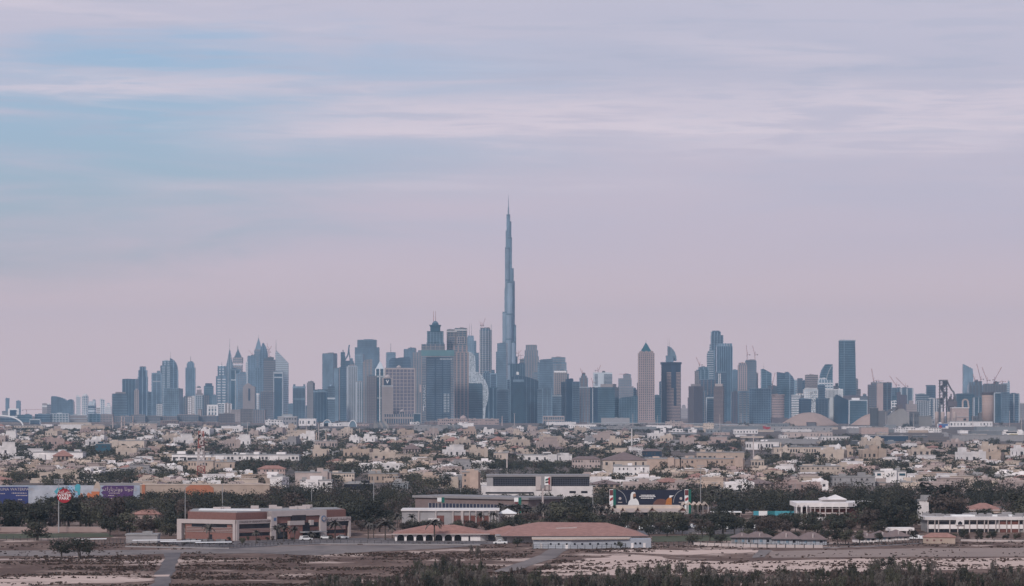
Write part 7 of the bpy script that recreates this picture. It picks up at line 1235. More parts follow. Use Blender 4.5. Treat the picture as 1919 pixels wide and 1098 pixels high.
def villa_parts(seed):
    r = random.Random(seed); w, d, h = r.uniform(12, 20), r.uniform(10, 15), r.uniform(5.6, 7.0); kind = ('flat', 'flat', 'flat', 'hip', 'step', 'dome')[seed % 6]
    a, rf, wi, ex = MB(), MB(), MB(), MB()
    a.box(-w / 2, w / 2, -d / 2, d / 2, -1.2, h); wl = r.uniform(3, 5.5)
    a.box(-w / 2 - wl, -w / 2, -d / 2 + 2, d / 2 - 1, -1.2, 3.4)
    a.box(-w / 2 - 5, w / 2 + 4.5, -d / 2 - 5.4, -d / 2 - 5.1, -1.2, 2.1)
    def wins(u0, u1, y, h0, n, fw=.5):
        for i in range(n):
            c = u0 + (u1 - u0) * (i + .5) / n; q = (u1 - u0) / n * fw / 2; q = min(q, r.uniform(.5, 1.1)); wi.box(c - q, c + q, y - .08, y + .2, h0, h0 + 1.6)
    for h0 in (.8, 3.9): wins(-w / 2, w / 2, -d / 2, h0, r.randint(3, 5))
    for sx in (-1, 1):
        for h0 in (.8, 3.9):
            for q in (-.28, .24): wi.box(min(sx * (w / 2 - .2), sx * (w / 2 + .08)), max(sx * (w / 2 - .2), sx * (w / 2 + .08)), q * d - .6, q * d + .6, h0, h0 + 1.5)
    if kind == 'hip': rf.hip(-w / 2, w / 2, -d / 2, d / 2, h, h + 2.6, 0, None, .6)
    else:
        t = .35
        for (x0, x1, y0, y1) in ((-w / 2 - .1, w / 2 + .1, -d / 2 - .1, -d / 2 + t), (-w / 2 - .1, w / 2 + .1, d / 2 - t, d / 2 + .1), (-w / 2 - .1, -w / 2 + t, -d / 2 + t, d / 2 - t), (w / 2 - t, w / 2 + .1, -d / 2 + t, d / 2 - t)): rf.box(x0, x1, y0, y1, h - .2, h + r.uniform(.8, 1.1))
        pw = r.uniform(3, 6); pu = r.uniform(-w / 3, w / 3); ex.box(pu - pw / 2, pu + pw / 2, 0, d / 2 - 1, h, h + r.uniform(2.2, 3.2))
        for _ in range(6): u, v, q = r.uniform(-.42, .42) * w, r.uniform(-.4, .2) * d, r.uniform(.5, 1.6); ex.box(u - q, u + q, v - .6, v + .6, h, h + r.uniform(.8, 2.0))
        q = r.uniform(.18, .34) * w; u = r.choice((-1, 1)) * (w / 2 - q / 2); ex.box(u - q / 2, u + q / 2, -d / 2 - r.uniform(1, 3), -d / 2 + .5, -1, h * r.choice((.52, .9, 1.18)))
    if kind == 'step': ex.box(-w * .1, w / 2 - .8, -d / 2 + 2, d / 2 - 1, h, h + 3); rf.box(-w * .1 - .3, w / 2 - .5, -d / 2 + 1.7, d / 2 - .7, h + 3, h + 3.4)
    if kind == 'dome': ex.lathe([(2.4 * math.cos(t), h + .6 + 2.4 * math.sin(t)) for t in [i * .26 for i in range(6)]] + [(.1, h + 3.4)], 12, w * .2, -d * .1)
    if seed % 3 == 1:
        ex.box(-w * .18, w * .18, -d / 2 - 2.2, -d / 2, 3.3, 3.8)
        for u in (-.17, -.06, .06, .17): ex.box(w * u - .22, w * u + .22, -d / 2 - 2.1, -d / 2 - 1.6, 0, 3.3)
    return kind, a, rf, wi, ex
VT = []
for s_ in range(18):
    kind, a, rf, wi, ex = villa_parts(s_ + 40); red = s_ % 4 == 1
    VT.append((kind, a.mesh('villa_walls', MATS['wall_cream']), rf.mesh('villa_roof', MATS['roof_red' if kind == 'hip' and red else 'roof_brown' if kind == 'hip' else 'wall_cream']), wi.mesh('villa_windows', MATS['window_soft']), ex.mesh('villa_extras', MATS['wall_cream']) if ex.v else None, red, (a, rf, wi, ex)))
KEEP = [(540, 640, 880, 925), (640, 770, 885, 925), (860, 905, 880, 925), (893, 1112, 880, 945), (1125, 1220, 860, 900), (1205, 1400, 846, 892), (1068, 1130, 855, 885), (965, 1075, 852, 870), (480, 540, 876, 900), (318, 565, 848, 872), (1390, 1470, 826, 880), (1445, 1590, 836, 856), (1555, 1730, 892, 922), (1495, 1580, 872, 892), (1635, 1702, 882, 906), (200, 272, 824, 846), (60, 160, 846, 864), (585, 640, 825, 842), (1670, 1790, 796, 838), (1870, 1930, 806, 842), (360, 395, 880, 910), (460, 480, 885, 912), (1180, 1340, 810, 822), (0, 260, 905, 945)]
def blocked(x, y): return any(a <= x <= b and c <= y <= d for a, b, c, d in KEEP)
def hides(px, yt, yb, wpx, D, tol=.3):
    for a, b, c, d, DD in REG:
        if D < DD - 5 and a - wpx * .4 < px < b + wpx * .4 and yt < d - (d - c) * tol and yb > c: return True
    return False
def ground_y(D): return EY + F * (EH + D * D / R2) / D
sites = []
r = random.Random(77); D = 1990.0
while D < 8300:
    half = .150 * D + 60; row = 28 + (D - 2000) * .011; ang = .35 * math.sin(D / 700.0)
    x = -half + r.uniform(0, 30); st = 25 + (D - 2000) * .004
    while x < half:
        y = D + r.uniform(-7, 7) + x * math.tan(.12)
        if y > 1960 and r.random() < .82:
            px, py = CX + x * F / y, ground_y(y)
            lim = 834 if px > 1330 else 807 if px > 430 else 803
            if not blocked(px, py) and py > lim and not hides(px, py - 8 * F / y, py, 24 * F / y, y): sites.append((y, x, px, py))
        x += st * r.uniform(.9, 1.35)
    D += row
sites.sort()
NV = 300; far_sites = sites[NV:]
mats_f = [MATS[k] for _, k in WALLS] + [MATS['roof_red'], MATS['roof_brown'], MATS['window_soft']]
for (y, x, px, py) in sites[:NV]:
    kind, ma, mr, mw, me, red, _ = r.choice(VT); i = r.choices(range(7), WW)[0]; wn, wk = WALLS[i]
    form = {'flat': 'flat roofed villa', 'hip': ('red' if red else 'brown') + ' roofed villa', 'step': 'stepped top villa', 'dome': 'small domed villa'}[kind]
    R = thing('villa', f'{wn} {form} beyond the belt, {near(px)}', 'villa', (x, y, gz(y)), r.choice((0, .35, -.3, .2)) + r.uniform(-.06, .06), f'{wn} {form}s in the suburb')
    s = r.uniform(.9, 1.15)
    for me_, nm, kd, own in ((ma, 'walls', None, 1), (mr, 'roof', None, kind != 'hip'), (mw, 'windows', 'stuff', 0), (me, 'roof_rooms', 'stuff', 1)):
        if me_:
            o = inst(me_, nm, R, material=MATS[wk] if own else None, kind=kd, sc=(s * 1.1, s, .9))
# the rest of the suburb, one mass
def mass():
    V, Fc, M = [], [], []; n = 0; tri = []
    cache = []
    for (kind, *_x, red, mbs) in VT:
        vs, fs, ms = [], [], []
        for j, mb in enumerate(mbs):
            o = len(vs); vs += mb.v; fs += [tuple(o + q for q in f) for f in mb.f]; ms += [(0, 7 if red else 8, 9, 0)[j] if (j != 1 or kind == 'hip') else 0] * len(mb.f)
        cache.append((np.array(vs), fs, ms))
    for (y, x, px, py) in far_sites:
        v, fs, ms = r.choice(cache); a = r.choice((0, .35, -.3, .2, 1.57)) + r.uniform(-.05, .05); s = r.uniform(.9, 1.25); hs = r.uniform(.6, 1.0) if r.random() < .92 else 1.7
        c, si = math.cos(a) * s, math.sin(a) * s; w = np.empty_like(v); w[:, 0] = x + c * v[:, 0] - si * v[:, 1]; w[:, 1] = y + si * v[:, 0] + c * v[:, 1]; w[:, 2] = gz(y) + v[:, 2] * hs
        ci = r.choices(range(7), WW)[0]
        V.append(w); Fc += [tuple(n + q for q in f) for f in fs]; M += [ci if m == 0 else m for m in ms]; n += len(v)
    me = bpy.data.meshes.new('distant_villas'); me.from_pydata(np.concatenate(V).tolist(), [], Fc)
    for m in mats_f: me.materials.append(m)
    me.polygons.foreach_set('material_index', M); me.update()
    o = bpy.data.objects.new('distant_villas', me); COL.objects.link(o); o['kind'] = 'stuff'; tag(o, 'dense mass of pale flat roofed villas reaching back to the towers', 'villas')
    print('villas', len(sites), 'verts', n)
mass()
# ---- trees and shrubs: trunk and limbs, and a crown of many small leaf sprays
def leaf_cloud(rs, lobes, n, size, m_up=.3, stretch=1.0):
    """lobes: (x, y, z, rx, ry, rz); leaf sprays near the surface and through the volume, uneven, with gaps"""
    wts = np.array([l[3] * l[4] * l[5] for l in lobes]) ** .67; cnt = rs.multinomial(n, wts / wts.sum()); V = []
    for l, c in zip(lobes, cnt):
        d = rs.normal(size=(c, 3)); d /= np.linalg.norm(d, axis=1)[:, None]; rad = rs.uniform(.45, 1.05, c) ** .45
        bump = 1 + .22 * np.sin(d[:, 0] * 5 + l[0]) * np.cos(d[:, 1] * 4 + l[1] * 2) + .15 * np.sin(d[:, 2] * 9 + l[2]); p = d * (rad * bump)[:, None] * np.array(l[3:6]) + np.array(l[:3])
        nn = d + rs.normal(size=(c, 3)) * .38; a = np.cross(nn, rs.normal(size=(c, 3))); a /= np.linalg.norm(a, axis=1)[:, None] + 1e-9; b = np.cross(nn, a); b /= np.linalg.norm(b, axis=1)[:, None] + 1e-9
        s = size * rs.uniform(.5, 1.3, c)[:, None]; a[:, 2] *= stretch
        V.append(np.stack([p - a * s, p + b * s * .6, p + a * s, p - b * s * .6], 1).reshape(-1, 3))
    v = np.concatenate(V); k = len(v) // 4
    return v, np.arange(k * 4).reshape(k, 4)
def mesh_np(name, v, f, mats, mi=None):
    me = bpy.data.meshes.new(name); me.vertices.add(len(v)); me.vertices.foreach_set('co', v.astype(np.float32).ravel()); me.loops.add(f.size); me.loops.foreach_set('vertex_index', f.ravel().astype(np.int32)); me.polygons.add(len(f)); me.polygons.foreach_set('loop_start', np.arange(0, f.size, f.shape[1], dtype=np.int32)); me.polygons.foreach_set('loop_total', np.full(len(f), f.shape[1], np.int32))
    for m in mats: me.materials.append(m)
    if mi is not None: me.polygons.foreach_set('material_index', mi.astype(np.int32))
    me.update(calc_edges=True); me.validate(); return me
def crown_lobes(rs, h, w, base=.3, n=9):
    L = [(0, 0, h * .60, w * .38, w * .38, h * .30)]
    for i in range(n):
        t = rs.uniform(0, 6.28); q = rs.uniform(.35, 1.0) * w * .36; z = h * rs.uniform(base + .12, .86); s = rs.uniform(.5, 1.0)
        L.append((math.cos(t) * q, math.sin(t) * q, z, w * .23 * s, w * .23 * s, h * .17 * s))
    return L
def trunk_mesh(rs, h, w, multi=1):
    m = MB()
    for j in range(multi):
        ox = (j - (multi - 1) / 2) * w * .12; p = Vector((ox, 0, -.2)); t = .035 * h
        q = Vector((ox + rs.uniform(-.1, .1) * w, rs.uniform(-.05, .05) * w, h * .38)); m.bar(p, q, t * 1.6, 0, t)
        for i in range(5): a = rs.uniform(0, 6.28); e = q + Vector((math.cos(a) * w * .28, math.sin(a) * w * .28, h * rs.uniform(.18, .38))); m.bar(q, e, t * .8, 0, t * .25)
    return m.mesh('trunk', MATS['bark'])
rs = np.random.RandomState(5)
TREES = []
for i in range(9):
    h, w = 10.0, (9.5, 11.5, 8.0, 12.5, 10, 8.5, 11, 7.5, 9)[i]; v, f = leaf_cloud(rs, crown_lobes(rs, h, w, .22 if i % 3 else .12, 10 + i % 4), 1150, .40)
    TREES.append((trunk_mesh(rs, h, w, 1 + (i % 3 == 0)), mesh_np('crown', v, f, [MATS['leaf_dark']])))
SHRUBS = []
for i in range(7):
    L = []; w = (5, 6, 4, 7, 5, 4.5, 6)[i]
    for j in range(9): L.append((rs.uniform(-.5, .5) * w, rs.uniform(-.4, .4) * w, rs.uniform(1.2, 3.4), rs.uniform(.5, .9), rs.uniform(.5, .9), rs.uniform(1.0, 1.9)))
    v, f = leaf_cloud(rs, L, 900, .20, stretch=2.2); v[:, 2] = np.abs(v[:, 2])
    m = MB()
    for j in range(7): a = L[j]; m.bar((a[0] * .3, a[1] * .3, -.1), (a[0], a[1], a[2] + .8), .09, 0, .03)
    SHRUBS.append((m.mesh('stems', MATS['bark']), mesh_np('foliage', v, f, [MATS['leaf_grey']])))
def frond_mesh():
    m = MB(); n = 7; pts = [(3.1 * t / n, 1.0 * math.sin(t / n * 2.2) - 1.5 * (t / n) ** 2.2) for t in range(n + 1)]
    for i in range(n):
        (a, za), (b, zb) = pts[i], pts[i + 1]; w0, w1 = .42 * math.sin(.35 + 2.5 * i / n), .42 * math.sin(.35 + 2.5 * (i + 1) / n)
        for s in (-1, 1): m.add([(a, 0, za), (b, 0, zb), (b + .18, s * w1, zb - .22), (a + .18, s * w0, za - .22)], [(0, 1, 2, 3)])
    return m.mesh('frond', MATS['leaf_palm'])
FROND = frond_mesh(); PT = MB().lathe([(.30, -.2), (.22, 1), (.20, 4.6), (.28, 5.0), (.12, 5.4)], 8).mesh('palm_trunk', MATS['bark'])
def palm(x, D, s, label, group, split):
    R = thing('date_palm', label, 'palm tree', (PX(x, D), D, gz(D)), rnd.uniform(0, 6), group); R.scale = (s, s, s); inst(PT, 'trunk', R); r_ = random.Random(int(x * 13)); n = 22
    if split:
        for i in range(n): inst(FROND, 'frond', R, (0, 0, 5.1), (0, -r_.uniform(-.35, 1.0), i * 2.399), r_.uniform(.85, 1.15))
    else: inst(PALMC[int(x) % 3], 'frond_crown', R)
PALMC = []
from mathutils import Matrix, Euler
for q in range(3):
    m = MB(); r_ = random.Random(q)
    for i in range(22):
        M = Matrix.Translation((0, 0, 5.1)) @ Euler((0, -r_.uniform(-.35, 1.0), i * 2.399)).to_matrix().to_4x4(); o = len(m.v); m.v += [tuple(M @ v.co) for v in FROND.vertices]; m.f += [tuple(o + k for k in p.vertices) for p in FROND.polygons]; m.m += [0] * len(FROND.polygons)
    PALMC.append(m.mesh('frond_crown', MATS['leaf_palm']))
LEAVES = [('dark green', 'leaf_dark'), ('dull green', 'leaf_mid'), ('brownish', 'leaf_brown')]
TM = [(-10, 'the left edge'), (60, 'the lawn'), (115, 'the round red sign'), (235, 'the purple hoarding end'), (275, 'the small red roofed pavilion'), (347, 'the pale mast'), (440, 'the college attic'), (560, 'the college emblem'), (650, 'the college end'), (700, 'the tall thin mast'), (800, 'the ribbed white hall'), (860, 'the dark ribbon hall'), (960, 'the marquee tent'), (1017, 'the white unipole'), (1080, 'the great red roof'), (1150, 'the left fuel totem'), (1220, 'the navy billboard'), (1290, 'the right fuel totem'), (1360, 'the flat white canopy'), (1440, 'the turquoise banner fence'), (1520, 'the arched pavilion'), (1600, 'the gabled lantern'), (1690, 'the white portico'), (1731, 'the square stair tower'), (1762, 'the cream kiosk'), (1845, 'the red hipped house'), (1910, 'the right edge')]
def tplace(x, D, y):  # short place phrase
    b = min(TM, key=lambda m: abs(m[0] - x)); d = x - b[0]; row = 'front' if y > 985 else 'middle' if y > 958 else 'back'
    return f'{row} belt row ' + ('at ' if abs(d) < 12 else 'right of ' if d > 0 else 'left of ') + b[1]
# sight windows: (x0, x1, ytop, ybot, D of what shows there): no tree standing nearer may cover them
SEE = [(333, 660, 955, 1022, 1325), (735, 1222, 978, 1030, 1316), (753, 940, 953, 976, 1490), (778, 992, 928, 956, 1600), (898, 1110, 888, 926, 1830), (1060, 1108, 920, 930, 1830), (1143, 1300, 916, 949, 1640), (1115, 1332, 944, 962, 1575), (1490, 1592, 928, 962, 1500), (1590, 1600, 936, 948, 1500), (1738, 1919, 966, 990, 1405), (1838, 1919, 966, 1008, 1405), (1730, 1794, 996, 1022, 1290), (1722, 1741, 938, 962, 1495), (1812, 1872, 942, 958, 1660), (1450, 1560, 999, 1026, 1290), (1605, 1712, 995, 1022, 1300), (1372, 1445, 1003, 1022, 1290), (0, 53, 912, 938, 1800), (55, 98, 910, 925, 1800), (96, 136, 900, 945, 1404), (190, 262, 909, 930, 1800), (140, 192, 908, 930, 1800), (248, 300, 963, 972, 1560), (1380, 1480, 956, 966, 1560), (1668, 1720, 988, 1006, 1360), (232, 300, 1003, 1020, 1290), (930, 966, 953, 964, 1500), (1010, 1024, 890, 968, 1600), (0, 190, 1001, 1030, 1290), (263, 500, 905, 917, 1830), (1140, 1390, 985, 1030, 1330), (823, 836, 932, 946, 1590), (960, 985, 930, 965, 1590)]
def ok(x, yb, D, hpx, wpx):
    for a, b, c, d, DD in SEE:
        if D < DD - 2:
            ox = min(b, x + wpx * .42) - max(a, x - wpx * .42); oy = min(d, yb) - max(c, yb - hpx)
            if ox > 3 and oy > 3 and not (oy < 6 or ox < 4): return False
    return True
SOLID = [(333, 660, 1316, 1400), (735, 1005, 1310, 1348), (930, 1222, 1240, 1352), (753, 940, 1486, 1520), (770, 995, 1595, 1668), (895, 1112, 1826, 1862), (1110, 1335, 1568, 1610), (1145, 1300, 1634, 1660), (1488, 1645, 1496, 1535), (1736, 1995, 1402, 1430), (1728, 1796, 1284, 1300), (1800, 1890, 1650, 1680), (1900, 1965, 1650, 1680), (-20, 265, 1795, 1812), (262, 508, 1825, 1840), (1368, 1712, 1250, 1312), (1664, 1716, 1360, 1376), (1714, 1746, 1490, 1506), (232, 300, 1290, 1310), (-60, 220, 1275, 1406), (1300, 1380, 1538, 1552), (930, 970, 1496, 1516)]
def solid(x, D, w): return any(a - w * .3 <= x <= b + w * .3 and c - 5 <= D <= d + 5 for a, b, c, d in SOLID)
cand = []
r = random.Random(2024)
for _ in range(15000):
    y = r.uniform(937, 1006); x = r.uniform(-40, 1960); D = dist(y); k = F / D
    h = r.choice((5, 7, 8.5, 10, 12)) * r.uniform(.85, 1.15) * (1.25 if (x < 320 or x > 1380) and y > 965 else 1); w = h * r.uniform(1.0, 1.45)
    if y > 985 and (660 < x < 735 or 300 < x < 340): h *= .8
    if solid(x, D, w * k) or not ok(x, y, D, h * k, w * k): continue
    if 946 < y < 955 and r.random() < .6: continue
    if mnoise.noise((x * .021, D * .012, 4.4)) < -.40: continue
    if y < 948 and x > 1330: h *= 1.05
    if any(abs(x - q[0]) < (w * k + q[4] * F / q[1]) * .30 and abs(D - q[1]) < 15 for q in cand): continue
    cand.append((x, D, y, h, w))
cand.sort(key=lambda c: c[1])
print('belt trees', len(cand))
ind, rest = [], []
# the ones that show largest: nearest first
for c in cand: (ind if len(ind) < 292 else rest).append(c)
def tree(x, D, h, w, label, group, leaf, name='leafy_tree', cat='tree', tm=None):
    A = tm or r.choice(TREES); R = thing(name, label, cat, (PX(x, D), D, gz(D)), r.uniform(0, 6.28), group); s = h / 10.0; R.scale = (s * w / h, s * w / h, s)
    inst(A[0], 'trunk', R); inst(A[1], 'crown', R, material=MATS[leaf]); return R
for (x, D, y, h, w) in ind:
    ln, lk = r.choices(LEAVES, (5, 4, 3))[0]
    tree(x, D, h, w, f'{"tall" if h > 11 else "low" if h < 7.5 else "mid height"} {ln} tree in the {tplace(x, D, y)}', f'{ln} trees of the belt', lk)
def leafmass(name, items, label, n, size, mats, pick):
    Vs, Fs, Ms = [], [], []; o = 0
    for it in items:
        x, D, h, w = it; q = rs.randint(3, 6); L = [(0, 0, h * .55, w * .36, w * .36, h * .36)] + [(rs.uniform(-.35, .35) * w, rs.uniform(-.35, .35) * w, h * rs.uniform(.3, .8), w * .2, w * .2, h * .2) for _ in range(q)]
        v, f = leaf_cloud(rs, L, n(D), size(D)); v[:, 0] += x; v[:, 1] += D; v[:, 2] = np.maximum(v[:, 2], .2) + gz(D); Vs.append(v); Fs.append(f + o); o += len(v); Ms.append(np.full(len(f), pick()))
    me = mesh_np(name, np.concatenate(Vs), np.concatenate(Fs), mats, np.concatenate(Ms)); ob = bpy.data.objects.new(name, me); COL.objects.link(ob); ob['kind'] = 'stuff'; tag(ob, label, 'trees'); return ob
LM = [MATS['leaf_dark'], MATS['leaf_mid'], MATS['leaf_brown']]
if rest: leafmass('belt_woodland', [(PX(x, D), D, h, w) for x, D, y, h, w in rest], 'dense back rows of the dark tree belt', lambda D: 420, lambda D: .45, LM, lambda: r.choices((0, 1, 2), (5, 3, 1))[0])
# scattered garden trees through the suburb
ft = []
for _ in range(3000):
    D = 2050 * (8200 / 2050) ** r.random(); x = r.uniform(-.16, .16) * D; c = r.randint(1, 6) if r.random() < .7 else r.randint(6, 18)
    for j in range(c):
        xx, dd = x + r.gauss(0, 11 + D * .006), D + r.gauss(0, 10); px, py = CX + xx * F / dd, ground_y(dd)
        hh = r.uniform(5.5, 10)
        if dd > 2010 and py > (803 if px < 1330 else 822) and not hides(px, py - hh * F / dd, py, 8 * F / dd, dd, .5) and not (blocked(px, py - 2) and r.random() < .8): ft.append((xx, dd, hh, r.uniform(7, 12)))
for px, py, wp in ((650, 898, 40), (690, 872, 30), (620, 893, 40), (480, 886, 30), (740, 815, 70), (660, 812, 70), (560, 806, 60), (520, 806, 40), (880, 872, 40), (930, 880, 36), (1030, 845, 10), (1065, 832, 16), (1102, 838, 16), (1150, 850, 12), (1215, 848, 14), (1560, 838, 26), (1585, 836, 20), (1545, 842, 20), (240, 843, 30), (60, 826, 40), (120, 830, 30), (20, 832, 30), (190, 826, 36), (335, 824, 30), (415, 830, 40), (450, 826, 30), (480, 880, 20), (130, 905, 30), (290, 895, 16), (300, 905, 10), (1200, 800, 30), (1400, 798, 30), (1480, 800, 14), (1700, 801, 14), (1860, 796, 40), (1900, 792, 30), (640, 796, 24), (600, 796, 60), (1020, 800, 30), (1500, 880, 30), (1800, 852, 40), (1080, 900, 24), (1350, 890, 40), (860, 800, 30), (910, 812, 40)):
    for j in range(7):
        x = px + r.uniform(-.5, .5) * wp; D = dist(py + r.uniform(-2.5, 2.5)); ft.append((PX(x, D), D, r.uniform(7, 11), r.uniform(7, 12)))
leafmass('suburb_trees', ft, 'scattered dark garden trees between the villas', lambda D: 150 if D < 3000 else 70 if D < 5000 else 40, lambda D: .6 if D < 3000 else .9 if D < 5000 else 1.3, LM, lambda: r.choices((0, 1, 2), (6, 3, 1))[0])
print('suburb trees', len(ft))
# palms
for (x, y, s, l) in [(392, 1017, .95, 'date palm before the brick end of the college'), (518, 1014, .85, 'squat palm left of the college entrance'), (532, 1015, .9, 'palm before the college entrance canopy'), (552, 1016, .8, 'low palm right of the college entrance canopy'), (583, 1018, .62, 'thin young palm on the verge before the college'), (628, 1012, 1.05, 'bushy palm before the right wing of the college'), (690, 1010, .95, 'palm in the gap right of the college'), (722, 1012, 1.1, 'tall palm left of the arcade clubhouse'), (700, 1008, .8, 'lower palm in the gap right of the college'), (735, 1009, .7, 'small palm touching the clubhouse end wall'), (814, 1015, 1.22, 'tall date palm standing before the clubhouse arches'), (990, 1012, .9, 'palm between the gate and the prefab shed'), (480, 1018, .7, 'small palm before the college lettering'), (745, 989, .85, 'palm behind the clubhouse roof, left one'), (772, 989, .8, 'palm behind the clubhouse roof, right one'), (900, 985, .8, 'palm before the ribbed white hall'), (925, 985, .9, 'palm at the right end of the ribbed white hall')]:
    palm(x, dist(y), s, l, 'date palms round the campus', True)
for i in range(34):
    x = 940 + i * 6.1 + r.uniform(-4, 4); y = r.uniform(974, 982); palm(x, dist(y), r.uniform(.8, 1.15), 'date palm in the grove behind the great red roof', 'date palms of the grove behind the great red roof', False)
for i in range(14): x = 1335 + i * 9 + r.uniform(-4, 4); y = r.uniform(943, 956); palm(x, dist(y), r.uniform(.9, 1.3), 'date palm in the grove right of the navy billboard', 'date palms right of the navy billboard', False)
# lone field trees
for x, y, h, w, l in ((116, 1048, 6.6, 9.4, 'left one of two round dark trees alone in the field'), (150, 1048, 7.0, 8.6, 'right one of two round dark trees alone in the field'), (166, 1045, 5.6, 5.6, 'small dark tree leaning on the right field tree')): tree(x, dist(y), h, w, l, None, 'leaf_dark', tm=TREES[int(x) % 9])
for x, y, h, w, l in ((70, 1013, 8.0, 12, 'round grey green tree before the lawn'), (455, 1022, 3.2, 3.0, 'small clipped tree before the college corner'), (1500 - 12, 1018, 4.4, 5, 'dark tree between the two blue bungalows'), (1585, 1022, 6.8, 8, 'big dark tree left of the white bungalow'), (1570, 1021, 6.4, 7, 'big dark tree at the end of the blue bungalows'), (1610, 1021, 5.6, 6, 'dark tree touching the white bungalow'), (1300, 1021, 5.2, 6, 'dark tree at the left end of the white panel fence'), (1350, 1021, 4.6, 6, 'round tree behind the white panel fence'), (1330, 1014, 6, 6, 'dark tree on the lawn edge'), (1440, 1019, 6.5, 6, 'dark tree left of the first blue bungalow'), (1546, 1019, 5.4, 5, 'dark tree right of the twin windowed bungalow'), (1648, 1017, 4.2, 4.5, 'small dark tree between the white bungalows'), (1712, 1014, 4.4, 4.4, 'dark tree left of the cream kiosk'), (240, 1003, 10, 12, 'big dark tree behind the grey service block'), (205, 1004, 8, 9, 'round dark tree at the right end of the lawn'), (285, 1004, 8.5, 9, 'dark tree between the service block and the college'), (1400, 1018, 6.2, 6, 'tall tree before the second bungalow'), (1835, 1011, 4.6, 4.4, 'bush like tree before the white college'), (1806, 1010, 4.2, 5, 'dark tree before the pointed opening of the white college'), (1860, 1011, 3.6, 5, 'spreading small tree before the brown panels'), (970, 1024, 3.2, 5.5, 'dark bush at the left end of the prefab shed'), (1163, 1029, 2.8, 3, 'round bush before the prefab shed windows')): tree(x, dist(y), h, w, l, None, r.choice(('leaf_dark', 'leaf_mid')))
for x in range(345, 640, 17): tree(x + r.uniform(-5, 5), dist(1017 - (x - 345) * .02), r.uniform(1.2, 2.6), r.uniform(1.4, 2.6), 'small garden bush along the foot of the college', 'garden bushes at the college', r.choice(('leaf_dark', 'leaf_mid', 'leaf_brown')), name='garden_bush', cat='bush')
for x in range(1745, 1925, 12): tree(x + r.uniform(-5, 5), dist(1012), r.uniform(1.6, 3.4), r.uniform(1.6, 3), 'small garden bush before the white college', 'garden bushes at the white college', r.choice(('leaf_dark', 'leaf_mid', 'leaf_brown')), name='garden_bush', cat='bush')
# foreground shrubs
def shrub(x, y, h, w, label, group, leaf):
    D = dist(y); A = r.choice(SHRUBS); R = thing('desert_shrub', label, 'shrub', (PX(x, D), D, gz(D)), r.uniform(0, 6.28), group); R.scale = (w / 6, w / 6, h / 4.2); inst(A[0], 'stems', R); inst(A[1], 'foliage', R, material=MATS[leaf])
def top_edge(x):      # photo line the shrub tops follow
    P = [(590, 1082), (640, 1076), (700, 1080), (760, 1070), (790, 1046), (850, 1036), (905, 1044), (945, 1064), (1000, 1064), (1080, 1068), (1140, 1062), (1200, 1056), (1240, 1050), (1330, 1056), (1400, 1070), (1450, 1062), (1520, 1064), (1600, 1052), (1650, 1042), (1700, 1046), (1760, 1052), (1820, 1050), (1930, 1052)]
    for (a, b), (c, d) in zip(P, P[1:]):
        if a <= x <= c: return b + (d - b) * (x - a) / (c - a)
    return 1090
sh = []
for _ in range(6000):
    x = r.uniform(585, 1950); yb = r.uniform(1058, 1116); t = top_edge(x); D = dist(yb); k = F / D
    hm = (yb - t) / k
    if hm < .8: continue
    h = min(hm * r.uniform(.45, 1.08), r.uniform(1.6, 5.4)); w = h * r.uniform(.8, 1.3)
    if x > 1640 and 1072 < yb < 1090 and r.random() < .85: continue
    if any(abs(x - q[0]) < (w + q[3]) * k * .22 and abs(D - q[4]) < 6 for q in sh): continue
    sh.append((x, yb, h, w, D))
sh.sort(key=lambda q: -q[2] * F / q[4]); print('shrubs', len(sh))
SMK = [(600, 'the dirt field'), (700, 'the paved lot'), (830, 'the clubhouse'), (960, 'the curving grey road'), (1080, 'the prefab shed'), (1250, 'the sand flat'), (1420, 'the short grey road'), (1500, 'the blue bungalows'), (1600, 'the big dark trees'), (1690, 'the white portico'), (1762, 'the cream kiosk'), (1880, 'the white college')]
for (x, yb, h, w, D) in sh[:290]:
    b = min(SMK, key=lambda m: abs(m[0] - x)); b = ('below ' if abs(x - b[0]) < 20 else 'right of ' if x > b[0] else 'left of ') + b[1]; ln, lk = r.choices((('grey', 'leaf_grey'), ('brownish', 'leaf_brown'), ('dark green', 'leaf_dark'), ('dull green', 'leaf_mid')), (5, 3, 2, 3))[0]
    shrub(x, yb, h, w, f'{"tall" if h > 3.4 else "low"} wispy {ln} shrub, {"front" if yb > 1096 else "middle" if yb > 1080 else "rear"} of the thicket {b}', f'{ln} shrubs of the foreground thicket', lk)
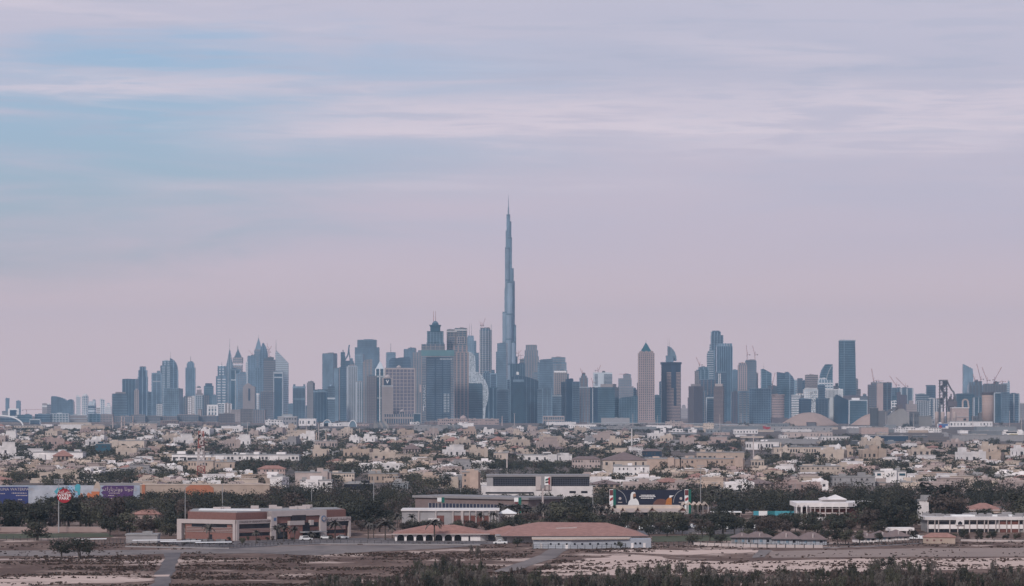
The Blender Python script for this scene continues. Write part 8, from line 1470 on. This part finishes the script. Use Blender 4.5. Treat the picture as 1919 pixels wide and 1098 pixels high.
for x, y, h, w, l in ((889, 1042, 3.6, 4.6, 'lone grey bush in the field below the clubhouse'), (1030, 1066, 2.0, 3, 'low bush at the edge of the sand flat'), (1540, 1080, 1.6, 2.2, 'small round bush on the sand flat')): shrub(x, y, h, w, l, None, 'leaf_grey')
# ground cover: tufts and low scrub, one mass
def tufts():
    Vs = []; n = 0
    for _ in range(34000):
        y = 1016 + 86 * r.random() ** .8; x = r.uniform(-30, 1950); D = dist(y); X = PX(x, D)
        a = mnoise.noise((X * .012, D * .035, 2.0)) + .6 * mnoise.noise((X * .05, D * .09, 7.0))
        if x > 1230 and 1027 < y < 1047 and r.random() < .9: continue
        if 345 < x < 880 and 1021 < y < 1041 - abs(x - 560) * .03: continue
        if x < 345 and 1030 < y < 1041 and r.random() < .85: continue
        if x < 270 and y > 1079 and r.random() < .8: continue
        if 1130 < x and 1044 < y < 1072 and r.random() < .5: continue
        xl = 312 - (y - 1036) * .5
        if 1034 < y and xl - 6 < x < xl + 34: continue
        xc = 1045 - max(0, y - 1032) * 2.2
        if 1028 < y < 1070 and abs(x - xc) < 34: continue
        if a < -.12 + .35 * r.random(): continue
        w, h = r.uniform(.25, .9), r.uniform(.12, .5); q = r.randint(3, 5)
        for _k in range(q):
            t = r.uniform(0, 6.28); u, v = math.cos(t) * w * .5, math.sin(t) * w * .5; ox, oy = r.gauss(0, w * .4), r.gauss(0, w * .4); hh = h * r.uniform(.6, 1.2); lx, ly = r.uniform(-.3, .3) * w, r.uniform(-.3, .3) * w; z = gz(D)
            Vs += [(X + ox - u, D + oy - v, z - .02), (X + ox + u, D + oy + v, z - .02), (X + ox + u * .8 + lx, D + oy + v * .8 + ly, z + hh), (X + ox - u * .8 + lx, D + oy - v * .8 + ly, z + hh)]
    v = np.array(Vs); f = np.arange(len(v)).reshape(-1, 4); k = len(f); mi = np.array([r.choices((0, 1, 2), (6, 2, 1))[0] for _ in range(k)])
    me = mesh_np('scrub_tufts', v, f, [MATS['scrub'], MATS['leaf_brown'], MATS['leaf_grey']], mi); o = bpy.data.objects.new('low_scrub', me); COL.objects.link(o); o['kind'] = 'stuff'; tag(o, 'low brown scrub tufts scattered over the desert field', 'scrub'); print('tuft quads', k)
tufts()
